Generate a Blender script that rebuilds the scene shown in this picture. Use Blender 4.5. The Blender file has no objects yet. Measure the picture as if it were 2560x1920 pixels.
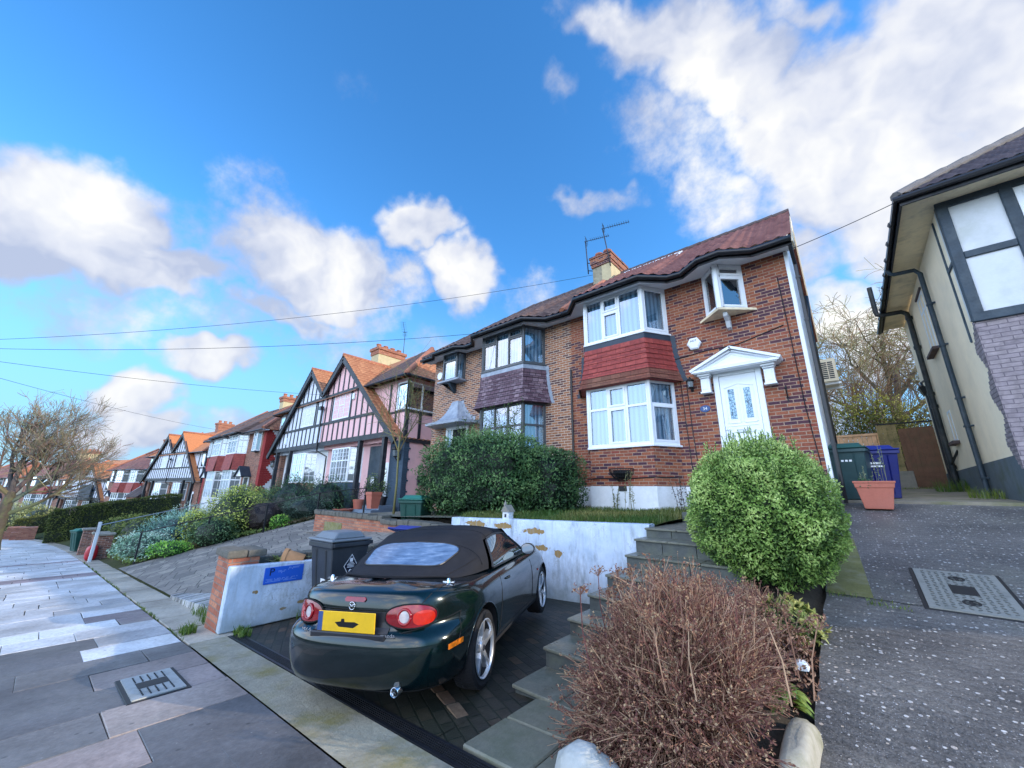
import bpy, bmesh, math, random
from math import sin, cos, pi, radians, sqrt, floor, atan2, exp
from mathutils import Vector, Matrix, noise
V = Vector
sc = bpy.context.scene
COL = sc.collection
rng = random.Random(11)
def U(a, b): return rng.uniform(a, b)
def lerp(a, b, t): return a + (b - a) * t
def clamp(v, a=0., b=1.): return max(a, min(b, v))
def sstep(a, b, x):
    t = clamp((x - a) / (b - a)); return t * t * (3 - 2 * t)
def mixcol(a, b, t): return tuple(lerp(x, y, t) for x, y in zip(a, b))
def fbm(p, s=1., o=3):
    v = 0; a = 1.; f = s
    for _ in range(o):
        v += a * noise.noise(V(p) * f); a *= .5; f *= 2.03
    return v

# ------------------------------------------------------------------ objects
def tag(o, label=None, cat=None, group=None, kind=None):
    if label: o['label'] = label
    if cat: o['category'] = cat
    if group: o['group'] = group
    if kind: o['kind'] = kind
    return o
def thing(name, label, cat, loc=(0, 0, 0), rotz=0., group=None):
    o = bpy.data.objects.new(name, None); COL.objects.link(o)
    o.empty_display_size = .2
    o.location = loc; o.rotation_euler = (0, 0, rotz)
    return tag(o, label, cat, group)
def children(o): return [c for c in bpy.data.objects if c.parent == o]
def copy_tree(o, parent=None):
    c = o.copy(); COL.objects.link(c)
    if parent is not None: c.parent = parent
    for ch in children(o): copy_tree(ch, c)
    return c

class MB:
    def __init__(s): s.v = []; s.f = []; s.m = []; s.c = []; s.usec = False; s.defcol = (.5, .5, .5)
    def poly(s, pts, m=0, col=None):
        n = len(s.v); s.v.extend([tuple(p) for p in pts]); s.f.append(tuple(range(n, n + len(pts)))); s.m.append(m); s.c.append(col)
        if col: s.usec = True
    def mesh(s, vs, fs, m=0, col=None):
        n = len(s.v); s.v.extend([tuple(p) for p in vs])
        for f in fs:
            s.f.append(tuple(i + n for i in f)); s.m.append(m); s.c.append(col)
        if col: s.usec = True
    def hexa(s, p, m=0, col=None):   # 8 points: bottom ring then top ring
        s.mesh(p, [(3, 2, 1, 0), (4, 5, 6, 7), (0, 1, 5, 4), (1, 2, 6, 5), (2, 3, 7, 6), (3, 0, 4, 7)], m, col)
    def box(s, x0, x1, y0, y1, z0, z1, m=0, col=None, X=None):
        if x0 > x1: x0, x1 = x1, x0
        p = [V((x0, y0, z0)), V((x1, y0, z0)), V((x1, y1, z0)), V((x0, y1, z0)), V((x0, y0, z1)), V((x1, y0, z1)), V((x1, y1, z1)), V((x0, y1, z1))]
        if X is not None: p = [X @ q for q in p]
        s.hexa(p, m, col)
    def bar(s, p, q, w, h, up=(0, 0, 1), m=0, col=None, w2=None, h2=None):  # beam p->q, w across, h along up
        p = V(p); q = V(q); d = (q - p).normalized(); up = V(up)
        r = d.cross(up)
        if r.length < 1e-4: r = d.cross(V((1, 0, 0)))
        r.normalize(); u = r.cross(d)
        w2 = w if w2 is None else w2; h2 = h if h2 is None else h2
        a = [p + r * sx * w / 2 + u * sy * h / 2 for sx, sy in ((-1, -1), (1, -1), (1, 1), (-1, 1))]
        b = [q + r * sx * w2 / 2 + u * sy * h2 / 2 for sx, sy in ((-1, -1), (1, -1), (1, 1), (-1, 1))]
        s.hexa(a + b, m, col)
    def tube(s, pts, r, n=6, m=0, col=None, cap=True):
        pts = [V(p) for p in pts]; k = len(pts)
        if k < 2: return
        rs = r if isinstance(r, (list, tuple)) else [r] * k
        t0 = (pts[1] - pts[0]).normalized()
        a = t0.cross(V((0, 0, 1)))
        if a.length < .1: a = t0.cross(V((1, 0, 0)))
        a.normalize()
        vs = []
        for i in range(k):
            if i == 0: t = t0
            elif i == k - 1: t = (pts[i] - pts[i - 1])
            else: t = (pts[i + 1] - pts[i - 1])
            if t.length < 1e-9: t = t0
            t = t.normalized()
            a = a - t * a.dot(t)
            if a.length < 1e-5: a = t.orthogonal()
            a.normalize(); b = t.cross(a)
            for j in range(n):
                th = 2 * pi * j / n
                vs.append(pts[i] + (a * cos(th) + b * sin(th)) * rs[i])
        fs = []
        for i in range(k - 1):
            for j in range(n):
                fs.append((i * n + j, i * n + (j + 1) % n, (i + 1) * n + (j + 1) % n, (i + 1) * n + j))
        if cap:
            fs.append(tuple(reversed(range(n)))); fs.append(tuple(range((k - 1) * n, k * n)))
        s.mesh(vs, fs, m, col)
    def lathe(s, prof, n=24, X=None, m=0, cap=True, col=None):  # prof [(r,z)]
        vs = []; k = len(prof)
        for r, z in prof:
            for j in range(n):
                th = 2 * pi * j / n; p = V((r * cos(th), r * sin(th), z)); vs.append(X @ p if X is not None else p)
        fs = []
        for i in range(k - 1):
            for j in range(n):
                fs.append((i * n + j, i * n + (j + 1) % n, (i + 1) * n + (j + 1) % n, (i + 1) * n + j))
        if cap:
            fs.append(tuple(reversed(range(n)))); fs.append(tuple(range((k - 1) * n, k * n)))
        s.mesh(vs, fs, m, col)
    def prism(s, poly, d, m=0, col=None):   # polygon of 3d points extruded by vector d
        poly = [V(p) for p in poly]; d = V(d); n = len(poly)
        vs = poly + [p + d for p in poly]
        fs = [tuple(reversed(range(n))), tuple(range(n, 2 * n))] + [(i, (i + 1) % n, n + (i + 1) % n, n + i) for i in range(n)]
        s.mesh(vs, fs, m, col)
    def grid(s, fn, nu, nv, m=0, flip=False):
        vs = [fn(i / nu, j / nv) for j in range(nv + 1) for i in range(nu + 1)]
        fs = []
        for j in range(nv):
            for i in range(nu):
                a = j * (nu + 1) + i; q = (a, a + 1, a + nu + 2, a + nu + 1)
                fs.append(q[::-1] if flip else q)
        s.mesh(vs, fs, m)
    def build(s, name, mats, parent=None, smooth=False, bevel=0, uv=True, origin=None, fixn=False, angle=None, segs=1):
        me = bpy.data.meshes.new(name)
        vs = s.v
        if origin is not None:
            ox, oy, oz = origin; vs = [(x - ox, y - oy, z - oz) for x, y, z in vs]
        me.from_pydata(vs, [], s.f)
        if not isinstance(mats, (list, tuple)): mats = [mats]
        for q in mats: me.materials.append(q)
        me.polygons.foreach_set('material_index', s.m)
        if s.usec:
            ca = me.color_attributes.new('col', 'FLOAT_COLOR', 'CORNER')
            buf = []
            for f, c in zip(s.f, s.c):
                c = c or s.defcol; buf.extend((c[0], c[1], c[2], 1.) * len(f))
            ca.data.foreach_set('color', buf)
        if bevel or fixn:
            bm = bmesh.new(); bm.from_mesh(me)
            if fixn:
                bmesh.ops.remove_doubles(bm, verts=bm.verts, dist=1e-5)
                bmesh.ops.recalc_face_normals(bm, faces=bm.faces)
            if bevel:
                es = [e for e in bm.edges if len(e.link_faces) == 2 and e.calc_face_angle(0) > .5]
                bmesh.ops.bevel(bm, geom=es, offset=bevel, segments=segs, affect='EDGES', profile=.6, clamp_overlap=True)
            bm.to_mesh(me); bm.free()
        if uv: box_uv(me)
        if smooth:
            me.polygons.foreach_set('use_smooth', [True] * len(me.polygons))
            if angle: me.set_sharp_from_angle(angle=radians(angle))
        me.update()
        o = bpy.data.objects.new(name, me); COL.objects.link(o)
        if origin is not None: o.location = origin
        if parent is not None:
            o.parent = parent
        return o
def box_uv(me):
    uvl = me.uv_layers.new(name='UVMap')
    buf = [0.] * (2 * len(me.loops)); Z = V((0, 0, 1)); vs = me.vertices; lp = me.loops
    for p in me.polygons:
        n = p.normal
        if abs(n.z) > .985: u = V((1, 0, 0)); w = V((0, 1, 0))
        else:
            u = Z.cross(n); u.normalize(); w = n.cross(u)
        for li in p.loop_indices:
            c = vs[lp[li].vertex_index].co
            buf[2 * li] = c.dot(u); buf[2 * li + 1] = c.dot(w)
    uvl.data.foreach_set('uv', buf)
def struct(mb, name, mats, **k):
    return tag(mb.build(name, mats, **k), kind='structure')

# ------------------------------------------------------------------ materials
def nt(name):
    m = bpy.data.materials.new(name); m.use_nodes = True
    t = m.node_tree; b = t.nodes['Principled BSDF']
    return m, t, t.nodes, t.links, b
def setp(b, col=None, rough=None, metal=None, spec=None, coat=None):
    if col is not None: b.inputs['Base Color'].default_value = (*col, 1)
    if rough is not None: b.inputs['Roughness'].default_value = rough
    if metal is not None: b.inputs['Metallic'].default_value = metal
    if spec is not None: b.inputs['Specular IOR Level'].default_value = spec
    if coat is not None: b.inputs['Coat Weight'].default_value = coat; b.inputs['Coat Roughness'].default_value = .04
def node(t, typ, **k):
    n = t.nodes.new(typ)
    for a, v in k.items(): setattr(n, a, v)
    return n
def noise_n(t, scale, detail=4, rough=.55, coord=None):
    n = t.nodes.new('ShaderNodeTexNoise'); n.inputs['Scale'].default_value = scale; n.inputs['Detail'].default_value = detail; n.inputs['Roughness'].default_value = rough
    if coord is not None: t.links.new(coord, n.inputs['Vector'])
    return n
def ramp(t, fac, stops, interp='LINEAR'):
    r = t.nodes.new('ShaderNodeValToRGB'); r.color_ramp.interpolation = interp
    e = r.color_ramp.elements
    while len(e) < len(stops): e.new(.5)
    for i, (p, c) in enumerate(stops):
        e[i].position = p; e[i].color = (*c, 1) if len(c) == 3 else c
    t.links.new(fac, r.inputs['Fac']); return r
def mixc(t, fac, a, b, mode='MIX'):
    m = t.nodes.new('ShaderNodeMix'); m.data_type = 'RGBA'; m.blend_type = mode
    for val, idx in ((fac, 0), (a, 6), (b, 7)):
        if hasattr(val, 'is_linked'): t.links.new(val, m.inputs[idx])
        elif idx == 0: m.inputs[0].default_value = val
        else: m.inputs[idx].default_value = (*val, 1)
    return m.outputs[2]
def math_n(t, op, a, b=None):
    m = t.nodes.new('ShaderNodeMath'); m.operation = op
    for i, v in enumerate((a, b)):
        if v is None: continue
        if hasattr(v, 'is_linked'): t.links.new(v, m.inputs[i])
        else: m.inputs[i].default_value = v
    return m.outputs[0]
def bump(t, b, h, strength=.3, dist=.01, prev=None):
    n = t.nodes.new('ShaderNodeBump'); n.inputs['Strength'].default_value = strength; n.inputs['Distance'].default_value = dist
    t.links.new(h, n.inputs['Height'])
    if prev is not None: t.links.new(prev, n.inputs['Normal'])
    t.links.new(n.outputs[0], b.inputs['Normal']); return n.outputs[0]
def mat(name, col, rough=.6, var=.25, ns=6., bmp=.0, bs=60., metal=0, spec=.4, coat=0, dirt=None, dirt_amt=.5, dirt_scale=2.5, rv=.0):
    """procedural paint / stone / plastic with two-scale tone variation, optional dirt patches, bump"""
    m, t, N, L, b = nt(name)
    tc = N.new('ShaderNodeTexCoord').outputs['Object']
    n1 = noise_n(t, ns, 5, .6, tc); n2 = noise_n(t, ns * 7, 3, .6, tc)
    f = math_n(t, 'ADD', math_n(t, 'MULTIPLY', n1.outputs[0], .65), math_n(t, 'MULTIPLY', n2.outputs[0], .35))
    lo = tuple(c * (1 - var) for c in col); hi = tuple(min(1, c * (1 + var)) for c in col)
    r = ramp(t, f, [(.3, lo), (.7, hi)])
    out = r.outputs[0]
    if dirt:
        nd = noise_n(t, dirt_scale, 6, .65, tc)
        rd = ramp(t, nd.outputs[0], [(.48, (0, 0, 0)), (.68, (dirt_amt,) * 3)])
        out = mixc(t, rd.outputs[0], out, dirt)
    L.new(out, b.inputs['Base Color']); setp(b, None, rough, metal, spec, coat)
    if rv:
        rr = ramp(t, n1.outputs[0], [(.3, (max(0, rough - rv),) * 3), (.7, (min(1, rough + rv),) * 3)]); L.new(rr.outputs[0], b.inputs['Roughness'])
    if bmp:
        nb = noise_n(t, bs, 4, .6, tc); bump(t, b, nb.outputs[0], bmp, .01)
    return m
def brick_mat(name, stops, mortar, w=.225, h=.075, mort=.010, rough=.8, off=.5, bm=.6, ns=25, dirt=None, rot=0., squash=1., smear=None, dist=.006):
    m, t, N, L, b = nt(name)
    uv = N.new('ShaderNodeTexCoord').outputs['UV']
    mp = N.new('ShaderNodeMapping'); mp.inputs['Rotation'].default_value[2] = rot; L.new(uv, mp.inputs[0])
    # slight wobble so courses are not laser straight
    nw = noise_n(t, 3., 2, .5, mp.outputs[0])
    vm = N.new('ShaderNodeVectorMath'); vm.operation = 'SCALE'; vm.inputs['Scale'].default_value = .012
    L.new(nw.outputs['Color'], vm.inputs[0])
    va = N.new('ShaderNodeVectorMath'); va.operation = 'ADD'; L.new(mp.outputs[0], va.inputs[0]); L.new(vm.outputs[0], va.inputs[1])
    bt = N.new('ShaderNodeTexBrick'); bt.offset = off; bt.squash = squash
    L.new(va.outputs[0], bt.inputs['Vector'])
    bt.inputs['Color1'].default_value = (0, 0, 0, 1); bt.inputs['Color2'].default_value = (1, 1, 1, 1); bt.inputs['Mortar'].default_value = (.5, .5, .5, 1)
    bt.inputs['Scale'].default_value = 1; bt.inputs['Mortar Size'].default_value = mort; bt.inputs['Mortar Smooth'].default_value = .25
    bt.inputs['Bias'].default_value = 0; bt.inputs['Brick Width'].default_value = w; bt.inputs['Row Height'].default_value = h
    r = ramp(t, bt.outputs['Color'], stops)
    n1 = noise_n(t, ns, 5, .6, uv)
    rn = ramp(t, n1.outputs[0], [(.25, (.62, .62, .62)), (.75, (1.25, 1.25, 1.25))])
    c = mixc(t, 1., r.outputs[0], rn.outputs[0], 'MULTIPLY')
    if smear:   # large scale staining
        n3 = noise_n(t, .9, 4, .6, uv); r3 = ramp(t, n3.outputs[0], [(.45, (0, 0, 0)), (.75, (.55,) * 3)]); c = mixc(t, r3.outputs[0], c, smear)
    mn = noise_n(t, 14, 3, .6, uv); mc = ramp(t, mn.outputs[0], [(.3, tuple(q * .7 for q in mortar)), (.7, tuple(min(1, q * 1.15) for q in mortar))])
    c = mixc(t, bt.outputs['Fac'], c, mc.outputs[0])
    L.new(c, b.inputs['Base Color']); setp(b, None, rough, 0, .3)
    inv = math_n(t, 'SUBTRACT', 1., bt.outputs['Fac'])
    nb = noise_n(t, 60, 3, .6, uv)
    hsum = math_n(t, 'ADD', inv, math_n(t, 'MULTIPLY', nb.outputs[0], .5))
    bump(t, b, hsum, bm, dist)
    return m
def attr_mat(name, rough=.6, spec=.3, trans=0., bmp=0, ns=30., var=.3, wet=0):
    m, t, N, L, b = nt(name)
    a = N.new('ShaderNodeAttribute'); a.attribute_name = 'col'
    tc = N.new('ShaderNodeTexCoord').outputs['Object']
    n1 = noise_n(t, ns, 5, .65, tc)
    rn = ramp(t, n1.outputs[0], [(.25, (1 - var,) * 3), (.75, (1 + var,) * 3)])
    c = mixc(t, 1., a.outputs['Color'], rn.outputs[0], 'MULTIPLY')
    L.new(c, b.inputs['Base Color']); setp(b, None, rough, 0, spec)
    if wet:   # stains that ignore the joints, dark gum spots, wet sheen
        n5 = noise_n(t, .9, 6, .65, tc); r5 = ramp(t, n5.outputs[0], [(.35, (.62, .60, .58)), (.6, (1.08, 1.08, 1.08))]); c = mixc(t, 1., c, r5.outputs[0], 'MULTIPLY')
        vg = N.new('ShaderNodeTexVoronoi'); vg.inputs['Scale'].default_value = 5.5; L.new(tc, vg.inputs['Vector']); rg = ramp(t, vg.outputs['Distance'], [(.06, (.5, .5, .5)), (.10, (1, 1, 1))]); c = mixc(t, 1., c, rg.outputs[0], 'MULTIPLY')
        vw = N.new('ShaderNodeTexVoronoi'); vw.inputs['Scale'].default_value = 11; L.new(tc, vw.inputs['Vector']); rw = ramp(t, vw.outputs['Distance'], [(.03, (.5, .5, .5)), (.07, (0, 0, 0))]); c = mixc(t, rw.outputs[0], c, (.45, .44, .42))
        L.new(c, b.inputs['Base Color'])
        n2 = noise_n(t, 1.3, 4, .6, tc); rr = ramp(t, n2.outputs[0], [(.35, (rough - wet,) * 3), (.65, (rough + .1,) * 3)]); L.new(rr.outputs[0], b.inputs['Roughness'])
    if bmp:
        nb = noise_n(t, ns * 2, 4, .6, tc); bump(t, b, nb.outputs[0], bmp, .006)
    if trans:
        tr = N.new('ShaderNodeBsdfTranslucent'); L.new(c, tr.inputs['Color'])
        mx = N.new('ShaderNodeMixShader'); mx.inputs[0].default_value = trans
        L.new(b.outputs[0], mx.inputs[1]); L.new(tr.outputs[0], mx.inputs[2])
        L.new(mx.outputs[0], N['Material Output'].inputs[0])
    return m
def glass_mat(name, tint=(.75, .85, .9), refl=.3, rough=.02, dark=None):
    """window glass: reflection layered over a see-through (or dark) body"""
    m, t, N, L, b = nt(name)
    N.remove(b)
    lw = N.new('ShaderNodeLayerWeight'); lw.inputs['Blend'].default_value = .35
    fac = math_n(t, 'ADD', math_n(t, 'MULTIPLY', lw.outputs['Fresnel'], .8), refl)
    fac = math_n(t, 'MINIMUM', fac, .95)
    g = N.new('ShaderNodeBsdfGlossy'); g.inputs['Roughness'].default_value = rough; g.inputs['Color'].default_value = (.95, .98, 1, 1)
    tc = N.new('ShaderNodeTexCoord').outputs['Object']
    nb = noise_n(t, 1.3, 2, .5, tc); bn = N.new('ShaderNodeBump'); bn.inputs['Strength'].default_value = .12; bn.inputs['Distance'].default_value = .05
    L.new(nb.outputs[0], bn.inputs['Height']); L.new(bn.outputs[0], g.inputs['Normal'])
    if dark is not None:
        s = N.new('ShaderNodeBsdfDiffuse'); s.inputs['Color'].default_value = (*dark, 1)
    else:
        s = N.new('ShaderNodeBsdfTransparent'); s.inputs['Color'].default_value = (*tint, 1)
    mx = N.new('ShaderNodeMixShader'); L.new(fac, mx.inputs[0]); L.new(s.outputs[0], mx.inputs[1]); L.new(g.outputs[0], mx.inputs[2])
    L.new(mx.outputs[0], N['Material Output'].inputs[0])
    return m

MT = {}
MT['brick_red'] = brick_mat('brick_red', [(.0, (.065, .028, .045)), (.27, (.10, .038, .05)), (.36, (.22, .062, .038)), (.62, (.29, .09, .045)), (.82, (.34, .12, .058)), (1., (.24, .055, .04))], (.36, .24, .17), mort=.009)
MT['brick_tan'] = brick_mat('brick_tan', [(.0, (.09, .042, .042)), (.30, (.15, .07, .06)), (.38, (.28, .115, .06)), (.75, (.36, .16, .08)), (1., (.32, .125, .065))], (.52, .42, .33), mort=.011)
MT['brick_old'] = brick_mat('brick_old', [(.0, (.30, .09, .05)), (.5, (.40, .14, .08)), (1., (.48, .21, .12))], (.22, .17, .14), mort=.008, smear=(.12, .10, .09))
MT['brick_far'] = brick_mat('brick_far', [(.0, (.11, .045, .035)), (.5, (.26, .10, .065)), (1., (.34, .15, .09))], (.4, .3, .24), mort=.009)
MT['brick_quoin'] = brick_mat('brick_quoin', [(.0, (.30, .028, .028)), (1., (.40, .045, .04))], (.2, .03, .03), mort=.008)
MT['brick_purple'] = brick_mat('brick_purple', [(.0, (.27, .225, .24)), (1., (.34, .285, .29))], (.17, .14, .16), mort=.006, bm=.9, dist=.01, ns=8)
MT['brick_navy'] = brick_mat('brick_navy', [(.0, (.045, .075, .11)), (1., (.06, .095, .135))], (.05, .075, .11), mort=.006, bm=.5)
MT['white_pvc'] = mat('white_pvc', (.80, .83, .86), .35, .05, 3, spec=.5)
MT['white_render'] = mat('white_render', (.76, .78, .80), .75, .08, 3, .25, 70, dirt=(.35, .37, .33), dirt_amt=.3)
MT['cream'] = mat('cream_render', (.92, .79, .57), .8, .05, 1.5, .25, 80, dirt=(.55, .50, .38), dirt_amt=.25, dirt_scale=1.2)
MT['soffit'] = mat('soffit_cream', (.86, .72, .48), .7, .12, 2, dirt=(.2, .18, .15), dirt_amt=.4)
MT['white_panel'] = mat('white_panel', (.62, .64, .66), .6, .06, 2.5, .15, 30, dirt=(.42, .45, .40), dirt_amt=.55, dirt_scale=1.8)
MT['pink'] = mat('pink_render', (.82, .50, .50), .8, .06, 2, .2, 70, dirt=(.45, .33, .30), dirt_amt=.25)
MT['timber_black'] = mat('timber_black', (.022, .024, .03), .55, .4, 5, .4, 25, dirt=(.09, .085, .085), dirt_amt=.4)
MT['timber_slate'] = mat('timber_slate', (.030, .048, .066), .55, .4, 4, .5, 22, dirt=(.09, .11, .12), dirt_amt=.5)
MT['black_plastic'] = mat('black_plastic', (.012, .013, .017), .35, .3, 5, spec=.5)
MT['lead'] = mat('lead', (.27, .31, .37), .45, .25, 5, .2, 15, dirt=(.5, .54, .58), dirt_amt=.4)
MT['lead_navy'] = mat('lead_navy', (.022, .035, .055), .5, .3, 4, .2, 15, dirt=(.06, .08, .1), dirt_amt=.4)
MT['grey_alu'] = mat('grey_aluminium', (.06, .067, .075), .4, .12, 4, spec=.5)
MT['stone_dark'] = mat('slate_stone', (.075, .082, .078), .42, .35, 4, .3, 40, dirt=(.14, .15, .10), dirt_amt=.55, dirt_scale=3, rv=.15)
MT['tread'] = mat('slate_tread', (.16, .155, .12), .38, .35, 5, .3, 45, dirt=(.08, .095, .07), dirt_amt=.7, dirt_scale=4, rv=.15)
MT['cope'] = mat('coping_stone', (.13, .12, .10), .85, .45, 5, .7, 30, dirt=(.04, .045, .035), dirt_amt=.8, dirt_scale=5)
MT['terracotta'] = mat('terracotta', (.42, .13, .085), .65, .15, 5, .1, 40, dirt=(.3, .12, .09), dirt_amt=.4)
MT['soil'] = mat('soil', (.045, .036, .026), .95, .5, 6, .8, 40)
MT['steel'] = mat('galvanised', (.45, .47, .5), .4, .15, 6, metal=.8)
MT['black_iron'] = mat('black_iron', (.012, .012, .014), .5, .3, 10, spec=.4)
MT['glass'] = glass_mat('window_glass', (.60, .80, .95), .20)
MT['glass_dark'] = glass_mat('window_glass_dark', refl=.5, dark=(.02, .03, .035))
MT['glass_far'] = glass_mat('window_glass_far', refl=.26, dark=(.17, .20, .23), rough=.04)
MT['dark'] = mat('dark_interior', (.012, .013, .016), .8, .3, 3)
def curtain_mat():
    m, t, N, L, b = nt('net_curtain')
    uv = N.new('ShaderNodeTexCoord').outputs['UV']
    w = N.new('ShaderNodeTexWave'); w.wave_type = 'BANDS'; w.bands_direction = 'X'; w.inputs['Scale'].default_value = 2.6; w.inputs['Distortion'].default_value = 3.5; w.inputs['Detail'].default_value = 2; w.inputs['Detail Scale'].default_value = .6
    mp = N.new('ShaderNodeMapping'); mp.inputs['Scale'].default_value = (1, .12, 1); L.new(uv, mp.inputs[0]); L.new(mp.outputs[0], w.inputs['Vector'])
    r = ramp(t, w.outputs['Fac'], [(.0, (.22, .27, .31)), (.5, (.46, .52, .56)), (1, (.62, .67, .70))])
    L.new(r.outputs[0], b.inputs['Base Color']); setp(b, None, .9, 0, .1)
    b.inputs['Emission Color'].default_value = (0, 0, 0, 1)
    bump(t, b, w.outputs['Fac'], .6, .03)
    return m
MT['curtain'] = curtain_mat()
def tile_mat(name, stops, w=.3, h=.32, rough=.75, moss=None, mort=.012, bm=.6):
    m = brick_mat(name, stops, tuple(c * .35 for c in stops[0][1]), w=w, h=h, mort=mort, rough=rough, off=.0 if w > .25 else .5, bm=bm, ns=9, smear=moss)
    return m
MT['tile_red'] = tile_mat('roof_tile_red', [(0, (.17, .062, .048)), (.5, (.24, .09, .065)), (1, (.30, .125, .09))])
MT['tile_brown'] = tile_mat('roof_tile_brown', [(0, (.095, .055, .045)), (.5, (.14, .08, .062)), (1, (.19, .11, .085))], moss=(.07, .07, .04))
MT['tile_orange'] = tile_mat('roof_tile_orange', [(0, (.28, .10, .055)), (.5, (.38, .15, .08)), (1, (.46, .21, .11))], moss=(.25, .09, .05))
MT['tile_dark'] = tile_mat('roof_tile_dark', [(0, (.045, .03, .032)), (.5, (.075, .05, .048)), (1, (.11, .075, .068))], moss=(.05, .05, .035))
MT['ridge'] = mat('ridge_tile', (.38, .15, .09), .8, .25, 5, .3, 30)
MT['ridge_dark'] = mat('ridge_tile_dark', (.10, .07, .065), .8, .35, 5, .3, 30)
MT['hung_red'] = brick_mat('hung_tile_red', [(0, (.27, .042, .036)), (.5, (.33, .056, .045)), (1, (.38, .07, .055))], (.10, .02, .02), w=.27, h=.135, mort=.005, rough=.6, bm=.3, ns=10)
MT['hung_moss'] = brick_mat('hung_tile_mossy', [(0, (.16, .05, .035)), (.5, (.22, .075, .05)), (1, (.26, .10, .065))], (.07, .03, .025), w=.27, h=.135, mort=.005, rough=.85, bm=.5, ns=18, smear=(.15, .11, .07))
MT['hung_purple'] = brick_mat('hung_tile_purple', [(0, (.10, .052, .07)), (.45, (.15, .09, .11)), (.8, (.21, .145, .17)), (1, (.30, .20, .22))], (.03, .02, .03), w=.2, h=.13, mort=.009, rough=.7, bm=.5, ns=14)
MT['leaf'] = attr_mat('leaf', .45, .35, .22, ns=3, var=.2)
MT['twig'] = attr_mat('twig', .85, .2, 0, ns=20, var=.3)
MT['bark'] = mat('bark', (.075, .062, .045), .9, .4, 5, .6, 30, dirt=(.12, .15, .05), dirt_amt=.7, dirt_scale=3)
MT['roof_tiles'] = attr_mat('roof_tiles', .7, .3, 0, .25, 12, .3)
TP = {'red': ((.022, .010, .010), (.19, .065, .048), (.34, .145, .11)), 'brown': ((.014, .010, .010), (.105, .06, .048), (.22, .135, .10)), 'orange': ((.05, .018, .01), (.35, .13, .06), (.54, .25, .12)), 'dark': ((.010, .008, .009), (.055, .038, .04), (.13, .09, .085))}
MT['text_dark'] = mat('text_dark', (.012, .014, .03), .5, .1, 3)
MT['text_white'] = mat('text_white', (.75, .77, .8), .5, .1, 3)

# ------------------------------------------------------------------ camera
cam = bpy.data.cameras.new('camera'); co = bpy.data.objects.new('camera', cam); COL.objects.link(co)
co.matrix_world = Matrix(((0.756655,0.167504,0.631993,0.0000),(0.653661,-0.214726,-0.725686,0.0000),(0.014150,0.962203,-0.271964,1.6500),(0,0,0,1)))
CAMZ = 1.65
sc.camera = co
cam.sensor_width = 36.; cam.sensor_fit = 'HORIZONTAL'; cam.lens = 961. / 2560 * 36.; cam.clip_end = 3000; cam.clip_start = .05

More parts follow.
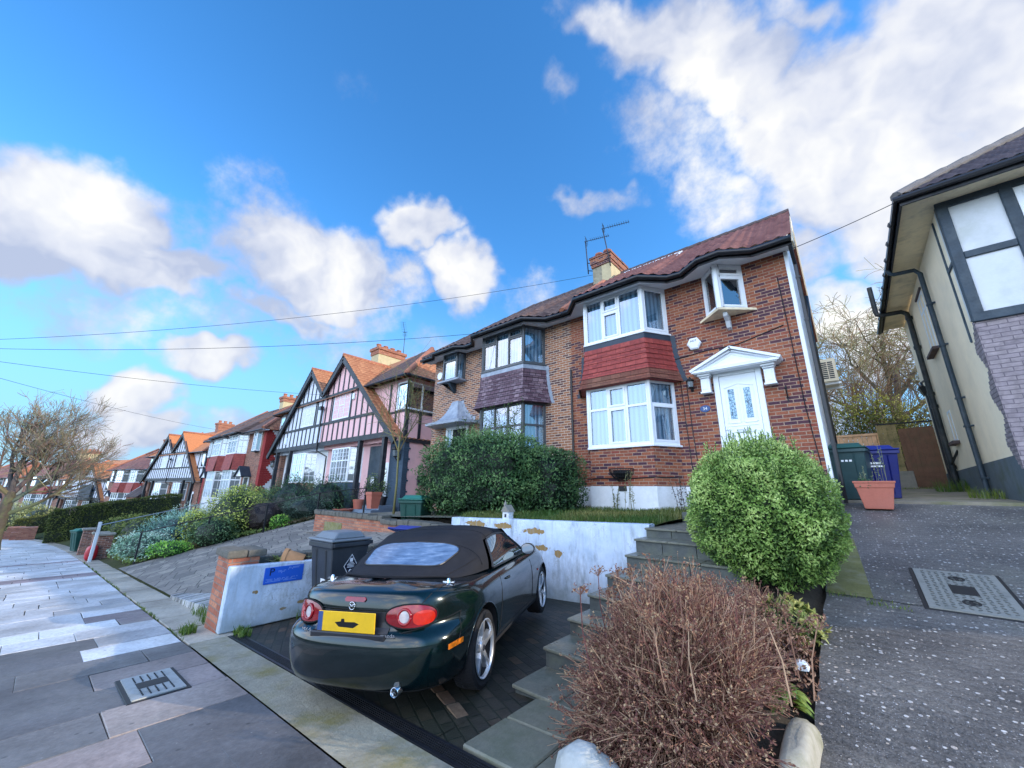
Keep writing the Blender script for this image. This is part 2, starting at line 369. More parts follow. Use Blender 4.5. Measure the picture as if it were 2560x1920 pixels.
# ------------------------------------------------------------------ daylight: sky, clouds, sun
SUN_EL = radians(20); SUN_AZ = radians(24)      # azimuth measured from +X towards +Y (behind the houses, to the right)
CLOUDS = [
    ((-0.9107, -0.0861, 0.404), (-0.2113, 4.9198, 0.5727), (-3.2106, 2.1708, -6.7743), 1.15),
    ((-0.927, 0.0339, 0.3735), (0.3276, 5.4148, 0.3217), (-4.3845, 1.7261, -11.0394), 1.0),
    ((-0.9453, -0.0948, 0.312), (-0.2365, 9.3982, 2.1385), (-4.9773, 6.0482, -13.2446), 0.9),
    ((-0.8296, 0.2881, 0.4784), (1.4294, 3.64, 0.2865), (-3.1698, 1.5589, -6.436), 1.1),
    ((-0.8593, 0.1773, 0.4798), (3.0211, 10.0163, 1.7093), (-6.0768, 5.2945, -12.8384), 0.8),
    ((-0.8874, 0.2785, 0.3673), (2.2159, 5.8484, 0.9194), (-5.1488, 3.2431, -14.899), 0.7),
    ((-0.8384, 0.3806, 0.3902), (3.9019, 7.5621, 1.0083), (-3.437, 6.3616, -13.5912), 0.6),
    ((-0.6732, 0.4251, 0.6051), (3.8509, 8.3839, -1.6059), (-8.541, 2.7798, -11.4547), 1.0),
    ((-0.6603, 0.5409, 0.5209), (4.4132, 7.4147, -2.1053), (-5.5997, 0.751, -7.8782), 1.0),
    ((-0.8589, 0.4006, 0.319), (1.5198, 2.9455, 0.3927), (-3.8653, 3.0211, -14.2014), 0.4),
    ((-0.9606, 0.1771, 0.2142), (2.2102, 9.8067, 1.8037), (-4.0027, 2.9416, -20.381), 1.0),
    ((-0.9868, 0.0818, 0.14), (1.475, 13.1969, 2.6882), (-3.1765, 2.522, -23.8691), 1.0),
    ((-0.992, 0.0856, 0.093), (0.88, 8.3451, 1.7091), (-1.6241, 2.3008, -19.4387), 1.0),
    ((-0.9959, -0.0157, 0.0891), (0.0526, 12.84, 2.8562), (-1.9687, 2.7448, -21.5222), 0.5),
    ((-0.7533, 0.5487, 0.3626), (4.2952, 5.57, 0.4953), (-4.8781, 3.8286, -15.9288), 0.45),
    ((-0.3358, 0.6726, 0.6594), (7.6885, 3.3862, 0.4614), (-10.1927, 13.6837, -19.1479), 0.5),
    ((-0.3102, 0.5227, 0.7941), (12.6609, 11.4608, -2.5971), (-12.9418, 11.0629, -12.3371), 0.35),
    ((-0.5805, 0.2332, 0.7801), (3.2623, 9.0819, -0.2874), (-16.657, 11.7414, -15.9049), 0.15),
    ((-0.0579, 0.6467, 0.7606), (2.4859, 1.7418, -1.2917), (-7.2984, 3.9405, -3.9062), 0.9),
    ((-0.1824, 0.5154, 0.8373), (3.6461, 3.883, -1.5954), (-11.4259, 8.3287, -7.6157), 0.75),
    ((0.0997, 0.8035, 0.5869), (5.0286, -0.5284, -0.1309), (-1.6037, 2.9139, -3.717), 1.1),
    ((0.225, 0.7545, 0.6166), (8.0095, -1.5289, -1.0515), (-3.2086, 4.625, -4.489), 1.0),
    ((-0.1093, 0.7869, 0.6074), (6.1463, 2.1184, -1.6386), (-6.6602, 3.6971, -5.9883), 0.6),
    ((0.0139, 0.8913, 0.4533), (10.0092, 0.0021, -0.3115), (-0.3556, 4.4035, -8.6479), 0.6),
    ((0.0618, 0.9269, 0.3702), (10.8736, 0.0286, -1.8865), (-1.6782, 4.7213, -11.5393), 0.7),
    ((0.0452, 0.6317, 0.7739), (8.3162, 0.9259, -1.2411), (-18.8309, 18.896, -14.3258), 0.55),
    ((0.1656, 0.8761, 0.4529), (8.3079, -0.7377, -1.6109), (-3.3195, 3.9831, -6.4912), 0.8),
    ((-0.9558, 0.0752, 0.2841), (0.3638, 2.6382, 0.5254), (-2.7242, 1.8823, -9.6652), 0.42),
    ((-0.8184, 0.4906, 0.2992), (1.3147, 2.0533, 0.2293), (-2.0644, 2.142, -9.1601), 0.45),
    ((-0.5664, 0.6704, 0.4794), (3.2977, 2.7569, 0.0411), (-1.7677, 3.3433, -6.7632), 0.35),
    ((-0.9823, 0.1679, 0.0835), (0.6228, 3.3279, 0.6342), (-1.2414, 1.833, -18.2932), 0.5),
    ((0.0694, 0.9514, 0.3), (7.5859, -0.1281, -1.3492), (-2.1765, 2.6935, -8.0373), 0.85),
    ((-0.0363, 0.9837, 0.1763), (9.0714, 0.594, -1.4466), (-1.1444, 1.5126, -8.6775), 0.6),
    ((-0.8219, 0.1543, 0.5483), (1.6209, 5.3741, 0.9171), (-6.5677, 4.8757, -11.2179), 0.3),
    ((-0.1367, 0.7197, 0.6807), (3.7505, 1.7411, -1.0876), (-5.4851, 3.2679, -4.557), 0.45),
]
def build_world():
    w = bpy.data.worlds.new('World'); sc.world = w; w.use_nodes = True
    t = w.node_tree; N = t.nodes; L = t.links
    bg = N['Background']
    sky = N.new('ShaderNodeTexSky'); sky.sky_type = 'NISHITA'; sky.sun_disc = False
    sky.sun_elevation = SUN_EL; sky.sun_rotation = radians(90) - SUN_AZ
    sky.air_density = 1.0; sky.dust_density = .3; sky.ozone_density = 2.5
    d = N.new('ShaderNodeTexCoord').outputs['Generated']
    # deepen the blue as the phone picture does
    hs = N.new('ShaderNodeHueSaturation'); hs.inputs['Saturation'].default_value = SKY_SAT; hs.inputs['Value'].default_value = SKY_VAL
    L.new(sky.outputs[0], hs.inputs['Color'])
    base = mixc(t, 1., hs.outputs[0], SKY_TINT, 'MULTIPLY')
    # pale azure towards the horizon instead of the clipped cyan of the raw model
    zz = N.new('ShaderNodeSeparateXYZ'); L.new(d, zz.inputs[0])
    hz = N.new('ShaderNodeMapRange'); hz.interpolation_type = 'SMOOTHSTEP'; hz.inputs[1].default_value = .55; hz.inputs[2].default_value = .02; hz.inputs[4].default_value = .9; L.new(zz.outputs[2], hz.inputs[0])
    base = mixc(t, hz.outputs[0], base, (3.1, 6.2, 9.6))
    # warped direction
    nz = noise_n(t, 3.2, 4, .62, d)
    vs = N.new('ShaderNodeVectorMath'); vs.operation = 'SUBTRACT'; L.new(nz.outputs['Color'], vs.inputs[0]); vs.inputs[1].default_value = (.5, .5, .5)
    sc_ = N.new('ShaderNodeVectorMath'); sc_.operation = 'SCALE'; sc_.inputs['Scale'].default_value = .30; L.new(vs.outputs[0], sc_.inputs[0])
    ad = N.new('ShaderNodeVectorMath'); ad.operation = 'ADD'; L.new(d, ad.inputs[0]); L.new(sc_.outputs[0], ad.inputs[1])
    dw = ad.outputs[0]
    def dot(a, vec):
        n = N.new('ShaderNodeVectorMath'); n.operation = 'DOT_PRODUCT'; L.new(a, n.inputs[0]); n.inputs[1].default_value = vec; return n.outputs['Value']
    total = None
    for c, d1, d2, wt in CLOUDS:
        dc = math_n(t, 'MAXIMUM', dot(dw, c), .05)
        u = math_n(t, 'DIVIDE', dot(dw, d1), dc); v = math_n(t, 'DIVIDE', dot(dw, d2), dc)
        r = math_n(t, 'SQRT', math_n(t, 'ADD', math_n(t, 'MULTIPLY', u, u), math_n(t, 'MULTIPLY', v, v)))
        m = N.new('ShaderNodeMapRange'); m.interpolation_type = 'SMOOTHSTEP'; m.inputs[1].default_value = 1.25; m.inputs[2].default_value = .25; m.inputs[3].default_value = 0; m.inputs[4].default_value = wt
        L.new(r, m.inputs[0])
        # blobs only exist on their own side of the sky
        total = m.outputs[0] if total is None else math_n(t, 'MAXIMUM', total, m.outputs[0])
    # unseen sky behind the viewer: broken cloud added to light the house fronts
    back = N.new('ShaderNodeMapRange'); back.inputs[1].default_value = -.26; back.inputs[2].default_value = -.55; L.new(dot(d, (0, 1., 0)), back.inputs[0])
    base = mixc(t, math_n(t, 'MULTIPLY', back.outputs[0], .5), base, (6.5, 6.1, 5.9))
    nb = noise_n(t, 2.3, 4, .6, d)
    bk = ramp(t, nb.outputs[0], [(.42, (0, 0, 0)), (.6, (1, 1, 1))])
    total = math_n(t, 'MAXIMUM', total, math_n(t, 'MULTIPLY', bk.outputs[0], math_n(t, 'MULTIPLY', back.outputs[0], BACK_AMT)))
    nf = noise_n(t, 9., 5, .66, d)
    dens = math_n(t, 'ADD', total, math_n(t, 'MULTIPLY', math_n(t, 'SUBTRACT', nf.outputs[0], .5), 1.05))
    mask = N.new('ShaderNodeMapRange'); mask.interpolation_type = 'SMOOTHSTEP'; mask.inputs[1].default_value = .18; mask.inputs[2].default_value = .78
    L.new(dens, mask.inputs[0])
    gate = N.new('ShaderNodeMapRange'); gate.inputs[1].default_value = .02; gate.inputs[2].default_value = .25; L.new(total, gate.inputs[0])
    mk = math_n(t, 'MULTIPLY', math_n(t, 'MULTIPLY', mask.outputs[0], gate.outputs[0]), .97)
    # cloud shading: bright towards the sun and above, lavender grey below
    n2 = noise_n(t, 4.2, 4, .58, dw)
    sd = math_n(t, 'ADD', math_n(t, 'MULTIPLY', math_n(t, 'SUBTRACT', n2.outputs[0], .5), 2.9), math_n(t, 'ADD', math_n(t, 'MULTIPLY', dens, .55), math_n(t, 'MULTIPLY', dot(d, (.35, .1, .25)), .45)))
    ccol = ramp(t, sd, [(.0, CL_DARK), (.42, CL_MID), (.85, CL_LIT)])
    csc = N.new('ShaderNodeVectorMath'); csc.operation = 'SCALE'; csc.inputs['Scale'].default_value = CL_GAIN; L.new(ccol.outputs[0], csc.inputs[0])
    out = mixc(t, mk, base, csc.outputs[0])
    # sky behind the viewer boosted as unseen fill light for the shaded fronts
    gn = math_n(t, 'ADD', 1., math_n(t, 'MULTIPLY', back.outputs[0], BACK_GAIN))
    gs = N.new('ShaderNodeVectorMath'); gs.operation = 'SCALE'; L.new(out, gs.inputs[0]); L.new(gn, gs.inputs['Scale']); out = gs.outputs[0]
    # far below the horizon nothing but dull ground light
    L.new(out, bg.inputs['Color']); bg.inputs['Strength'].default_value = .1
SKY_SAT = 1.22; SKY_VAL = 3.5; SKY_TINT = (.70, .97, 1.10); BACK_AMT = .7; BACK_GAIN = 3.3
CL_DARK = (.52, .59, .78); CL_MID = (.82, .85, .94); CL_LIT = (1.08, 1.07, 1.03); CL_GAIN = 10.0
build_world()
sc.world.cycles.sampling_method = 'MANUAL'; sc.world.cycles.sample_map_resolution = 256
sd = bpy.data.lights.new('sun', 'SUN'); so = bpy.data.objects.new('sun', sd); COL.objects.link(so)
sd.energy = 4.6; sd.angle = radians(.5); sd.color = (1., .86, .68)
sv = V((cos(SUN_EL) * cos(SUN_AZ), cos(SUN_EL) * sin(SUN_AZ), sin(SUN_EL)))
so.rotation_euler = sv.to_track_quat('Z', 'Y').to_euler(); so.location = (30, 20, 30)
sc.view_settings.view_transform = 'Standard'; sc.view_settings.look = 'None'; sc.view_settings.exposure = 0; sc.view_settings.gamma = 1
sc.cycles.max_bounces = 6; sc.cycles.transparent_max_bounces = 12; sc.cycles.use_denoising = True

# ------------------------------------------------------------------ lie of the land
def G(x): return .224 + .064 * x if x > -30 else -1.696 + .045 * max(-120, (x + 30))
def Cv(x):
    d = max(0., -(x + 25)); d2 = min(d, 85.)
    return -.0023 * d2 * d2 - .391 * (d - d2)
def ramp_z(x, yb): return G(x) + .26 * (clamp(yb, 1.9, 7.6) - 1.9)
def D(y):   # neighbour's driveway on the right, rising from the pavement
    pts = [(1.5, .22), (3.2, .30), (3.84, .41), (5.66, .68), (9.7, 1.53), (9.92, 1.555)]
    if y <= pts[0][0]: return pts[0][1]
    for (a, za), (b, zb) in zip(pts, pts[1:]):
        if y <= b: return lerp(za, zb, (y - a) / (b - a))
    return pts[-1][1]
def T(x, y):
    yb = y - Cv(x)
    if yb < 1.55: return G(x) - .35
    if x < -7.4: return ramp_z(x, yb) - .03 + (.03 * max(0, min(yb - 9, 40)))
    if yb < 17: return G(max(x, -7)) - .6
    return 1.9 + .01 * min(yb - 17, 100)
def ground_mat():
    m, t, N, L, b = nt('ground_soil_grass')
    tc = N.new('ShaderNodeTexCoord').outputs['Object']
    n1 = noise_n(t, .25, 5, .6, tc); n2 = noise_n(t, 4, 5, .7, tc)
    a = ramp(t, n1.outputs[0], [(.35, (.045, .062, .02)), (.65, (.075, .07, .03))])
    r = ramp(t, n2.outputs[0], [(.2, (.5, .5, .5)), (.8, (1.4, 1.4, 1.4))])
    L.new(mixc(t, 1., a.outputs[0], r.outputs[0], 'MULTIPLY'), b.inputs['Base Color']); setp(b, None, .95, 0, .15)
    bump(t, b, n2.outputs[0], .8, .08); return m
MT['ground'] = ground_mat()
xs = [-900, -600, -400, -280, -200, -150, -120] + [-110 + 2.5 * i for i in range(41)] + [-7.41, -7.39] + [-6 + 3 * i for i in range(9)] + [25, 40, 70, 120, 250, 500, 900]
ys = [-900, -400, -150, -60, -25, -12, -7, -4, -2, 0, 1.5, 1.6, 2.0, 2.6, 3.2, 4, 5, 6, 7, 7.6, 8.5, 9.5, 12, 16.9, 17.1, 22, 30, 45, 70, 120, 250, 500, 900]
mb = MB(); nx = len(xs); vs = []
for yb in ys:
    for x in xs: y = yb + Cv(x); vs.append((x, y, T(x, y)))
mb.mesh(vs, [(j * nx + i, j * nx + i + 1, (j + 1) * nx + i + 1, (j + 1) * nx + i) for j in range(len(ys) - 1) for i in range(nx - 1)])
struct(mb, 'ground', MT['ground'], smooth=True)

# ------------------------------------------------------------------ road, kerb, pavement
MT['asphalt'] = mat('asphalt', (.055, .058, .065), .7, .3, 3, .6, 90)
MT['kerb'] = mat('kerb_granite', (.28, .28, .28), .7, .2, 6, .4, 50)
def strip(name, m, y0, y1, dz, xa=-140, xb=34, step=2.5, ny=1, hfn=None):
    mb = MB(); n = int((xb - xa) / step); vs = []
    for i in range(n + 1):
        x = lerp(xa, xb, i / n)
        for j in range(ny + 1):
            yb = lerp(y0, y1, j / ny); vs.append((x, yb + Cv(x), (hfn(x, yb) if hfn else G(x)) + dz))
    k = ny + 1
    mb.mesh(vs, [(i * k + j, (i + 1) * k + j, (i + 1) * k + j + 1, i * k + j + 1) for i in range(n) for j in range(ny)])
    return struct(mb, name, m)
strip('road', MT['asphalt'], -9.2, -1.85, -.13)
mb = MB()
for i in range(56):
    x0 = -100 + 2.4 * i; x1 = x0 + 2.38
    p = [(x0, -1.85), (x1, -1.85), (x1, -1.7), (x0, -1.7)]
    mb.hexa([(x, y + Cv(x), G(x) - .3) for x, y in p] + [(x, y + Cv(x), G(x) + .002) for x, y in p])
struct(mb, 'kerb', MT['kerb'], bevel=.012)

MT['slab'] = attr_mat('paving_slab', .55, .45, 0, .35, 26, .28, wet=.22)
def slab_col(x, y, r):
    a = rng.random()
    j = .85 + .3 * rng.random()
    if x < -11.5:
        band = abs(((-x) % 7.6) - 3.) < .38
        c = (.25, .20, .215) if band and x > -30 else (.54, .555, .575)  # distant slabs: wet sky reflection painted in as a paler colour
    elif x < -7.4:
        c = (.52, .53, .55) if a < .5 else ((.36, .37, .39) if a < .75 else (.18, .145, .15))
    else:
        c = (.27, .22, .205) if a < .55 else ((.155, .15, .15) if a < .85 else (.25, .21, .19))
    return tuple(q * j for q in c)
mb = MB(); base = MB()
x = 3.2
row = 0
while x > -75:
    w = .62 if x > -12 else .6 + .1 * rng.random()
    x0 = x - w; xm = x - w / 2
    cuts = [-1.69]
    while cuts[-1] < 1.42:
        nx_ = cuts[-1] + rng.choice((.62, .78, .93, .93)); cuts.append(1.492 if nx_ > 1.15 else nx_)
    cuts[-1] = 1.492
    for a, b_ in zip(cuts, cuts[1:]):
        c = slab_col(xm, (a + b_) / 2, row); tar = False
        ym = (a + b_) / 2
        # patches the photograph shows: asphalt infill and a few replaced white slabs
        if xm > -7.9 and xm < -5.1 and ym < .55: c = (.115, .113, .118); tar = True
        if -4.0 < xm < -1.5 and ym > .5: c = (.115, .113, .118); tar = True
        if xm > -3.3 and ym < .6: c = (.115, .113, .118); tar = True
        if -7.2 < xm < -6.5 and ym > .5: c = (.58, .61, .64)
        if -9.4 < xm < -8.0 and ym < .75 and ym > -.6: c = (.60, .63, .66)
        if -4.7 < xm < -4.1 and .5 < ym < 1.5: c = (.31, .26, .235)
        g = .006; h = .002 + .006 * rng.random(); tl = .004 * (rng.random() - .5)
        if tar: g = -.003; h = .004 + .0003 * (row % 3); tl = 0
        xa_, xb_ = x0 + g, x - g
        q = [(xa_, a + g), (xb_, a + g), (xb_, b_ - g), (xa_, b_ - g)]
        q = q if tar else [(px + U(-.007, .007), py + U(-.007, .007)) for px, py in q]
        top = [(px, py + Cv(px), G(px) + h + (tl if k < 2 else -tl)) for k, (px, py) in enumerate(q)]
        bot = [(px, py + Cv(px), G(px) - .03) for px, py in q]
        mb.hexa(bot + top, 0, c)
    x = x0; row += 1
MT['joint'] = mat('joint_sand', (.05, .048, .04), .95, .4, 8, .5, 60)
struct(mb, 'pavement', MT['slab'], bevel=.004)
strip('pavement_bed', MT['joint'], -1.72, 1.5, -.006, -140, 34)
# threshold strip of poured concrete in front of the parking bay, flagstone edging further down
MT['concrete_moss'] = mat('mossy_concrete', (.29, .265, .20), .75, .35, 3, .6, 45, dirt=(.20, .17, .055), dirt_amt=.85, dirt_scale=2.6)
MT['concrete'] = mat('old_concrete', (.27, .25, .21), .75, .3, 3.5, .5, 40, dirt=(.13, .14, .09), dirt_amt=.6, dirt_scale=3)
strip('concrete_threshold', MT['concrete_moss'], 1.498, 1.885, .010, -6.45, 3.2, .4, 3)
mb = MB(); x = -6.5
while x > -62:
    w = U(.75, 1.1); x0 = x - w
    q = [(x0 + .008, 1.515), (x - .008, 1.515), (x - .008, 2.0), (x0 + .008, 2.0)]
    h = U(.0, .014); j = U(.8, 1.15)
    mb.hexa([(a, b + Cv(a), G(a) - .05) for a, b in q] + [(a, b + Cv(a), G(a) + h) for a, b in q], 0, (.38 * j, .34 * j, .275 * j))
    x = x0
struct(mb, 'pavement_edging', MT['slab'], bevel=.006)

# ------------------------------------------------------------------ parking bay
MT['block_paving'] = brick_mat('block_paving', [(0, (.022, .021, .018)), (.55, (.042, .038, .031)), (.85, (.06, .046, .034)), (1, (.095, .06, .038))], (.018, .022, .014), w=.21, h=.105, mort=.008, rough=.5, ns=12, rot=radians(24), smear=(.035, .045, .022), bm=.7)
mb = MB()
def bay(u, v):
    x = lerp(-6.66, -2.39, u); y = lerp(2.03, 5.9, v); return (x, y, G(x) + .002 + .01 * sin(x * 2.1) * sin(y * 1.3))
mb.grid(bay, 24, 20)
mb.grid(lambda u, v: (lerp(-2.40, -1.0, u), lerp(2.03, 2.9, v), G(lerp(-2.40, -1.0, u)) + .001), 8, 6)
struct(mb, 'parking_bay', MT['block_paving'], smooth=True)
mb = MB()
for i in range(14):   # border course of warmer setts near the steps
    a = -2.55 - .235 * i
    y0 = 2.36 + .085 * i
    c = rng.choice(((.16, .095, .06), (.12, .075, .05), (.10, .085, .07), (.19, .125, .08)))
    R_ = Matrix.Translation((a, y0, G(a) + .006)) @ Matrix.Rotation(radians(-20), 4, 'Z')
    mb.box(-.105, .105, -.05, .05, -.02, .004, 0, c, R_)
struct(mb, 'paving_border', MT['slab'], bevel=.004)
# flagstone apron at the foot of the steps
MT['flag'] = mat('flagstone', (.17, .165, .125), .5, .3, 3, .4, 40, dirt=(.09, .10, .06), dirt_amt=.7, dirt_scale=3, rv=.15)
mb = MB()
for x0, x1, y0, y1 in ((-2.16, -1.66, 2.05, 2.46), (-2.16, -1.66, 2.47, 2.83), (-1.65, -1.05, 2.05, 2.5)):
    q = [(x0, y0), (x1, y0), (x1, y1), (x0, y1)]
    mb.hexa([(a, b, G(a) - .05) for a, b in q] + [(a, b, G(a) + .03) for a, b in q])
struct(mb, 'flagstone_apron', MT['flag'], bevel=.01)

t = thing('drain_channel', 'black slotted drain channel across the mouth of the parking bay behind the dark green car', 'drain', (-4, 1.95, G(-4)))
mb = MB(); mb2 = MB()
def gz(x, y, dz): return (x, y, G(x) + dz)
for (y0, y1) in ((1.892, 1.912), (2.008, 2.028)):
    q = [(-6.4, y0), (-1.6, y0), (-1.6, y1), (-6.4, y1)]
    mb.hexa([(a + 4, b - 1.95, G(a) - .1 - G(-4)) for a, b in q] + [(a + 4, b - 1.95, G(a) + .016 - G(-4)) for a, b in q])
q = [(-6.4, 1.912), (-1.6, 1.912), (-1.6, 2.008), (-6.4, 2.008)]
mb.hexa([(a + 4, b - 1.95, G(a) - .1 - G(-4)) for a, b in q] + [(a + 4, b - 1.95, G(a) - .03 - G(-4)) for a, b in q])
for k in range(5):
    y0 = 1.917 + k * .0185; q = [(-6.4, y0), (-1.6, y0), (-1.6, y0 + .009), (-6.4, y0 + .009)]
    mb2.hexa([(a + 4, b - 1.95, G(a) - .02 - G(-4)) for a, b in q] + [(a + 4, b - 1.95, G(a) + .013 - G(-4)) for a, b in q])
for k in range(40):
    x0 = -6.4 + k * .12; q = [(x0, 1.913), (x0 + .012, 1.913), (x0 + .012, 2.007), (x0, 2.007)]
    mb2.hexa([(a + 4, b - 1.95, G(a) - .02 - G(-4)) for a, b in q] + [(a + 4, b - 1.95, G(a) + .010 - G(-4)) for a, b in q])
mb.build('channel', MT['black_plastic'], t); mb2.build('grate', MT['black_iron'], t)

# ------------------------------------------------------------------ neighbour's aggregate driveway
def aggregate_mat():
    m, t, N, L, b = nt('exposed_aggregate')
    tc = N.new('ShaderNodeTexCoord').outputs['Object']
    wp = noise_n(t, 30, 2, .5, tc)
    v = N.new('ShaderNodeTexVoronoi'); v.inputs['Scale'].default_value = 30; L.new(tc, v.inputs['Vector'])
    v2 = N.new('ShaderNodeTexVoronoi'); v2.inputs['Scale'].default_value = 105; L.new(tc, v2.inputs['Vector'])
    n1 = noise_n(t, 1.6, 5, .6, tc); n2 = noise_n(t, 55, 4, .7, tc)
    base = ramp(t, n1.outputs[0], [(.35, (.070, .066, .064)), (.65, (.14, .13, .12))])
    r2 = ramp(t, n2.outputs[0], [(.25, (.3,) * 3), (.75, (1.9,) * 3)])
    c = mixc(t, 1., base.outputs[0], r2.outputs[0], 'MULTIPLY')
    # larger pale pebbles: only some cells, small radius
    sel = N.new('ShaderNodeSeparateColor'); L.new(v.outputs['Color'], sel.inputs[0])
    rad = math_n(t, 'MULTIPLY', math_n(t, 'SUBTRACT', sel.outputs[0], .52), .95)
    peb = N.new('ShaderNodeMapRange'); peb.inputs[1].default_value = 0; peb.inputs[2].default_value = .07; L.new(math_n(t, 'SUBTRACT', rad, v.outputs['Distance']), peb.inputs[0])
    pc = ramp(t, sel.outputs[1], [(0, (.62, .60, .57)), (.6, (.40, .39, .39)), (1, (.5, .41, .33))])
    c = mixc(t, peb.outputs[0], c, pc.outputs[0])
    s2 = N.new('ShaderNodeSeparateColor'); L.new(v2.outputs['Color'], s2.inputs[0])
    rad2 = math_n(t, 'MULTIPLY', math_n(t, 'SUBTRACT', s2.outputs[0], .5), .9)
    p2 = N.new('ShaderNodeMapRange'); p2.inputs[1].default_value = 0; p2.inputs[2].default_value = .12; L.new(math_n(t, 'SUBTRACT', rad2, v2.outputs['Distance']), p2.inputs[0])
    pc2 = ramp(t, s2.outputs[1], [(0, (.46, .46, .47)), (.5, (.2, .2, .21)), (1, (.34, .3, .26))])
    c = mixc(t, p2.outputs[0], c, pc2.outputs[0])
    n4 = noise_n(t, .8, 4, .6, tc); r4 = ramp(t, n4.outputs[0], [(.52, (0, 0, 0)), (.75, (.4,) * 3)])
    c = mixc(t, r4.outputs[0], c, (.10, .11, .07))
    L.new(c, b.inputs['Base Color']); setp(b, None, .5, 0, .45)
    w = N.new('ShaderNodeTexWave'); w.wave_type = 'BANDS'; w.bands_direction = 'Y'; w.inputs['Scale'].default_value = 3.2; w.inputs['Distortion'].default_value = 5.; w.inputs['Detail'].default_value = 3; L.new(tc, w.inputs['Vector'])
    rw = ramp(t, w.outputs['Fac'], [(.0, (.88,) * 3), (.6, (1.05,) * 3)]); c = mixc(t, 1., c, rw.outputs[0], 'MULTIPLY'); L.new(c, b.inputs['Base Color'])
    h = math_n(t, 'ADD', math_n(t, 'MULTIPLY', w.outputs['Fac'], .28), math_n(t, 'ADD', peb.outputs[0], math_n(t, 'MULTIPLY', n2.outputs[0], .8)))
    bump(t, b, h, .7, .012)
    return m
MT['aggregate'] = aggregate_mat()
mb = MB()
def drv(u, v):
    x = lerp(-.43, 14, u ** 1.3); y = lerp(1.5, 9.9, v); z = D(y)
    k = 1 - sstep(1.5, 4.5, y)
    z = lerp(z, G(x) + D(y) - .224, k)
    return (x + (.02 * noise.noise((y * 3, 0, 0)) if u == 0 else 0), y, z + .004)
mb.grid(drv, 40, 60)
struct(mb, 'neighbour_driveway', MT['aggregate'], smooth=True)
mb = MB()   # exposed edge of the slab beside the planting strip
pts = [drv(0, k / 60) for k in range(61)]
for a, b_ in zip(pts, pts[1:]): mb.poly([(a[0], a[1], a[2] - .5), a, b_, (b_[0], b_[1], b_[2] - .5)])
MT['conc_edge'] = mat('dark_concrete_edge', (.10, .105, .085), .9, .4, 5, .6, 30)
struct(mb, 'driveway_edge', MT['conc_edge'])
MT['yard'] = mat('mossy_yard_concrete', (.24, .21, .16), .8, .3, 2.5, .5, 40, dirt=(.13, .14, .05), dirt_amt=.85, dirt_scale=1.6)
mb = MB()
def yard(u, v):
    x = lerp(-.3, 14, u); y = lerp(9.94, 17.2, v); return (x, y, lerp(1.60, 1.97, v) + .02 * noise.noise((x, y * 2, 0)))
mb.grid(yard, 30, 16)
for k in range(30):
    a = yard(k / 30, 0); b_ = yard((k + 1) / 30, 0); mb.poly([(a[0], a[1], a[2] - .3), (b_[0], b_[1], b_[2] - .3), b_, a])
struct(mb, 'yard_slab', MT['yard'], smooth=False)
MT['moss_patch'] = mat('moss_patch', (.17, .16, .055), .9, .3, 6, .7, 40, dirt=(.3, .27, .2), dirt_amt=.5, dirt_scale=5)
mb = MB()
mb.grid(lambda u, v: (lerp(-.42, -.05 - .1 * v, u), lerp(5.62, 7.6, v), D(lerp(5.62, 7.6, v)) + .009), 4, 12)
struct(mb, 'mossy_concrete_patch', MT['moss_patch'])

MT['bump_shade_iron'] = mat('bump_shade_iron', (.15, .15, .135), .5, .2, 8, .3, 50, metal=.3)
mb = MB()
pts = [(-.43 + .12 * k, 5.60 + .018 * noise.noise((k * .7, 1, 2)) + .05 * max(0, k - 6) * .12) for k in range(36)]
for (xa, ya), (xb, yb) in zip(pts, pts[1:]):
    if not (.26 < (xa + xb) / 2 < 1.0): mb.poly([(xa, ya - .008, D(ya) + .0075), (xb, yb - .008, D(yb) + .0075), (xb, yb + .010, D(yb) + .0115), (xa, ya + .010, D(ya) + .0115)])
struct(mb, 'driveway_joint', MT['joint'])
def manhole(name, label, c, w, l, slope, light):
    t = thing(name, label, 'manhole cover', c)
    m1 = mat(name + '_metal', (.40, .42, .42) if light else (.34, .34, .31), .45, .2, 6, .4, 60, metal=.35, dirt=(.10, .11, .10), dirt_amt=.5, dirt_scale=6)
    X = Matrix.Rotation(slope[1], 4, 'Y') @ Matrix.Rotation(slope[0], 4, 'X')
    m = MB(); m.box(-w / 2 - .035, w / 2 + .035, -l / 2 - .035, l / 2 + .035, -.02, .008, X=X); m.build('frame', MT['black_iron'], t, bevel=.003)
    m = MB(); m.box(-w / 2, w / 2, -l / 2, l / 2, 0, .018, X=X)
    s = .052
    nxx = int(w / s) - 1; nyy = int(l / s) - 1
    for i in range(nxx):
        for j in range(nyy):
            cx = (i - (nxx - 1) / 2) * s; cy = (j - (nyy - 1) / 2) * s
            if abs(cx) < .10 and abs(cy) < .13: continue
            a = pi / 4 if (i + j) % 2 else -pi / 4
            if light: a = 0
            m.box(-.016, .016, -.005, .005, .017, .023, 1, X=X @ Matrix.Translation((cx, cy, 0)) @ Matrix.Rotation(a, 4, 'Z'))
    m.build('lid', [m1, MT['black_iron'] if light else MT['bump_shade_iron']], t)  # raised bumps in darker metal, their shadows put into the colour
    m = MB()
    m.box(-.09, .09, -.11, .11, .018, .021, X=X)
    m.build('name_panel', MT['black_iron'], t)
    if not light:
        for sy in (-1, 1):
            m = MB(); m.lathe([(.062, .018), (.062, .022), (.045, .022), (.045, .0185), (0.001, .0185)], 20, X @ Matrix.Translation((.0, sy * .3, 0)), cap=False)
            m.build('lifting_eye', MT['black_iron'], t)
    return t
manhole('manhole_cover', 'pale chequered metal manhole cover set in the dark pavement slabs', (-5.22, 1.0, G(-5.22) + .006), .72, .36, (0, -.064), True)
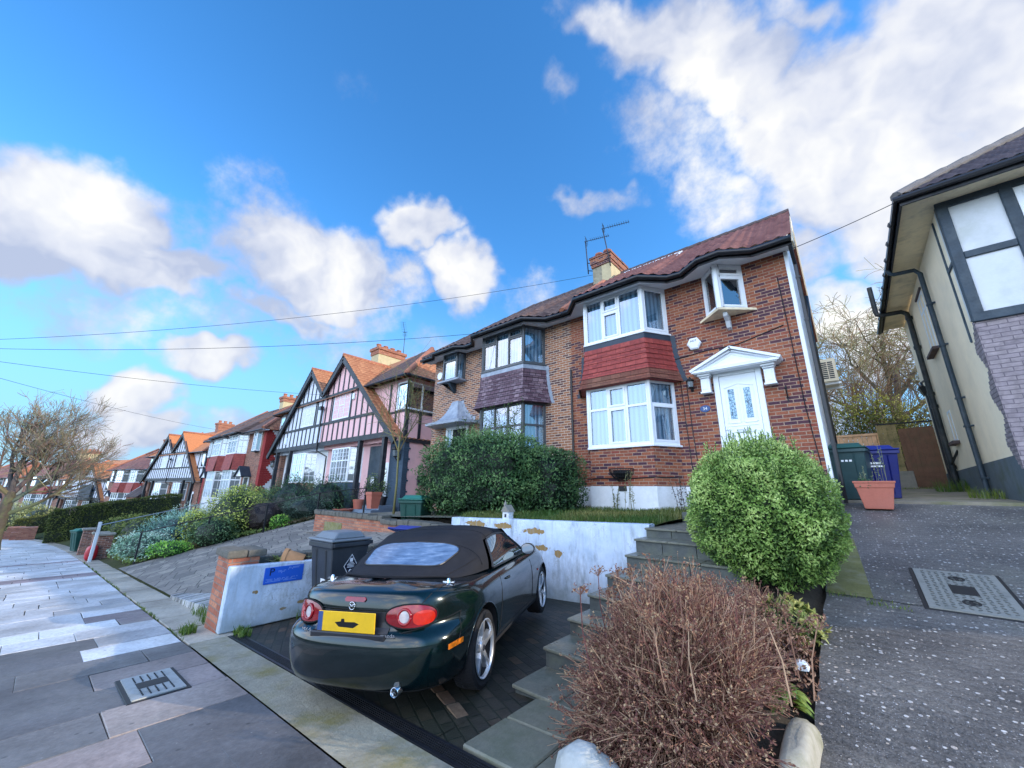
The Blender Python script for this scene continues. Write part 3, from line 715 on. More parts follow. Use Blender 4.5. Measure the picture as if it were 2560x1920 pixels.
manhole('manhole_cover', 'grey patterned cover with two round lifting eyes in the aggregate driveway on the right', (.63, 6.07, D(6.07) + .006), .6, 1.02, (math.atan(.21), 0), False)

# ------------------------------------------------------------------ house building kit
def text_obj(name, body, size, m, parent, X, extrude=.002, align='CENTER'):
    cu = bpy.data.curves.new(name, 'FONT'); cu.body = body; cu.size = size; cu.extrude = extrude; cu.align_x = align; cu.align_y = 'CENTER'
    tmp = bpy.data.objects.new(name, cu); COL.objects.link(tmp)
    dg = bpy.context.evaluated_depsgraph_get(); me = bpy.data.meshes.new_from_object(tmp.evaluated_get(dg))
    bpy.data.objects.remove(tmp); bpy.data.curves.remove(cu)
    me.transform(X); me.materials.clear(); me.materials.append(m)
    o = bpy.data.objects.new(name, me); COL.objects.link(o); o.parent = parent; return o
def facet_X(a, b, n):   # local frame: x along a->b, y outward, z up, origin at a (z=0)
    e = V((b[0] - a[0], b[1] - a[1], 0)); L = e.length; e.normalize(); n = V((n[0], n[1], 0)).normalized()
    return Matrix(((e.x, n.x, 0, a[0]), (e.y, n.y, 0, a[1]), (0, 0, 1, 0), (0, 0, 0, 1))), L
def facet(fr, gl, cu, a, b, z0, z1, n, cols, fw=.07, dep=.06, mw=.06, cgap=.12, bars=None):
    """window facet; cols = [(share, [transom fractions], opener)]"""
    X, L = facet_X(a, b, n)
    fr.box(0, L, -dep, .0, z0, z0 + fw, X=X); fr.box(0, L, -dep, .0, z1 - fw, z1, X=X)
    fr.box(0, fw, -dep, .0, z0 + fw, z1 - fw, X=X); fr.box(L - fw, L, -dep, .0, z0 + fw, z1 - fw, X=X)
    tot = sum(c[0] for c in cols); x = fw; W = L - 2 * fw
    for i, (sh, tr, op) in enumerate(cols):
        x1 = x + W * sh / tot
        xl = x + (mw / 2 if i else 0); xr = x1 - (mw / 2 if i < len(cols) - 1 else 0)
        if i < len(cols) - 1: fr.box(x1 - mw / 2, x1 + mw / 2, -dep, -.002, z0 + fw, z1 - fw, X=X)
        zs = [z0 + fw] + [lerp(z0, z1, q) for q in tr] + [z1 - fw]
        for k in range(len(zs) - 1):
            za = zs[k] + (mw / 2 if k else 0); zb = zs[k + 1] - (mw / 2 if k < len(zs) - 2 else 0)
            if k < len(zs) - 2: fr.box(xl, xr, -dep, -.003, zs[k + 1] - mw / 2, zs[k + 1] + mw / 2, X=X)
            if op and (op is True or k in op):
                s = .045
                fr.box(xl, xr, -.03, .014, za, za + s, X=X); fr.box(xl, xr, -.03, .014, zb - s, zb, X=X)
                fr.box(xl, xl + s, -.03, .014, za + s, zb - s, X=X); fr.box(xr - s, xr, -.03, .014, za + s, zb - s, X=X)
            if bars:
                nxb, nzb = bars
                for q in range(1, nxb): xx = lerp(xl, xr, q / nxb); fr.box(xx - .009, xx + .009, -.035, -.012, za, zb, X=X)
                for q in range(1, nzb): zz = lerp(za, zb, q / nzb); fr.box(xl, xr, -.034, -.013, zz - .009, zz + .009, X=X)
        x = x1
    if gl is not None: gl.poly([X @ V(p) for p in ((fw * .5, -dep * .55, z0 + fw * .5), (L - fw * .5, -dep * .55, z0 + fw * .5), (L - fw * .5, -dep * .55, z1 - fw * .5), (fw * .5, -dep * .55, z1 - fw * .5))])
    if cu is not None: cu.poly([X @ V(p) for p in ((-.02, -cgap, z0), (L + .02, -cgap, z0), (L + .02, -cgap, z1), (-.02, -cgap, z1))])
def eave_at(poly, x):
    for (xa, ya), (xb, yb) in zip(poly, poly[1:]):
        if xa <= x <= xb: return lerp(ya, yb, (x - xa) / (xb - xa) if xb > xa else 0)
    return poly[0][1] if x < poly[0][0] else poly[-1][1]
def tile_profile(x, tw, amp): 
    f = (x / tw) % 1.; return amp * (sin(pi * min(1, f / .62)) if f < .62 else -.25 * sin(pi * (f - .62) / .38))
def tile_roof(mb, lo, hi, x0, x1, tw=.13, th=.32, amp=.020, sub=4, pal='red', step=.045, axis=(1, 0, 0)):
    """ruled roof surface between lo(x) and hi(x) (3d points) with real tile corrugation and course steps"""
    dk, ca, cb = TP[pal]; mb.defcol = mixcol(ca, cb, .35)
    n = max(2, int((x1 - x0) / tw * sub)); Lmax = 0
    for i in range(n + 1):
        x = lerp(x0, x1, i / n); Lmax = max(Lmax, (V(hi(x)) - V(lo(x))).length)
    nc = int(Lmax / th) + 1; vs = []; ds = []
    for c in range(nc): ds += [c * th, c * th + .05, c * th + th * .55, (c + 1) * th - .004]
    for i in range(n + 1):
        x = lerp(x0, x1, i / n); a = V(lo(x)); b = V(hi(x)); L = max(.001, (b - a).length); e = (b - a) / L
        nn = V(axis).cross(e)
        if nn.z < 0: nn = -nn
        nn.normalize()
        for d in ds:
            c = int(d / th + .02); fr = (d - c * th) / th; dd = min(d, L)
            k = 1. if d < L else .3
            vs.append(a + e * dd + nn * (tile_profile(x + (.5 * tw if c % 2 else 0) * 0, tw, amp) * k + step * (1 - fr) + .005 * noise.noise((x * 3, c * 1.7, 0))))
    k = len(ds); base = len(mb.v); mb.v.extend([tuple(p) for p in vs]); mb.usec = True
    for i in range(n):
        ti = int(lerp(x0, x1, (i + .5) / n) / tw + 1000)
        for j in range(k - 1):
            c = (j + 1) // 4; q = j % 4
            t_ = clamp(.5 + .9 * noise.noise((ti * 7.31, c * 3.17, 2.))) 
            col = dk if q == 3 else (mixcol(ca, cb, clamp(t_ + .35)) if q == 0 else mixcol(ca, cb, t_ * .75))  # course risers painted dark as shadow, lower tile edges lighter as highlight
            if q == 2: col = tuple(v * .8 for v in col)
            mb.f.append((base + i * k + j, base + (i + 1) * k + j, base + (i + 1) * k + j + 1, base + i * k + j + 1)); mb.m.append(0); mb.c.append(col)
def pots(mbx, pts, r=.13, h=.35):
    for (x, y, z) in pts: mbx.lathe([(r * 1.1, z), (r * .95, z + h * .7), (r * 1.15, z + h * .8), (r * 1.15, z + h), (r * .8, z + h), (r * .75, z + h * .5)], 14, Matrix.Translation((x, y, 0)))
def yagi(name, label, base, top, boom_dir, blen, foot=None, n=10, elen=.22):
    t = thing(name, label, 'tv aerial', base)
    L = lambda p: V(p) - V(base)
    m = MB(); m.tube([L(base), L(top)], .022, 6); m.build('mast', MT['steel_dark'], t, smooth=True, uv=False)
    bd = V(boom_dir).normalized(); side = bd.cross(V((0, 0, 1))).normalized(); tp = L(top)
    m = MB(); m.tube([tp - bd * .05, tp + bd * blen], .013, 5); m.build('boom', MT['steel_dark'], t, uv=False)
    m = MB()
    for k in range(n):
        q = tp + bd * (.22 + (blen - .25) * k / (n - 1)); m.tube([q - side * elen / 2 + V((0, 0, .02)), q + side * elen / 2 + V((0, 0, .02))], .007, 4)
    for a in (-1, 1):
        for k in range(3):
            q = tp + bd * .06 + V((0, 0, a * (.05 + .05 * k))) - bd * .02 * k
            m.tube([q - side * .16, q + side * .16], .007, 4)
    m.tube([tp + V((0, 0, -.17)), tp + V((0, 0, .17))], .01, 4)
    m.build('elements', MT['steel_dark'], t, uv=False)
    m = MB()
    if foot is not None:
        for dz in (.15, .5): m.tube([V((0, 0, dz)), L(foot) + V((0, 0, dz))], .018, 5)
        m.build('bracket', MT['steel_dark'], t, uv=False)
    return t
MT['steel_dark'] = mat('weathered_steel', (.05, .055, .07), .5, .3, 8, metal=.5)

# ------------------------------------------------------------------ the two near brick houses
WY = 9.65
H1 = thing('semi_detached_house', 'red brick house with white pedimented front door and bright red tile hung bay', 'house', (0, 0, 0))
H2 = thing('semi_detached_house', 'brown brick house with grey framed windows and purple tile hung bay', 'house', (0, 0, 0))
PX = -5.99
EZ = 7.03; RY = 12.92; RZ = 9.98
ev1 = [(-5.99, 9.22), (-5.72, 9.20), (-5.20, 8.66), (-3.32, 8.66), (-2.78, 9.16), (-2.42, 9.2), (-1.95, 8.86), (-1.5, 8.84), (-.92, 9.22), (-.16, 9.23)]
ev2 = [(-13.15, 9.22), (-12.35, 9.22), (-12.0, 8.98), (-10.75, 8.98), (-10.4, 9.22), (-9.95, 9.2), (-9.45, 8.68), (-7.15, 8.68), (-6.6, 9.18), (-5.99, 9.22)]
# walls
mb = MB(); mb.box(-5.99, -.305, WY, WY + .25, 1.84, 6.98); mb.build('front_wall', MT['brick_red'], H1)
mb = MB(); mb.box(-5.99, -.300, WY - .02, WY + .25, .7, 1.838); mb.build('plinth', MT['white_render'], H1)
mb = MB(); mb.prism([(-.29, WY + .002, .9), (-.29, 16.2, .9), (-.29, 16.2, 7.2), (-.29, RY, RZ - .15), (-.29, WY + .002, 7.35)], (-5.69, 0, 0)); mb.build('side_wall', MT['cream_white'] if 'cream_white' in MT else MT['white_render'], H1, fixn=True)
mb = MB()
mb.box(-.36, -.285, WY - .012, WY + .1, 1.4, 6.95); mb.build('corner_trim', MT['white_pvc'], H1, bevel=.006)
# roof: tiled front slope with the eaves swept out over the bays, plain rear slope
mb = MB()
tile_roof(mb, lambda x: (x, eave_at(ev1, x), EZ), lambda x: (x, RY, RZ), -5.97, -.14, tw=.22, th=.42, amp=.03, step=.065)
mb.prism([(-5.97, RY, RZ), (-5.97, 16.6, EZ), (-5.97, 16.6, EZ - .1), (-5.97, RY, RZ - .1)], (5.83, 0, 0))
rf1 = mb.build('roof', MT['roof_tiles'], H1, smooth=True, angle=40)
mb = MB()
for i in range(13): mb.tube([(-5.6 + i * .42, RY, RZ + .02), (-5.6 + i * .42 + .425, RY, RZ + .025)], [.115, .125], 8)
mb.build('ridge_tiles', MT['ridge_dark'], H1, uv=False)
mb = MB()
for i in range(11):
    a = V((-5.98, lerp(9.2, 12.1, i / 11), lerp(EZ, EZ + (RZ - EZ) * .78, i / 11))); b_ = V((-5.98, lerp(9.2, 12.1, (i + 1.03) / 11), lerp(EZ, EZ + (RZ - EZ) * .78, (i + 1.03) / 11)))
    mb.tube([a + V((0, 0, .06)), b_ + V((0, 0, .07))], [.12, .13], 8)
mb.build('party_ridge_tiles', MT['ridge'], H1, uv=False)
mb = MB()   # bargeboards on the gable
mb.prism([(-.13, 9.2, EZ - .12), (-.13, RY, RZ - .1), (-.13, RY, RZ - .36), (-.13, 9.5, EZ - .17)], (-.03, 0, 0)); mb.prism([(-.13, RY, RZ - .1), (-.13, 16.6, EZ - .12), (-.13, 16.3, EZ - .2), (-.13, RY, RZ - .36)], (-.03, 0, 0))
mb.build('bargeboard', MT['cream'], H1, fixn=True)
def eaves(parent, ev, x0, x1, dark=MT['black_plastic'], wall=WY):
    pts = [p for p in ev if x0 <= p[0] <= x1]
    m = MB()
    for (a, ya), (b, yb) in zip(pts, pts[1:]): m.mesh([(a, ya + .03, EZ - .06), (b, yb + .03, EZ - .06), (b, wall + .05, EZ - .06), (a, wall + .05, EZ - .06)], [(0, 1, 2, 3)])
    m.build('soffit', MT['white_pvc'], parent)
    m = MB()
    for (a, ya), (b, yb) in zip(pts, pts[1:]): m.hexa([(a, ya + .02, EZ - .16), (b, yb + .02, EZ - .16), (b, yb + .05, EZ - .16), (a, ya + .05, EZ - .16), (a, ya + .02, EZ + .01), (b, yb + .02, EZ + .01), (b, yb + .05, EZ + .01), (a, ya + .05, EZ + .01)])
    m.build('fascia', dark, parent)
    m = MB(); m.tube([(x, y - .05, EZ - .045) for x, y in pts], .068, 8); m.build('gutter', dark, parent, smooth=True, uv=False)
eaves(H1, ev1, -6.1, 0); eaves(H2, ev2, -14, -5.9)
for i, (xa, xb) in enumerate(((-5.25, -4.22), (-4.17, -3.15))):   # roof windows beside the chimney
    m = MB(); k = (RZ - EZ) / (RY - 9.2)
    y0, y1 = 10.75, 12.45
    def rp(x, y, up): return (x, y, EZ + (y - 9.2) * k + up)
    for (a, b, c, d) in ((xa, xa + .07, y0, y1), (xb - .07, xb, y0, y1), (xa + .07, xb - .07, y0, y0 + .07), (xa + .07, xb - .07, y1 - .07, y1)):
        m.hexa([rp(a, c, .0), rp(b, c, .0), rp(b, d, .0), rp(a, d, .0), rp(a, c, .15), rp(b, c, .15), rp(b, d, .15), rp(a, d, .15)])
    w = m.build('roof_window', MT['white_pvc'], H1)
    m = MB(); m.poly([rp(xa + .06, y0 + .06, .13), rp(xb - .06, y0 + .06, .13), rp(xb - .06, y1 - .06, .13), rp(xa + .06, y1 - .06, .13)]); m.build('pane', MT['glass_far'], w)
# main bay of house 1
def main_bay(H, xl, xr, yl, wl, wr, fm, hung, capm, spec_lo, spec_up, brickm, moss=False):
    """xl..xr front face at depth yl; wl, wr where the sides meet the wall"""
    yf = yl
    plan = [(wl, WY), (xl, yf), (xr, yf), (wr, WY)]
    norm = [(-(WY - yf), -(xl - wl)), (0, -1), ((WY - yf), -(wr - xr))]
    def ring(off, z):
        return [(wl - off * 1.2, WY, z), (xl - off * .75, yf - off, z), (xr + off * .75, yf - off, z), (wr + off * 1.2, WY, z)]
    b = thing('bay_window', None, None); b.parent = H
    m = MB(); m.prism(ring(.0, 1.842), (0, 0, .905)); m.build('bay_wall', brickm, b, fixn=True)
    m = MB(); m.prism(ring(.02, .7), (0, 0, 1.138)); m.build('bay_plinth', MT['white_render'] if moss else brickm, b, fixn=True)
    m = MB(); m.prism(ring(.05, 2.748), (0, 0, .05)); m.build('lower_sill', fm, b, fixn=True, bevel=.008)
    for nm, z0, z1, spec in (('lower_window', 2.80, 4.38, spec_lo), ('upper_window', 5.66, 6.96, spec_up)):
        fr = MB(); gl = MB(); cu = MB()
        for k in range(3):
            facet(fr, gl, cu, plan[k], plan[k + 1], z0, z1, norm[k], spec[k])
        for k in (1, 2):
            fr.lathe([(.05, z0), (.05, z1)], 8, Matrix.Translation((plan[k][0], plan[k][1] + .02, 0)))
        w = fr.build(nm, fm, b, fixn=True)
        gl.build('pane', MT['glass'], w); cu.build('net_curtain', MT['curtain'], w)
    # tile hanging: stepped courses flaring outwards at the foot
    m = MB(); zt, zb = 5.47, 4.36; nc = 8
    for c in range(nc):
        za = lerp(zb, zt, c / nc); zc = lerp(zb, zt, (c + 1) / nc)
        fl = lambda z: .03 + .16 * (1 - (z - zb) / (zt - zb)) ** 2
        lo = ring(fl(za) + .022, za); hi = ring(fl(zc) + .002, zc + .012); mi = 1 if (moss and c < 2) else 0
        for k in range(3): m.poly([lo[k], lo[k + 1], hi[k + 1], hi[k]], mi)
        inn = ring(fl(za) - .01, za)
        for k in range(3): m.poly([inn[k], inn[k + 1], lo[k + 1], lo[k]], mi)
    m.poly(ring(.16, 4.362)[::-1], 0)
    m.build('tile_hanging', hung, b)
    m = MB()
    lo = ring(.035, 5.47); hi = ring(.03, 5.62)
    for k in range(3): m.poly([lo[k], lo[k + 1], hi[k + 1], hi[k]])
    # lead soakers running down both sides against the brickwork
    for sx, wx in ((-1, wl), (1, wr)):
        for q in range(8):
            za = lerp(4.36, 5.6, q / 8); zb2 = lerp(4.36, 5.6, (q + 1) / 8); f0 = .03 + .16 * (1 - q / 8) ** 2; f1 = .03 + .16 * (1 - (q + 1) / 8) ** 2
            m.poly([(wx + sx * (f0 * 1.2 - .02), WY - .012, za), (wx + sx * (f0 * 1.2 + .13), WY - .012, za), (wx + sx * (f1 * 1.2 + .10), WY - .012, zb2), (wx + sx * (f1 * 1.2 - .02), WY - .012, zb2)])
    m.build('flashing', capm, b)
    m = MB(); m.prism(ring(.055, 5.615), (0, 0, .045)); m.build('upper_sill', fm, b, fixn=True, bevel=.006)
    return b
lo1 = [[(1, [.62], False)], [(1, [.62], False), (1, [.62], True), (1, [.62], False)], [(1, [.62], {0})]]
up1 = [[(1, [], False)], [(1, [], False), (1.05, [.62], True), (1.2, [], False)], [(1, [], True)]]
main_bay(H1, -5.10, -3.43, 9.0, -5.47, -3.02, MT['white_pvc'], [MT['hung_red'], MT['hung_moss']], MT['lead_navy'], lo1, up1, MT['brick_red'], True)
lo2 = [[(1, [.55], False)], [(1, [.55], False), (1, [.55], False), (1, [.55], False)], [(1, [.55], False)]]
up2 = [[(1, [], False)], [(1, [.74], {1}), (1, [], False), (1, [.74], {1})], [(1, [], False)]]
main_bay(H2, -9.22, -7.38, 9.0, -9.62, -6.98, MT['grey_alu'], [MT['hung_purple']], MT['lead'], lo2, up2, MT['brick_tan'])
# pointed oriel window of house 1
b = thing('oriel_window', None, None); b.parent = H1
fr = MB(); gl = MB(); cu = MB()
pa, pb, pc = (-2.09, WY), (-1.69, 9.2), (-1.2, WY)
facet(fr, gl, cu, pa, pb, 5.80, 6.96, (-.45, -.4), [(1, [], True)], cgap=.1); facet(fr, gl, cu, pb, pc, 5.80, 6.96, (.45, -.49), [(1, [.74], {0, 1})], cgap=.1)
fr.lathe([(.06, 5.8), (.06, 6.96)], 8, Matrix.Translation((pb[0], pb[1] + .03, 0)))
w = fr.build('frame', MT['white_pvc'], b, fixn=True); gl.build('pane', MT['glass'], w); cu.build('backing', MT['dark_room'] if 'dark_room' in MT else MT['dark'], w)
m = MB(); m.prism([(-2.24, WY - .003, 5.745), (-1.69, 9.08, 5.745), (-1.03, WY - .003, 5.745)], (0, 0, .052)); m.build('sill', MT['soffit'], b, fixn=True)
m = MB(); m.prism([(-1.66, WY, 5.74), (-1.66, 9.28, 5.74), (-1.66, 9.30, 5.64), (-1.66, 9.45, 5.56), (-1.66, 9.52, 5.42), (-1.66, WY, 5.40)], (.09, 0, 0)); m.build('bracket', MT['white_panel'], b, fixn=True, bevel=.008)
# front door and pediment
d = thing('front_door', None, None); d.parent = H1
m = MB(); y0, y1 = WY - .05, WY + .02
m.box(-2.115, -2.0, y0, y1, 2.3, 4.42); m.box(-1.265, -1.15, y0, y1, 2.3, 4.42); m.box(-2.0, -1.265, y0, y1, 4.31, 4.42); m.box(-2.06, -1.205, y0 - .015, y1, 4.42, 4.48)
m.build('frame', MT['white_pvc'], d, bevel=.008)
m = MB(); m.box(-1.995, -1.27, WY - .03, WY, 2.3, 4.305); m.build('leaf', MT['white_pvc'], d, bevel=.004)
m = MB()
for xc in (-1.79, -1.475):
    for (a, b_, z0, z1) in ((xc - .135, xc - .115, 3.22, 4.02), (xc + .115, xc + .135, 3.22, 4.02), (xc - .115, xc + .115, 3.20, 3.22)): m.box(a, b_, WY - .042, WY - .028, z0, z1)
    s = 1 if xc < -1.6 else -1
    m.bar((xc - .135, WY - .035, 4.02 + (0 if s > 0 else .07)), (xc + .135, WY - .035, 4.02 + (.07 if s > 0 else 0)), .02, .014, (0, -1, 0))
    m.box(xc - .15, xc + .15, WY - .042, WY - .028, 2.45, 2.46); m.box(xc - .15, xc + .15, WY - .042, WY - .028, 3.0, 3.01)
m.box(-1.93, -1.34, WY - .04, WY - .028, 3.135, 3.145)
m.build('moulding', MT['white_pvc'], d)
def leaded_mat():
    m, t, N, L, b = nt('leaded_glass')
    tc = N.new('ShaderNodeTexCoord').outputs['Object']
    mp = N.new('ShaderNodeMapping'); mp.inputs['Scale'].default_value = (1, 0, .75); L.new(tc, mp.inputs[0])
    v = N.new('ShaderNodeTexVoronoi'); v.feature = 'DISTANCE_TO_EDGE'; v.inputs['Scale'].default_value = 20; v.inputs['Randomness'].default_value = .75; L.new(mp.outputs[0], v.inputs['Vector'])
    r = ramp(t, v.outputs['Distance'], [(.03, (.05, .09, .13)), (.075, (.24, .42, .56)), (.4, (.42, .60, .70))])
    L.new(r.outputs[0], b.inputs['Base Color']); setp(b, None, .15, 0, .6); return m
MT['leaded'] = leaded_mat()
for xc in (-1.79, -1.475):
    m = MB(); m.box(xc - .062, xc + .062, WY - .038, WY - .03, 3.3, 3.98); m.build('glass_panel', MT['leaded'], d)
m = MB(); m.box(-1.76, -1.5, WY - .05, WY - .03, 2.985, 3.06); m.build('letterbox', MT['steel'], d, bevel=.006)
m = MB(); m.box(-1.985, -1.95, WY - .05, WY - .03, 2.95, 3.15); m.box(-1.98, -1.955, WY - .075, WY - .05, 3.06, 3.085); m.box(-1.98, -1.87, WY - .085, WY - .07, 3.06, 3.085); m.build('handle', MT['white_pvc'], d, bevel=.004)
c = thing('door_canopy', None, None); c.parent = H1
m = MB(); yb_ = WY
m.prism([(-2.42, yb_, 4.44), (-.83, yb_, 4.44), (-.83, yb_, 4.48), (-1.63, yb_, 4.83), (-2.42, yb_, 4.48)], (0, -.26, 0))
m.build('tympanum', MT['white_pvc'], c, fixn=True)
m = MB()
m.box(-2.49, -.76, WY - .36, WY, 4.405, 4.455); m.box(-2.45, -.80, WY - .33, WY, 4.385, 4.404)
for sx, xe in ((-1, -2.52), (1, -.73)):
    m.bar((xe, WY - .19, 4.455), (-1.63 - sx * .01, WY - .19, 4.875), .38, .055, (0, 0, 1)); m.bar((xe - sx * .09, WY - .285, 4.45), (-1.63 - sx * .01, WY - .285, 4.81), .06, .03, (0, 0, 1))
m.build('cornice', MT['white_pvc'], c, fixn=True)
m = MB(); m.bar((-2.15, WY - .262, 4.50), (-1.63, WY - .262, 4.73), .015, .02); m.bar((-1.11, WY - .262, 4.50), (-1.63, WY - .262, 4.73), .015, .02); m.box(-2.15, -1.11, WY - .27, WY - .255, 4.49, 4.505); m.build('moulding', MT['white_pvc'], c)
for xa, xb in ((-2.36, -2.17), (-1.09, -.9)):
    m = MB(); m.box(xa, xb, WY - .16, WY, 3.98, 4.30); m.box(xa - .02, xb + .02, WY - .19, WY, 3.94, 3.98); m.box(xa - .015, xb + .015, WY - .2, WY, 4.30, 4.34); m.box(xa - .035, xb + .035, WY - .26, WY, 4.34, 4.385); m.box(xa + .04, xb - .04, WY - .17, WY - .16, 4.03, 4.25)
    m.build('bracket', MT['white_pvc'], c, bevel=.006)
m = MB()   # stepped lead above the pediment
for k in range(6):
    for sx in (-1, 1): m.box(-1.63 + sx * (.06 + k * .15) - .08, -1.63 + sx * (.06 + k * .15) + .08, WY - .014, WY, 4.86 - k * .067, 4.925 - k * .067)
m.build('flashing', MT['lead_navy'], c)
# small fittings on the front of house 1
m = MB(); m.lathe([(.155, 0), (.17, .01), (.17, .06), (.13, .085)], 6, Matrix.Translation((-2.43, WY, 5.25)) @ Matrix.Rotation(pi / 2, 4, 'X')); al = m.build('alarm_box', MT['white_pvc'], H1, bevel=.006, uv=False)
text_obj('lettering', 'ADT', .075, MT['text_dark'], al, Matrix.Translation((-2.43, WY - .087, 5.31)) @ Matrix.Rotation(pi / 2, 4, 'X'))
m = MB(); m.lathe([(.11, 0), (.115, .012), (.105, .018)], 24, Matrix.Translation((-2.37, WY, 3.61)) @ Matrix.Scale(.72, 4, (0, 0, 1)) @ Matrix.Rotation(pi / 2, 4, 'X'))
MT['plaque'] = mat('plaque_blue', (.035, .075, .21), .35, .1, 5)
npq = m.build('number_plaque', MT['plaque'], H1, uv=False)
text_obj('number', '34', .10, MT['text_white'], npq, Matrix.Translation((-2.37, WY - .019, 3.61)) @ Matrix.Rotation(pi / 2, 4, 'X'))
def lantern(H, x, y, z, s=1., m_=None):
    m_ = m_ or MT['black_iron']
    m = MB(); m.box(x - .03 * s, x + .03 * s, y - .02 * s, y, z - .16 * s, z - .02 * s); m.tube([(x, y - .01, z - .12 * s), (x, y - .09 * s, z - .16 * s), (x, y - .13 * s, z - .1 * s)], .012 * s, 5)
    m.lathe([(.03 * s, z - .1 * s), (.05 * s, z - .08 * s), (.07 * s, z + .06 * s), (.10 * s, z + .07 * s), (.085 * s, z + .11 * s), (.02 * s, z + .14 * s), (.02 * s, z + .18 * s)], 8, Matrix.Translation((x, y - .13 * s, 0)))
    o = m.build('wall_lantern', m_, H, uv=False)
    m = MB(); m.lathe([(.056 * s, z - .075 * s), (.074 * s, z + .055 * s)], 8, Matrix.Translation((x, y - .13 * s, 0)), cap=False); m.build('lamp_glass', MT['glass_far'], o, uv=False)
lantern(H1, -2.60, WY, 4.22)
m = MB(); m.bar((-.76, WY - .01, 3.9), (-.76, WY - .01, 3.55), .02, .02, (0, 1, 0)); m.tube([(-.76, WY, 3.86), (-.76, WY - .16, 3.84), (-.76, WY - .2, 3.78)], .012, 5); m.tube([(-.76, WY, 3.6), (-.76, WY - .14, 3.83)], .009, 5); m.build('basket_bracket', MT['black_iron'], H1, uv=False)
m = MB()
m.tube([(-2.86, WY - .01, 4.4), (-2.83, WY - .012, 3.4), (-2.8, WY - .01, 2.3), (-2.72, WY - .01, 1.95)], .008, 4); m.tube([(-2.72, WY - .01, 4.35), (-2.7, WY - .012, 3.1), (-2.66, WY - .01, 2.2)], .008, 4)
m.tube([(-2.95, WY - .012, 4.95), (-2.2, WY - .01, 5.02), (-1.5, WY - .012, 5.02), (-.6, WY - .01, 5.24)], .012, 4)
m.tube([(-.55, WY - .01, 6.4), (-.52, WY - .012, 5.0), (-.5, WY - .01, 3.4), (-.42, WY - .01, 2.0)], .008, 4)
m.tube([(-5.2, 8.99, 2.0), (-4.9, 8.985, 2.03), (-4.2, 8.985, 2.01), (-3.45, 8.985, 2.04), (-3.1, 9.4, 2.04)], .012, 4)
m.build('cable_runs', MT['black_plastic'], H1, uv=False)
m = MB(); m.tube([(-.2, 9.28, EZ - .06), (-.2, 9.32, EZ - .22), (-.19, WY - .06, EZ - .5), (-.185, WY - .06, 1.55)], .036, 8)
for z in (2.6, 3.9, 5.2, 6.2): m.lathe([(.046, z), (.046, z + .05)], 8, Matrix.Translation((-.185, WY - .06, 0)))
m.build('downpipe', MT['black_plastic'], H1, smooth=True, angle=40, uv=False)
m = MB(); m.tube([(-.16, 11.6, 6.6), (-.17, 11.6, 6.2), (-.2, 11.4, 5.9), (-.2, 11.4, 1.6)], .055, 8); m.tube([(-.2, 10.6, 5.6), (-.2, 10.6, 1.6)], .05, 8)
m.build('soil_pipe', MT['black_plastic'], H1, smooth=True, uv=False)
m = MB(); m.tube([(-6.0, WY - .03, 5.3), (-5.99, WY - .03, 1.3)], .03, 6); m.build('thin_pipe', MT['black_plastic'], H1, uv=False)
# black hay rack planter and air vent under the bay
t = thing('hanging_planter', 'black wire half basket planter fixed to brickwork under the bay window', 'planter', (-4.25, 8.99, 2.24))
m = MB(); R0 = .31
for k in range(15):
    a = pi * k / 14; m.tube([(R0 * cos(a), -R0 * .72 * sin(a), 0), (R0 * .95 * cos(a), -R0 * .7 * sin(a), -.10), (R0 * .6 * cos(a), -R0 * .5 * sin(a), -.22), (R0 * .25 * cos(a), -.04 * sin(a) - .01, -.29)], .008, 4)
for z, rr in ((0, 1), (-.1, .95), (-.18, .75)):
    m.tube([(R0 * rr * cos(pi * k / 14), -R0 * rr * .72 * sin(pi * k / 14), z) for k in range(15)], .011, 4)
m.build('wire_basket', MT['black_iron'], t, uv=False)
m = MB(); m.lathe([(.22, -.03), (.20, -.12), (.12, -.2), (.02, -.25)], 16, Matrix.Translation((0, -.02, 0)) @ Matrix.Scale(.7, 4, (0, 1, 0))); m.build('liner', MT['black_plastic'], t, uv=False)
m = MB(); m.box(-4.34, -4.14, 8.965, 8.99, 1.72, 1.84); m.build('air_brick', MT['black_plastic'], H1, bevel=.004)
# air conditioner hung on the side wall
t = thing('air_conditioner', 'cream air conditioning unit bracketed high on the side wall beside black pipes', 'air conditioner', (-.29, 12.6, 4.42))
m = MB(); m.box(.06, .42, -.42, .42, .02, .62); m.build('casing', MT['cream'], t, bevel=.015)
m = MB()
for k in range(9): 
    m.box(.12, .24, -.426, -.42, .1 + k * .05, .13 + k * .05); m.box(.26, .36, -.426, -.42, .1 + k * .05, .13 + k * .05)
m.build('grille', MT['black_plastic'], t)
m = MB()
for y in (-.3, .3): m.box(0, .46, y - .02, y + .02, -.03, .02); m.box(0, .03, y - .02, y + .02, -.3, .02)
m.build('bracket', MT['white_pvc'], t)

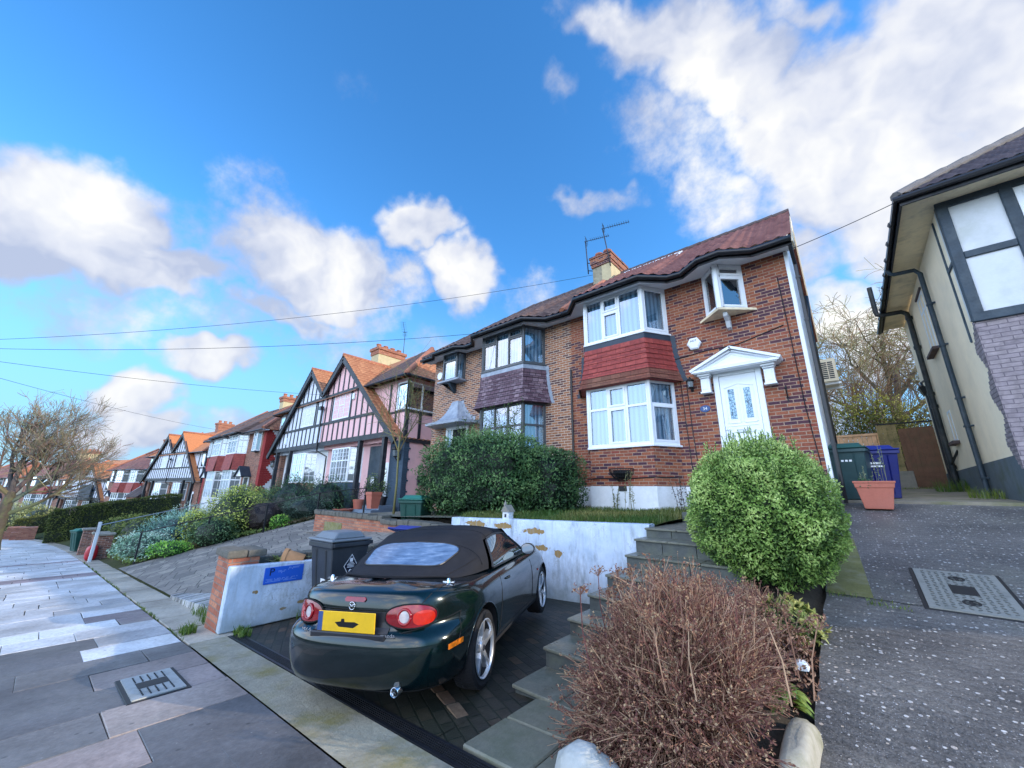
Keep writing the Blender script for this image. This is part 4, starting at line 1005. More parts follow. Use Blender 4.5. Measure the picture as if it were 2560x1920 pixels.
# house 2 shell
mb = MB(); mb.box(-12.72, -5.991, WY, WY + .25, 1.84, 6.98); mb.build('front_wall', MT['brick_tan'], H2)
mb = MB(); mb.box(-12.71, -5.991, WY - .02, WY + .24, .7, 1.838); mb.build('plinth', MT['brick_tan'], H2)
mb = MB(); mb.box(-12.70, -5.991, WY + .251, 16.2, .8, 6.98); mb.build('side_wall', MT['brick_tan'], H2)
mb = MB()
hx0, hx1 = -13.12, -9.9
def hi2(x):
    if x >= hx1: return (x, RY, RZ)
    q = (x - hx0) / (hx1 - hx0); return (x, lerp(9.22, RY, q), lerp(EZ, RZ, q))
tile_roof(mb, lambda x: (x, eave_at(ev2, x), EZ), hi2, hx0, -5.99, tw=.22, th=.42, amp=.03, pal='brown', step=.065)
mb.poly([(hx0, 9.22, EZ), (hx1, RY, RZ), (hx0, 16.6, EZ)]); mb.poly([(hx1, RY, RZ), (-5.99, RY, RZ), (-5.99, 16.6, EZ), (hx0, 16.6, EZ)])
mb.build('roof', MT['roof_tiles'], H2, smooth=True, angle=40)
mb = MB()
for i in range(9): mb.tube([(-9.9 + i * .42, RY, RZ + .02), (-9.9 + i * .42 + .425, RY, RZ + .025)], [.115, .125], 8)
for i in range(11):
    a = V(hi2(lerp(hx0, hx1, i / 11))); b_ = V(hi2(lerp(hx0, hx1, (i + 1) / 11))); mb.tube([a + V((0, 0, .04)), b_ + V((0, 0, .05))], [.11, .12], 8)
mb.build('ridge_tiles', MT['ridge_dark'], H2, uv=False)
# little square oriel, canopy and door of house 2
b = thing('oriel_window', None, None); b.parent = H2
fr = MB(); gl = MB(); cu = MB()
pl = [(-11.98, WY), (-11.86, 9.28), (-10.92, 9.28), (-10.8, WY)]
pl = [(-11.92, WY), (-11.8, 9.3), (-10.95, 9.3), (-10.83, WY)]
for k, n in enumerate(((-.35, -.1), (0, -1), (.35, -.1))): facet(fr, gl, cu, pl[k], pl[k + 1], 5.86, 6.97, n, [(1, [.72] if k == 1 else [], False)], fw=.06 if k == 1 else .05)
w = fr.build('frame', MT['grey_alu'], b, fixn=True); gl.build('pane', MT['glass'], w); cu.build('net_curtain', MT['curtain'], w)
m = MB(); m.box(-12.0, -10.75, 9.2, WY, 5.79, 5.855); m.build('sill', MT['lead'], b, bevel=.008)
m = MB(); m.prism([(-11.9, WY, 5.79), (-11.85, 9.3, 5.79), (-11.4, 9.5, 5.45), (-11.4, WY, 5.38)], (.0, 0, 0.001)); m.prism([(-11.45, WY, 5.79), (-11.45, 9.28, 5.79), (-11.45, 9.4, 5.62), (-11.45, 9.58, 5.42), (-11.45, WY, 5.4)], (.12, 0, 0)); m.build('bracket', MT['timber_slate'], b, fixn=True)
c = thing('door_canopy', None, None); c.parent = H2
m = MB(); rings = []
for t_ in range(9):
    q = t_ / 8; hw = lerp(1.32, .22, q ** .55); dp = lerp(.75, .12, q ** .6); z = lerp(4.16, 5.03, q ** 1.5)
    rings.append([(-11.2 - hw, WY, z), (-11.2 - hw * .72, WY - dp, z), (-11.2 + hw * .72, WY - dp, z), (-11.2 + hw, WY, z)])
for a, b_ in zip(rings, rings[1:]):
    for k in range(3): m.poly([a[k], a[k + 1], b_[k + 1], b_[k]])
m.poly(rings[-1]); m.poly([(x, y, z - .1) for x, y, z in rings[0]][::-1])
for k in range(3): p, q = rings[0][k], rings[0][k + 1]; m.poly([(p[0], p[1], p[2] - .1), (q[0], q[1], q[2] - .1), q, p])
m.build('lead_roof', MT['lead'], c)
m = MB()
for k in range(8):
    for sx in (-1, 1):
        q = k / 8; hw = lerp(1.32, .22, q ** .55); z = lerp(4.16, 5.03, q ** 1.5); m.box(-11.2 + sx * hw - .07, -11.2 + sx * hw + .07, WY - .013, WY, z, z + .16)
m.build('flashing', MT['lead'], c)
d = thing('front_door', None, None); d.parent = H2
m = MB(); m.box(-11.75, -11.63, WY - .05, WY, 2.1, 4.05); m.box(-10.6, -10.48, WY - .05, WY, 2.1, 4.05); m.box(-11.63, -10.6, WY - .05, WY, 3.94, 4.05); m.box(-11.42, -11.34, WY - .05, WY, 2.1, 3.94); m.build('frame', MT['white_pvc'], d, bevel=.006)
m = MB(); m.box(-11.34, -10.6, WY - .03, WY, 2.1, 3.94); m.build('leaf', MT['dark'], d)
m = MB(); m.box(-11.63, -11.42, WY - .03, WY, 2.1, 3.94); m.build('side_light', MT['leaded'], d)
m = MB()
m.prism([(-12.34 + .16 * cos(a), WY, 6.3 + (.19 if sin(a) < 0 else .14) * sin(a)) for a in [2 * pi * k / 14 for k in range(14)]], (0, -.07, 0)); m.build('alarm_box', MT['white_pvc'], H2, bevel=.01, fixn=True)
# shared chimney stack
ch = thing('chimney', None, None); ch.parent = H1
MT['pebble'] = mat('pebbledash', (.30, .27, .19), .95, .45, 9, 1., 55, dirt=(.16, .15, .11), dirt_amt=.5)
MT['chim_cream'] = mat('chimney_render', (.50, .42, .25), .85, .15, 4, .3, 60)
m = MB(); m.box(-6.62, -5.84, 12.5, 13.9, 8.9, 10.46)
m.build('stack', MT['pebble'], ch)
m = MB(); m.box(-6.22, -5.83, 12.488, 13.91, 8.9, 10.46); m.build('cream_face', MT['chim_cream'], ch)  # paler cream over the right side of the stack
m = MB(); m.box(-6.66, -5.80, 12.45, 13.95, 10.461, 10.60); m.box(-6.69, -5.77, 12.42, 13.98, 10.60, 10.85); m.box(-6.72, -5.74, 12.39, 14.01, 10.85, 10.93); m.build('brick_cap', MT['brick_red'], ch)
m = MB(); pots(m, [(-6.42, 12.75, 10.9), (-6.05, 12.75, 10.9), (-6.42, 13.6, 10.9), (-6.05, 13.6, 10.9)], .15, .28); m.build('chimney_pots', MT['ridge'], ch, smooth=True, angle=40, uv=False)
yagi('tv_aerial', 'tv aerial on the left mast strapped to the brick capped chimney', (-6.78, 12.42, 10.25), (-6.84, 12.4, 11.80), (.95, .25, -.02), .98, (-6.6, 12.6, 10.25))
yagi('tv_aerial', 'taller tv aerial rising in front of the near chimney on the right mast', (-5.78, 12.38, 10.2), (-6.02, 12.36, 12.0), (.95, .28, .0), 1.05, (-5.9, 12.55, 10.2))

# ------------------------------------------------------------------ the parked roadster
from mathutils.bvhtree import BVHTree
def interp(tab, x):
    if x <= tab[0][0]: return tab[0][1]
    for (a, va), (b, vb) in zip(tab, tab[1:]):
        if x <= b:
            t = (x - a) / (b - a)
            return lerp(va, vb, t) if not isinstance(va, tuple) else tuple(lerp(p, q, t) for p, q in zip(va, vb))
    return tab[-1][1]
def catmull(pts, n):
    out = []; P = [V(p) for p in pts]
    for i in range(len(P) - 1):
        p0 = P[max(0, i - 1)]; p1 = P[i]; p2 = P[i + 1]; p3 = P[min(len(P) - 1, i + 2)]
        for k in range(n):
            t = k / n; out.append(.5 * ((2 * p1) + (p2 - p0) * t + (2 * p0 - 5 * p1 + 4 * p2 - p3) * t * t + (3 * p1 - p0 - 3 * p2 + p3) * t ** 3))
    out.append(P[-1]); return out
def car_paint():
    m, t, N, L, b = nt('dark_green_paint')
    tc = N.new('ShaderNodeTexCoord').outputs['Object']
    lw = N.new('ShaderNodeLayerWeight'); lw.inputs['Blend'].default_value = .4
    r = ramp(t, lw.outputs['Facing'], [(0, (.0012, .010, .010)), (.7, (.001, .005, .009))])
    n2 = noise_n(t, 3, 5, .6, tc); rr = ramp(t, n2.outputs[0], [(.3, (.10,) * 3), (.75, (.24,) * 3)])
    L.new(r.outputs[0], b.inputs['Base Color']); L.new(rr.outputs[0], b.inputs['Roughness']); b.inputs['Metallic'].default_value = .25
    setp(b, None, None, None, .35, .75); b.inputs['Coat Roughness'].default_value = .03
    return m
MT['paint'] = car_paint()
MT['fabric'] = mat('soft_top_fabric', (.014, .015, .020), .85, .25, 3, .3, 180, spec=.25, dirt=(.035, .033, .034), dirt_amt=.25)
MT['rubber'] = mat('tyre_rubber', (.012, .012, .014), .75, .3, 10, .2, 80, spec=.3)
MT['alloy'] = mat('alloy_wheel', (.62, .64, .67), .3, .1, 6, metal=.75)
MT['lamp_red'] = mat('tail_lamp_red', (.22, .003, .008), .15, .35, 5, spec=.5, coat=.45)
MT['lamp_orange'] = mat('lamp_orange', (.50, .02, .008), .15, .25, 8, spec=.5, coat=.4)
MT['marker'] = mat('marker_orange', (.65, .16, .01), .2, .2, 10, spec=.6)
MT['lamp_white'] = mat('reverse_lamp_white', (.50, .46, .46), .12, .2, 30, spec=.7, coat=1)
MT['plate_yellow'] = mat('plate_yellow', (.72, .42, .012), .4, .12, 5)
MT['chrome'] = mat('chrome', (.7, .72, .75), .12, .05, 5, metal=1)
MT['screen'] = glass_mat('car_glass', refl=.22, dark=(.012, .022, .026))
def vinyl():
    m, t, N, L, b = nt('vinyl_rear_screen')
    tc = N.new('ShaderNodeTexCoord').outputs['Object']
    mp = N.new('ShaderNodeMapping'); mp.inputs['Scale'].default_value = (3, 1, 26); L.new(tc, mp.inputs[0])
    n1 = noise_n(t, 2.2, 5, .65, mp.outputs[0])
    r = ramp(t, n1.outputs[0], [(.3, (.05, .09, .17)), (.55, (.12, .19, .31)), (.75, (.25, .33, .45))])
    L.new(r.outputs[0], b.inputs['Base Color']); setp(b, None, .25, 0, .6); bump(t, b, n1.outputs[0], .15, .01); return m
MT['vinyl'] = vinyl()

car = thing('sports_car', 'dark green two seat convertible with black soft top parked nose in beside the steps', 'car', (-3.41, 2.45, .02), radians(23.8))
car.rotation_euler = (0, radians(-2.6), radians(23.8))
half = catmull([(0, -.835), (.25, -.828), (.45, -.795), (.62, -.715), (.75, -.55), (.812, -.28), (.832, .05), (.826, .55), (.822, 1.1), (.828, 1.7), (.838, 2.27), (.80, 2.62), (.70, 2.86), (.50, 3.03), (.25, 3.10), (0, 3.12)], 5)
half = [(p[0], p[1]) for p in half]
full = half + [(-b, a) for b, a in half[-2:0:-1]]
nF = len(full)
def offset_pts(d):   # inward offset, d(b,a)
    out = []
    for i, (b, a) in enumerate(full):
        p = full[i - 1]; q = full[(i + 1) % nF]; tx, ty = q[0] - p[0], q[1] - p[1]; l = sqrt(tx * tx + ty * ty) or 1
        nx, ny = -ty / l, tx / l    # left normal (inward for this winding)
        dd = d(b, a); out.append((b + nx * dd, a + ny * dd))
    return out
def zone(a, rear, mid, front): # blend of values along the car
    return lerp(lerp(rear, mid, sstep(-.62, -.05, a)), front, sstep(2.2, 3.0, a))
RINGS = [((.30, .30, .35), (.185, .19, .22)), ((.10, .06, .10), (.18, .17, .2)), ((.035, .03, .03), (.26, .25, .28)), ((.008, .012, .0), (.40, .38, .40)), ((.0, .0, .0), (.49, .50, .47)),
         ((.012, .0, .02), (.555, .58, .53)), ((.05, .002, .05), (.59, .62, .56)), ((.085, .004, .08), (.605, .66, .58)), ((.09, .012, .13), (.66, .71, .61)),
         ((.095, .03, .19), (.74, .765, .66)), ((.105, .06, .27), (.80, .81, .70)), ((.135, .10, .38), (.845, .84, .745))]
vs = []; fs = []
bm = bmesh.new(); rings = []
for ds, zs in RINGS:
    pts = offset_pts(lambda b, a: zone(a, *ds)); ring = []
    for (b, a), (b0, a0) in zip(pts, full): ring.append(bm.verts.new((b, a, zone(a0, *zs))))
    rings.append(ring)
# deck and bonnet: scale last ring towards the spine
def deck_z(a, f):   # f 0 edge .. 1 spine
    edge = zone(a, .845, .84, .745); crown = interp([(-.75, .858), (-.5, .895), (-.2, .905), (1.6, .90), (2.2, .87), (2.7, .80), (3.1, .72)], a)
    return lerp(edge, crown, 1 - (1 - f) ** 2)
last = [v.co.copy() for v in rings[-1]]
for f in (.18, .42, .7):
    ring = []
    for co_ in last:
        a = lerp(co_.y, clamp(co_.y, -.55, 2.5), f); ring.append(bm.verts.new((co_.x * (1 - f), a, deck_z(a, f))))
    rings.append(ring)
ring = []
for co_ in last:
    a = clamp(co_.y, -.55, 2.5); ring.append(bm.verts.new((co_.x * .02, a, deck_z(a, 1))))
rings.append(ring)
for r0, r1 in zip(rings, rings[1:]):
    for i in range(nF): bm.faces.new((r0[i], r0[(i + 1) % nF], r1[(i + 1) % nF], r1[i]))
bm.faces.new(rings[0][::-1]); bm.faces.new(rings[-1])
bmesh.ops.recalc_face_normals(bm, faces=bm.faces)
# wheel arch cut-outs
def mesh_obj(bm_):
    me = bpy.data.meshes.new('tmp'); bm_.to_mesh(me); bm_.free(); o = bpy.data.objects.new('tmp', me); COL.objects.link(o); return o
body_tmp = mesh_obj(bm)
cut = MB()
for a in (0, 2.265):
    for s in (-1, 1):
        cut.lathe([(.335, 0), (.335, .45)], 48, Matrix.Translation((s * .52, a, .30)) @ Matrix.Rotation(s * pi / 2, 4, 'Y'))
cme = bpy.data.meshes.new('cut'); cme.from_pydata(cut.v, [], cut.f)
cb = bmesh.new(); cb.from_mesh(cme); bmesh.ops.recalc_face_normals(cb, faces=cb.faces); cut_tmp = mesh_obj(cb)
sub = body_tmp.modifiers.new('s', 'SUBSURF'); sub.levels = 1; sub.render_levels = 1
bo = body_tmp.modifiers.new('b', 'BOOLEAN'); bo.operation = 'DIFFERENCE'; bo.object = cut_tmp; bo.solver = 'EXACT'
dg = bpy.context.evaluated_depsgraph_get(); dg.update()
bme = bpy.data.meshes.new_from_object(body_tmp.evaluated_get(dg))
bpy.data.objects.remove(body_tmp); bpy.data.objects.remove(cut_tmp)
bme.materials.clear(); bme.materials.append(MT['paint']); bme.materials.append(MT['dark'])
mi = []
for p in bme.polygons:
    c = p.center; k = 0
    for a in (0, 2.265):
        if abs(math.hypot(c.y - a, c.z - .30)) < .337 and abs(c.x) < .9 and (abs(p.normal.x) > .98 and abs(c.x) < .56 or abs(math.hypot(c.y - a, c.z - .30) - .335) < .006): k = 1
    if c.z < .24: k = 1
    mi.append(k)
bme.polygons.foreach_set('material_index', mi)
bme.polygons.foreach_set('use_smooth', [True] * len(bme.polygons)); bme.set_sharp_from_angle(angle=radians(38))
body = bpy.data.objects.new('body', bme); COL.objects.link(body); body.parent = car
bv = BVHTree.FromPolygons([v.co.copy() for v in bme.vertices], [tuple(p.vertices) for p in bme.polygons])
def hit(o, d):
    h = bv.ray_cast(V(o), V(d).normalized()); return (h[0], h[1]) if h[0] is not None else (V(o) + V(d), V((0, 0, 1)))
def top_pt(b, a, lift=.004): h, n = hit((b, a, 2), (0, 0, -1)); return h + n * lift
def rear_pt(b, z, lift=.004, ang=0.): 
    h, n = hit((b + 2 * sin(ang), -2 * cos(ang) - .5, z), (-sin(ang), cos(ang), 0)); return h + n * lift
def side_pt(a, z, s=1, lift=.003): h, n = hit((s * 2, a, z), (-s, 0, 0)); return h + n * lift
# panel gaps
MT['gap'] = mat('panel_gap', (.002, .003, .004), .8, .1, 3)
def gap(*k):
    m = MB(); m.tube(*k); m.build('panel_gap', MT['gap'], car, uv=False)
gap([top_pt(s, a, .0) for s, a in [(-.60, -.33)] + [(-.6 + .0 * k, -.33 - .06 * k) for k in range(1, 4)] + [(-.575, -.60)]], .0045, 4)
gap([top_pt(s, a, .0) for s, a in [(.60, -.33)] + [(.6, -.33 - .06 * k) for k in range(1, 4)] + [(.575, -.60)]], .0045, 4)
for s in (-1, 1):
    gap([rear_pt(s * (.575 - .02 * k), .83 - .022 * k, .0, s * .15) for k in range(5)] + [rear_pt(s * (.47 - .06 * k), .735, .0) for k in range(8)], .0045, 4)
    gap([side_pt(.50 - .012 * k, .84 - .07 * k, s, .0) for k in range(9)], .0045, 4)
    gap([side_pt(1.66 + .004 * k, .82 - .07 * k, s, .0) for k in range(8)], .0045, 4)
    gap([side_pt(lerp(.40, 1.69, k / 12), .29, s, .0) for k in range(13)], .004, 4)
    gap([rear_pt(s * (.36 + .035 * k), .592 + .0045 * k, .0, s * .3) for k in range(7)] + [side_pt(-.62 + .05 * k, .625 + .008 * k, s, .0) for k in range(6)], .0045, 4)
    gap([side_pt(-.36 - .03 * k, .67 - .05 * k, s, .0) for k in range(5)], .004, 4)
for s in (-1, 1):
    for a in (0, 2.265):
        pts = []
        for k in range(19):
            th = pi * (-.08 + 1.16 * k / 18); yy, zz = a + .337 * cos(th), .30 + .337 * sin(th)
            if zz > .22: pts.append(side_pt(yy + .004 * cos(th), zz + .004 * sin(th), s, -.002))
        m = MB(); m.tube(pts, .008, 5); m.build('arch_lip', MT['paint'], car, uv=False, smooth=True)
# wheels
wproto = None
for a in (0, 2.265):
    for s in (1, -1):
        if wproto is None:
            w = bpy.data.objects.new('wheel', None); COL.objects.link(w)
            RX = Matrix.Rotation(pi / 2, 4, 'Y')
            m = MB(); m.lathe([(.215, -.09), (.262, -.10), (.284, -.088), (.290, -.06), (.291, 0), (.290, .06), (.284, .088), (.262, .10), (.215, .09), (.21, 0)], 48, RX, cap=False)
            for k in range(60):
                th = 2 * pi * k / 60
                for sx in (-1, 1): m.bar((sx * .088, .286 * cos(th), .286 * sin(th)), (sx * .02, .2925 * cos(th + .04), .2925 * sin(th + .04)), .012, .006, (0, cos(th), sin(th)))
            m.build('tyre', MT['rubber'], w, smooth=True, angle=35, uv=False)
            m = MB(); m.lathe([(.216, .092), (.222, .098), (.216, .10), (.205, .088), (.203, .072)], 48, RX, cap=False); m.lathe([(.203, .072), (.198, .02), (.19, -.08)], 48, RX, m=1, cap=False)
            for k in range(5):
                th = 2 * pi * k / 5 + .31; c_, s_ = cos(th), sin(th)
                def pt(r, w_, x): return (x, r * c_ - w_ * s_, r * s_ + w_ * c_)
                secs = [(.03, .040, .070, .03), (.09, .027, .082, .045), (.15, .023, .086, .05), (.208, .036, .088, .05)]
                for (r0, w0, x0, t0), (r1, w1, x1, t1) in zip(secs, secs[1:]):
                    m.hexa([pt(r0, -w0, x0 - t0), pt(r0, w0, x0 - t0), pt(r1, w1, x1 - t1), pt(r1, -w1, x1 - t1), pt(r0, -w0 * .72, x0), pt(r0, w0 * .72, x0), pt(r1, w1 * .72, x1), pt(r1, -w1 * .72, x1)])
            m.lathe([(.06, .03), (.062, .062), (.05, .078), (.03, .082)], 24, RX)
            m.build('rim', [MT['alloy'], MT['dark']], w, smooth=True, angle=30, uv=False)
            m = MB(); m.lathe([(.20, -.03), (.20, -.02)], 32, RX); m.build('brake_disc', MT['dark'], w, uv=False)
            m = MB(); m.lathe([(.024, .08), (.024, .088)], 16, RX); m.build('hub_cap', MT['steel_dark'], w, uv=False)
            w.parent = car; wproto = w
        else: w = copy_tree(wproto, car)
        w.location = (s * .715, a, .29); w.rotation_euler = (.4 if a else 0, 0, 0 if s > 0 else pi)
# soft top
zc_tab = [(-.40, .895), (-.30, .925), (-.15, .985), (.05, 1.065), (.25, 1.14), (.45, 1.198), (.62, 1.225), (.8, 1.236), (1.05, 1.225), (1.30, 1.185)]
bb_tab = [(-.40, .56), (-.2, .625), (.1, .68), (.36, .712), (.50, .595), (1.3, .56)]
zb_tab = [(-.40, .862), (0, .855), (.36, .858), (.50, 1.115), (1.3, 1.12)]
def soft(u, w_, off=0.):
    a = lerp(-.40, 1.30, u); zc = interp(zc_tab, a); bb = interp(bb_tab, a); zb = interp(zb_tab, a)
    th = abs(w_) * pi / 2; n = lerp(2.0, 2.9, sstep(.1, .5, u)); e = 2 / n
    b = bb * (sin(th) ** e); z = zb + (zc - zb) * (max(0, cos(th)) ** e)
    aa = a + (1 - u) ** 4 * .24 * (b / bb) ** 2
    return V((b * (1 if w_ >= 0 else -1), aa, z))
def soft_n(u, w_, off):
    e = .01; p = soft(u, w_); du = soft(min(1, u + e), w_) - soft(max(0, u - e), w_); dw = soft(u, min(1, w_ + e)) - soft(u, max(-1, w_ - e))
    n = dw.cross(du); n = n.normalized() if n.length > 1e-9 else V((0, 0, 1))
    if n.dot(p - V((0, .5, .8))) < 0: n = -n
    return p + n * off
m = MB(); m.grid(lambda u, v: soft(u, -1 + 2 * v), 72, 40); st = m.build('soft_top', MT['fabric'], car, smooth=True, fixn=True)
m = MB()
for uu in (.36, .58, .80): m.tube([soft_n(uu, -.92 + 1.84 * k / 24, .001) for k in range(25)], .007, 5)
for s in (-1, 1): m.tube([soft_n(.02 + .31 * k / 10, s * lerp(.66, .74, k / 10), .001) for k in range(11)], .006, 5)
m.tube([soft_n(.012, -.98 + 1.96 * k / 24, .004) for k in range(25)], .013, 5)
m.build('seams', MT['fabric'], st, uv=False, smooth=True)
def rr_patch(fn, c0, hw, hh, n=3.6, rings_=6, seg=40):
    m = MB(); vs = [fn(c0[0], c0[1])]; fs = []
    for r in range(1, rings_ + 1):
        for k in range(seg):
            th = 2 * pi * k / seg; cx = abs(cos(th)) ** (2 / n) * (1 if cos(th) >= 0 else -1); sx = abs(sin(th)) ** (2 / n) * (1 if sin(th) >= 0 else -1)
            vs.append(fn(c0[0] + hw * cx * r / rings_, c0[1] + hh * sx * r / rings_))
    for k in range(seg): fs.append((0, 1 + k, 1 + (k + 1) % seg))
    for r in range(rings_ - 1):
        for k in range(seg):
            a = 1 + r * seg + k; b = 1 + r * seg + (k + 1) % seg; fs.append((a, a + seg, b + seg, b))
    m.mesh(vs, fs); return m, vs[-seg:]
mm, rim = rr_patch(lambda u, w_: soft_n(u, w_, .005), (.235, 0), .118, .46, 5)
mm.build('rear_screen', MT['vinyl'], st, smooth=True, uv=False, fixn=True)
m = MB(); m.tube(rim + [rim[0]], .006, 5); m.build('screen_trim', MT['black_plastic'], st, uv=False)
for s in (-1, 1):
    def sg(u, v):   # side window
        a0 = lerp(.44, .60, v); a1 = lerp(1.60, 1.24, v); a = lerp(a0, a1, u); z = lerp(.862, 1.135, v) - .03 * (2 * u - 1) ** 2 * v; b = lerp(.738, .60, max(0, v) ** 1.25)
        return V((s * b, a, z))
    m = MB(); m.grid(sg, 12, 8); sw = m.build('side_window', MT['screen'], car, smooth=True, uv=False)
    m = MB()
    m.tube([sg(k / 12, 1.02) + V((0, 0, .004)) for k in range(13)], .012, 5); m.tube([sg(-.01, k / 8) for k in range(9)], .012, 5); m.tube([sg(1.02, k / 8) for k in range(9)], .016, 5); m.tube([sg(k / 12, -.01) for k in range(13)], .011, 5)
    m.tube([sg(.74, 0) + V((s * .004, 0, 0)), sg(.86, 1) + V((s * .004, 0, 0))], .009, 5)
    m.build('window_trim', MT['black_plastic'], sw, uv=False)
    m = MB(); X = Matrix.Translation((s * .865, 1.40, .925)) @ Matrix.Rotation(-s * .15, 4, 'Z')
    prof = [(.001, -.055), (.05, -.05), (.085, -.02), (.092, .02), (.088, .045)]
    m.lathe([(r, z) for r, z in prof], 24, X @ Matrix.Scale(.72, 4, (0, 0, 1)) @ Matrix.Scale(-1, 4, (0, 1, 0)) @ Matrix.Rotation(-pi / 2, 4, 'X') @ Matrix.Scale(1, 4), cap=False)
    m.bar((s * .72, 1.43, .88), (s * .82, 1.41, .90), .05, .03)
    mo = m.build('door_mirror', MT['paint'], car, smooth=True, angle=50, uv=False, fixn=True)
    m = MB(); m.lathe([(.001, 0), (.082, 0), (.086, -.004)], 24, X @ Matrix.Translation((0, -.040, 0)) @ Matrix.Scale(.72, 4, (0, 0, 1)) @ Matrix.Rotation(pi / 2, 4, 'X'), cap=False); m.build('mirror_glass', MT['glass_far'], mo, uv=False)
    m = MB(); p = side_pt(.70, .725, s, 0); m.tube([p + V((s * .004, -.06, 0)), p + V((s * .022, -.03, .004)), p + V((s * .022, .04, .004)), p + V((s * .004, .065, 0))], .010, 6); m.build('door_handle', MT['paint'], car, uv=False, smooth=True)
m = MB()
m.grid(lambda u, v: V((lerp(-1, 1, u) * lerp(.70, .575, v), lerp(1.74, 1.285, v) - .10 * (2 * u - 1) ** 2 * (1 - .4 * v), lerp(.865, 1.175, v))), 12, 6); m.build('windscreen', MT['screen'], car, smooth=True, uv=False)
# tail lamps wrapping the corners
for s in (-1, 1):
    ang = .42
    def lp(x, z, lift=.006):
        e = (cos(ang), sin(ang)); o = (s * (.50 + x * e[0] + 2 * sin(ang)), -.74 + x * e[1] - 2 * cos(ang), z)
        h, n = hit(o, (-s * sin(ang), cos(ang), 0)); return h + n * lift
    dome = lambda x, z, hw, hh, k: .004 + k * max(0, 1 - (x / hw) ** 2 - (z / hh) ** 2) ** .5
    mm, rim = rr_patch(lambda x, z: lp(x, .692 + z, dome(x, z, .215, .10, .020)), (0, 0), .19, .080, 2.3, 8, 48)
    tl = mm.build('tail_lamp', MT['lamp_red'], car, smooth=True, uv=False, fixn=True)
    m = MB(); m.tube(rim + [rim[0]], .006, 5); m.build('lamp_seal', MT['gap'], tl, uv=False)
    mm, rim = rr_patch(lambda x, z: lp(x, .692 + z, .004 + dome(x, z, .215, .10, .020)), (-.045, .0), .046, .05, 2, 4, 28)
    mm.build('reverse_light', MT['lamp_white'], tl, smooth=True, uv=False, fixn=True)
    m = MB(); m.tube([p + V((0, -.001, 0)) for p in rim] + [rim[0]], .011, 6); m.build('lamp_ring', MT['lamp_red'], tl, uv=False, smooth=True)
    mm, rim = rr_patch(lambda x, z: lp(x, .692 + z, .002 + dome(x, z, .215, .10, .020)), (.095, -.012), .078, .05, 2.4, 4, 28)
    mm.build('indicator', MT['lamp_orange'], tl, smooth=True, uv=False, fixn=True)
    m = MB(); q = [side_pt(-.50 + a, .475 + z, s, .006) for a, z in ((-.075, -.02), (.075, -.008), (.075, .026), (-.075, .014))]
    m.prism(q, V((s * .006, 0, 0))); m.build('side_marker', MT['marker'], car, uv=False, fixn=True)
    m = MB(); q = [side_pt(1.95 + a, .60 + z, s, .004) for a, z in ((-.025, -.012), (.025, -.012), (.025, .012), (-.025, .012))]; m.prism(q, V((s * .005, 0, 0))); m.build('indicator_repeater', MT['lamp_orange'], car, uv=False, fixn=True)
# number plate, badges, high level brake light
m = MB(); m.grid(lambda u, v: rear_pt(lerp(-.33, .33, u), lerp(.585, .725, v), .003), 12, 4); m.build('plate_recess', MT['black_plastic'], car, uv=False, fixn=True)
yp = min(rear_pt(b, z).y for b in (-.26, 0, .26) for z in (.585, .72)) - .004
m = MB(); m.box(-.28, .24, yp - .008, yp, .590, .728); pl = m.build('number_plate', MT['plate_yellow'], car, bevel=.003)
m = MB(); m.box(-.278, -.235, yp - .0095, yp - .0082, .593, .725); m.build('plate_band', MT['plaque'], pl)
m = MB(); Yp = yp - .0092
m.poly([(-.12, Yp, .655), (-.08, Yp, .625), (.05, Yp, .622), (.10, Yp, .65), (.06, Yp, .662), (-.03, Yp, .660), (-.035, Yp, .682), (-.06, Yp, .68), (-.065, Yp, .662)]); m.build('plate_smudge', MT['gap'], pl, uv=False)
m = MB(); m.box(-.34, .33, yp - .015, yp + .05, .545, .588); m.build('plate_plinth', MT['black_plastic'], car, bevel=.008)
m = MB(); q = [rear_pt(b, z, .004) for b, z in ((-.085, .785), (.085, .785), (.098, .80), (.085, .815), (-.085, .815), (-.098, .80))]; m.prism(q, V((0, -.008, 0))); m.build('brake_light', MT['lamp_red'], car, uv=False, fixn=True)
c0 = rear_pt(-.02, .755, .006)
m = MB(); m.tube([c0 + V((.027 * cos(2 * pi * k / 28), 0, .027 * sin(2 * pi * k / 28))) for k in range(29)], .0032, 5)
m.tube([c0 + V(p) for p in ((-.025, 0, .009), (-.010, -.002, .009), (0, -.003, -.006), (.010, -.002, .009), (.025, 0, .009))], .0032, 5)
m.tube([c0 + V(p) for p in ((-.019, 0, -.017), (-.010, -.001, -.003), (-.009, -.002, .009))], .0022, 5); m.tube([c0 + V(p) for p in ((.019, 0, -.017), (.010, -.001, -.003), (.009, -.002, .009))], .0022, 5)
m.build('badge', MT['chrome'], car, uv=False, smooth=True)
q = rear_pt(.315, .575, .012, .1); text_obj('lettering', 'mazda', .036, MT['chrome'], car, Matrix.Translation(q) @ Matrix.Rotation(.12, 4, 'Z') @ Matrix.Rotation(pi / 2, 4, 'X') @ Matrix.Scale(1.3, 4, (1, 0, 0)))
q = rear_pt(-.37, .575, .012, -.1); text_obj('lettering', 'MX-5', .036, MT['chrome'], car, Matrix.Translation(q) @ Matrix.Rotation(-.12, 4, 'Z') @ Matrix.Rotation(pi / 2, 4, 'X') @ Matrix.Scale(1.2, 4, (1, 0, 0)))
m = MB(); m.lathe([(.032, 0), (.035, .12), (.030, .125), (.026, .12), (.026, .02)], 18, Matrix.Translation((.42, -.66, .235)) @ Matrix.Rotation(pi / 2, 4, 'X')); m.build('exhaust_pipe', MT['chrome'], car, smooth=True, angle=50, uv=False)
m = MB()
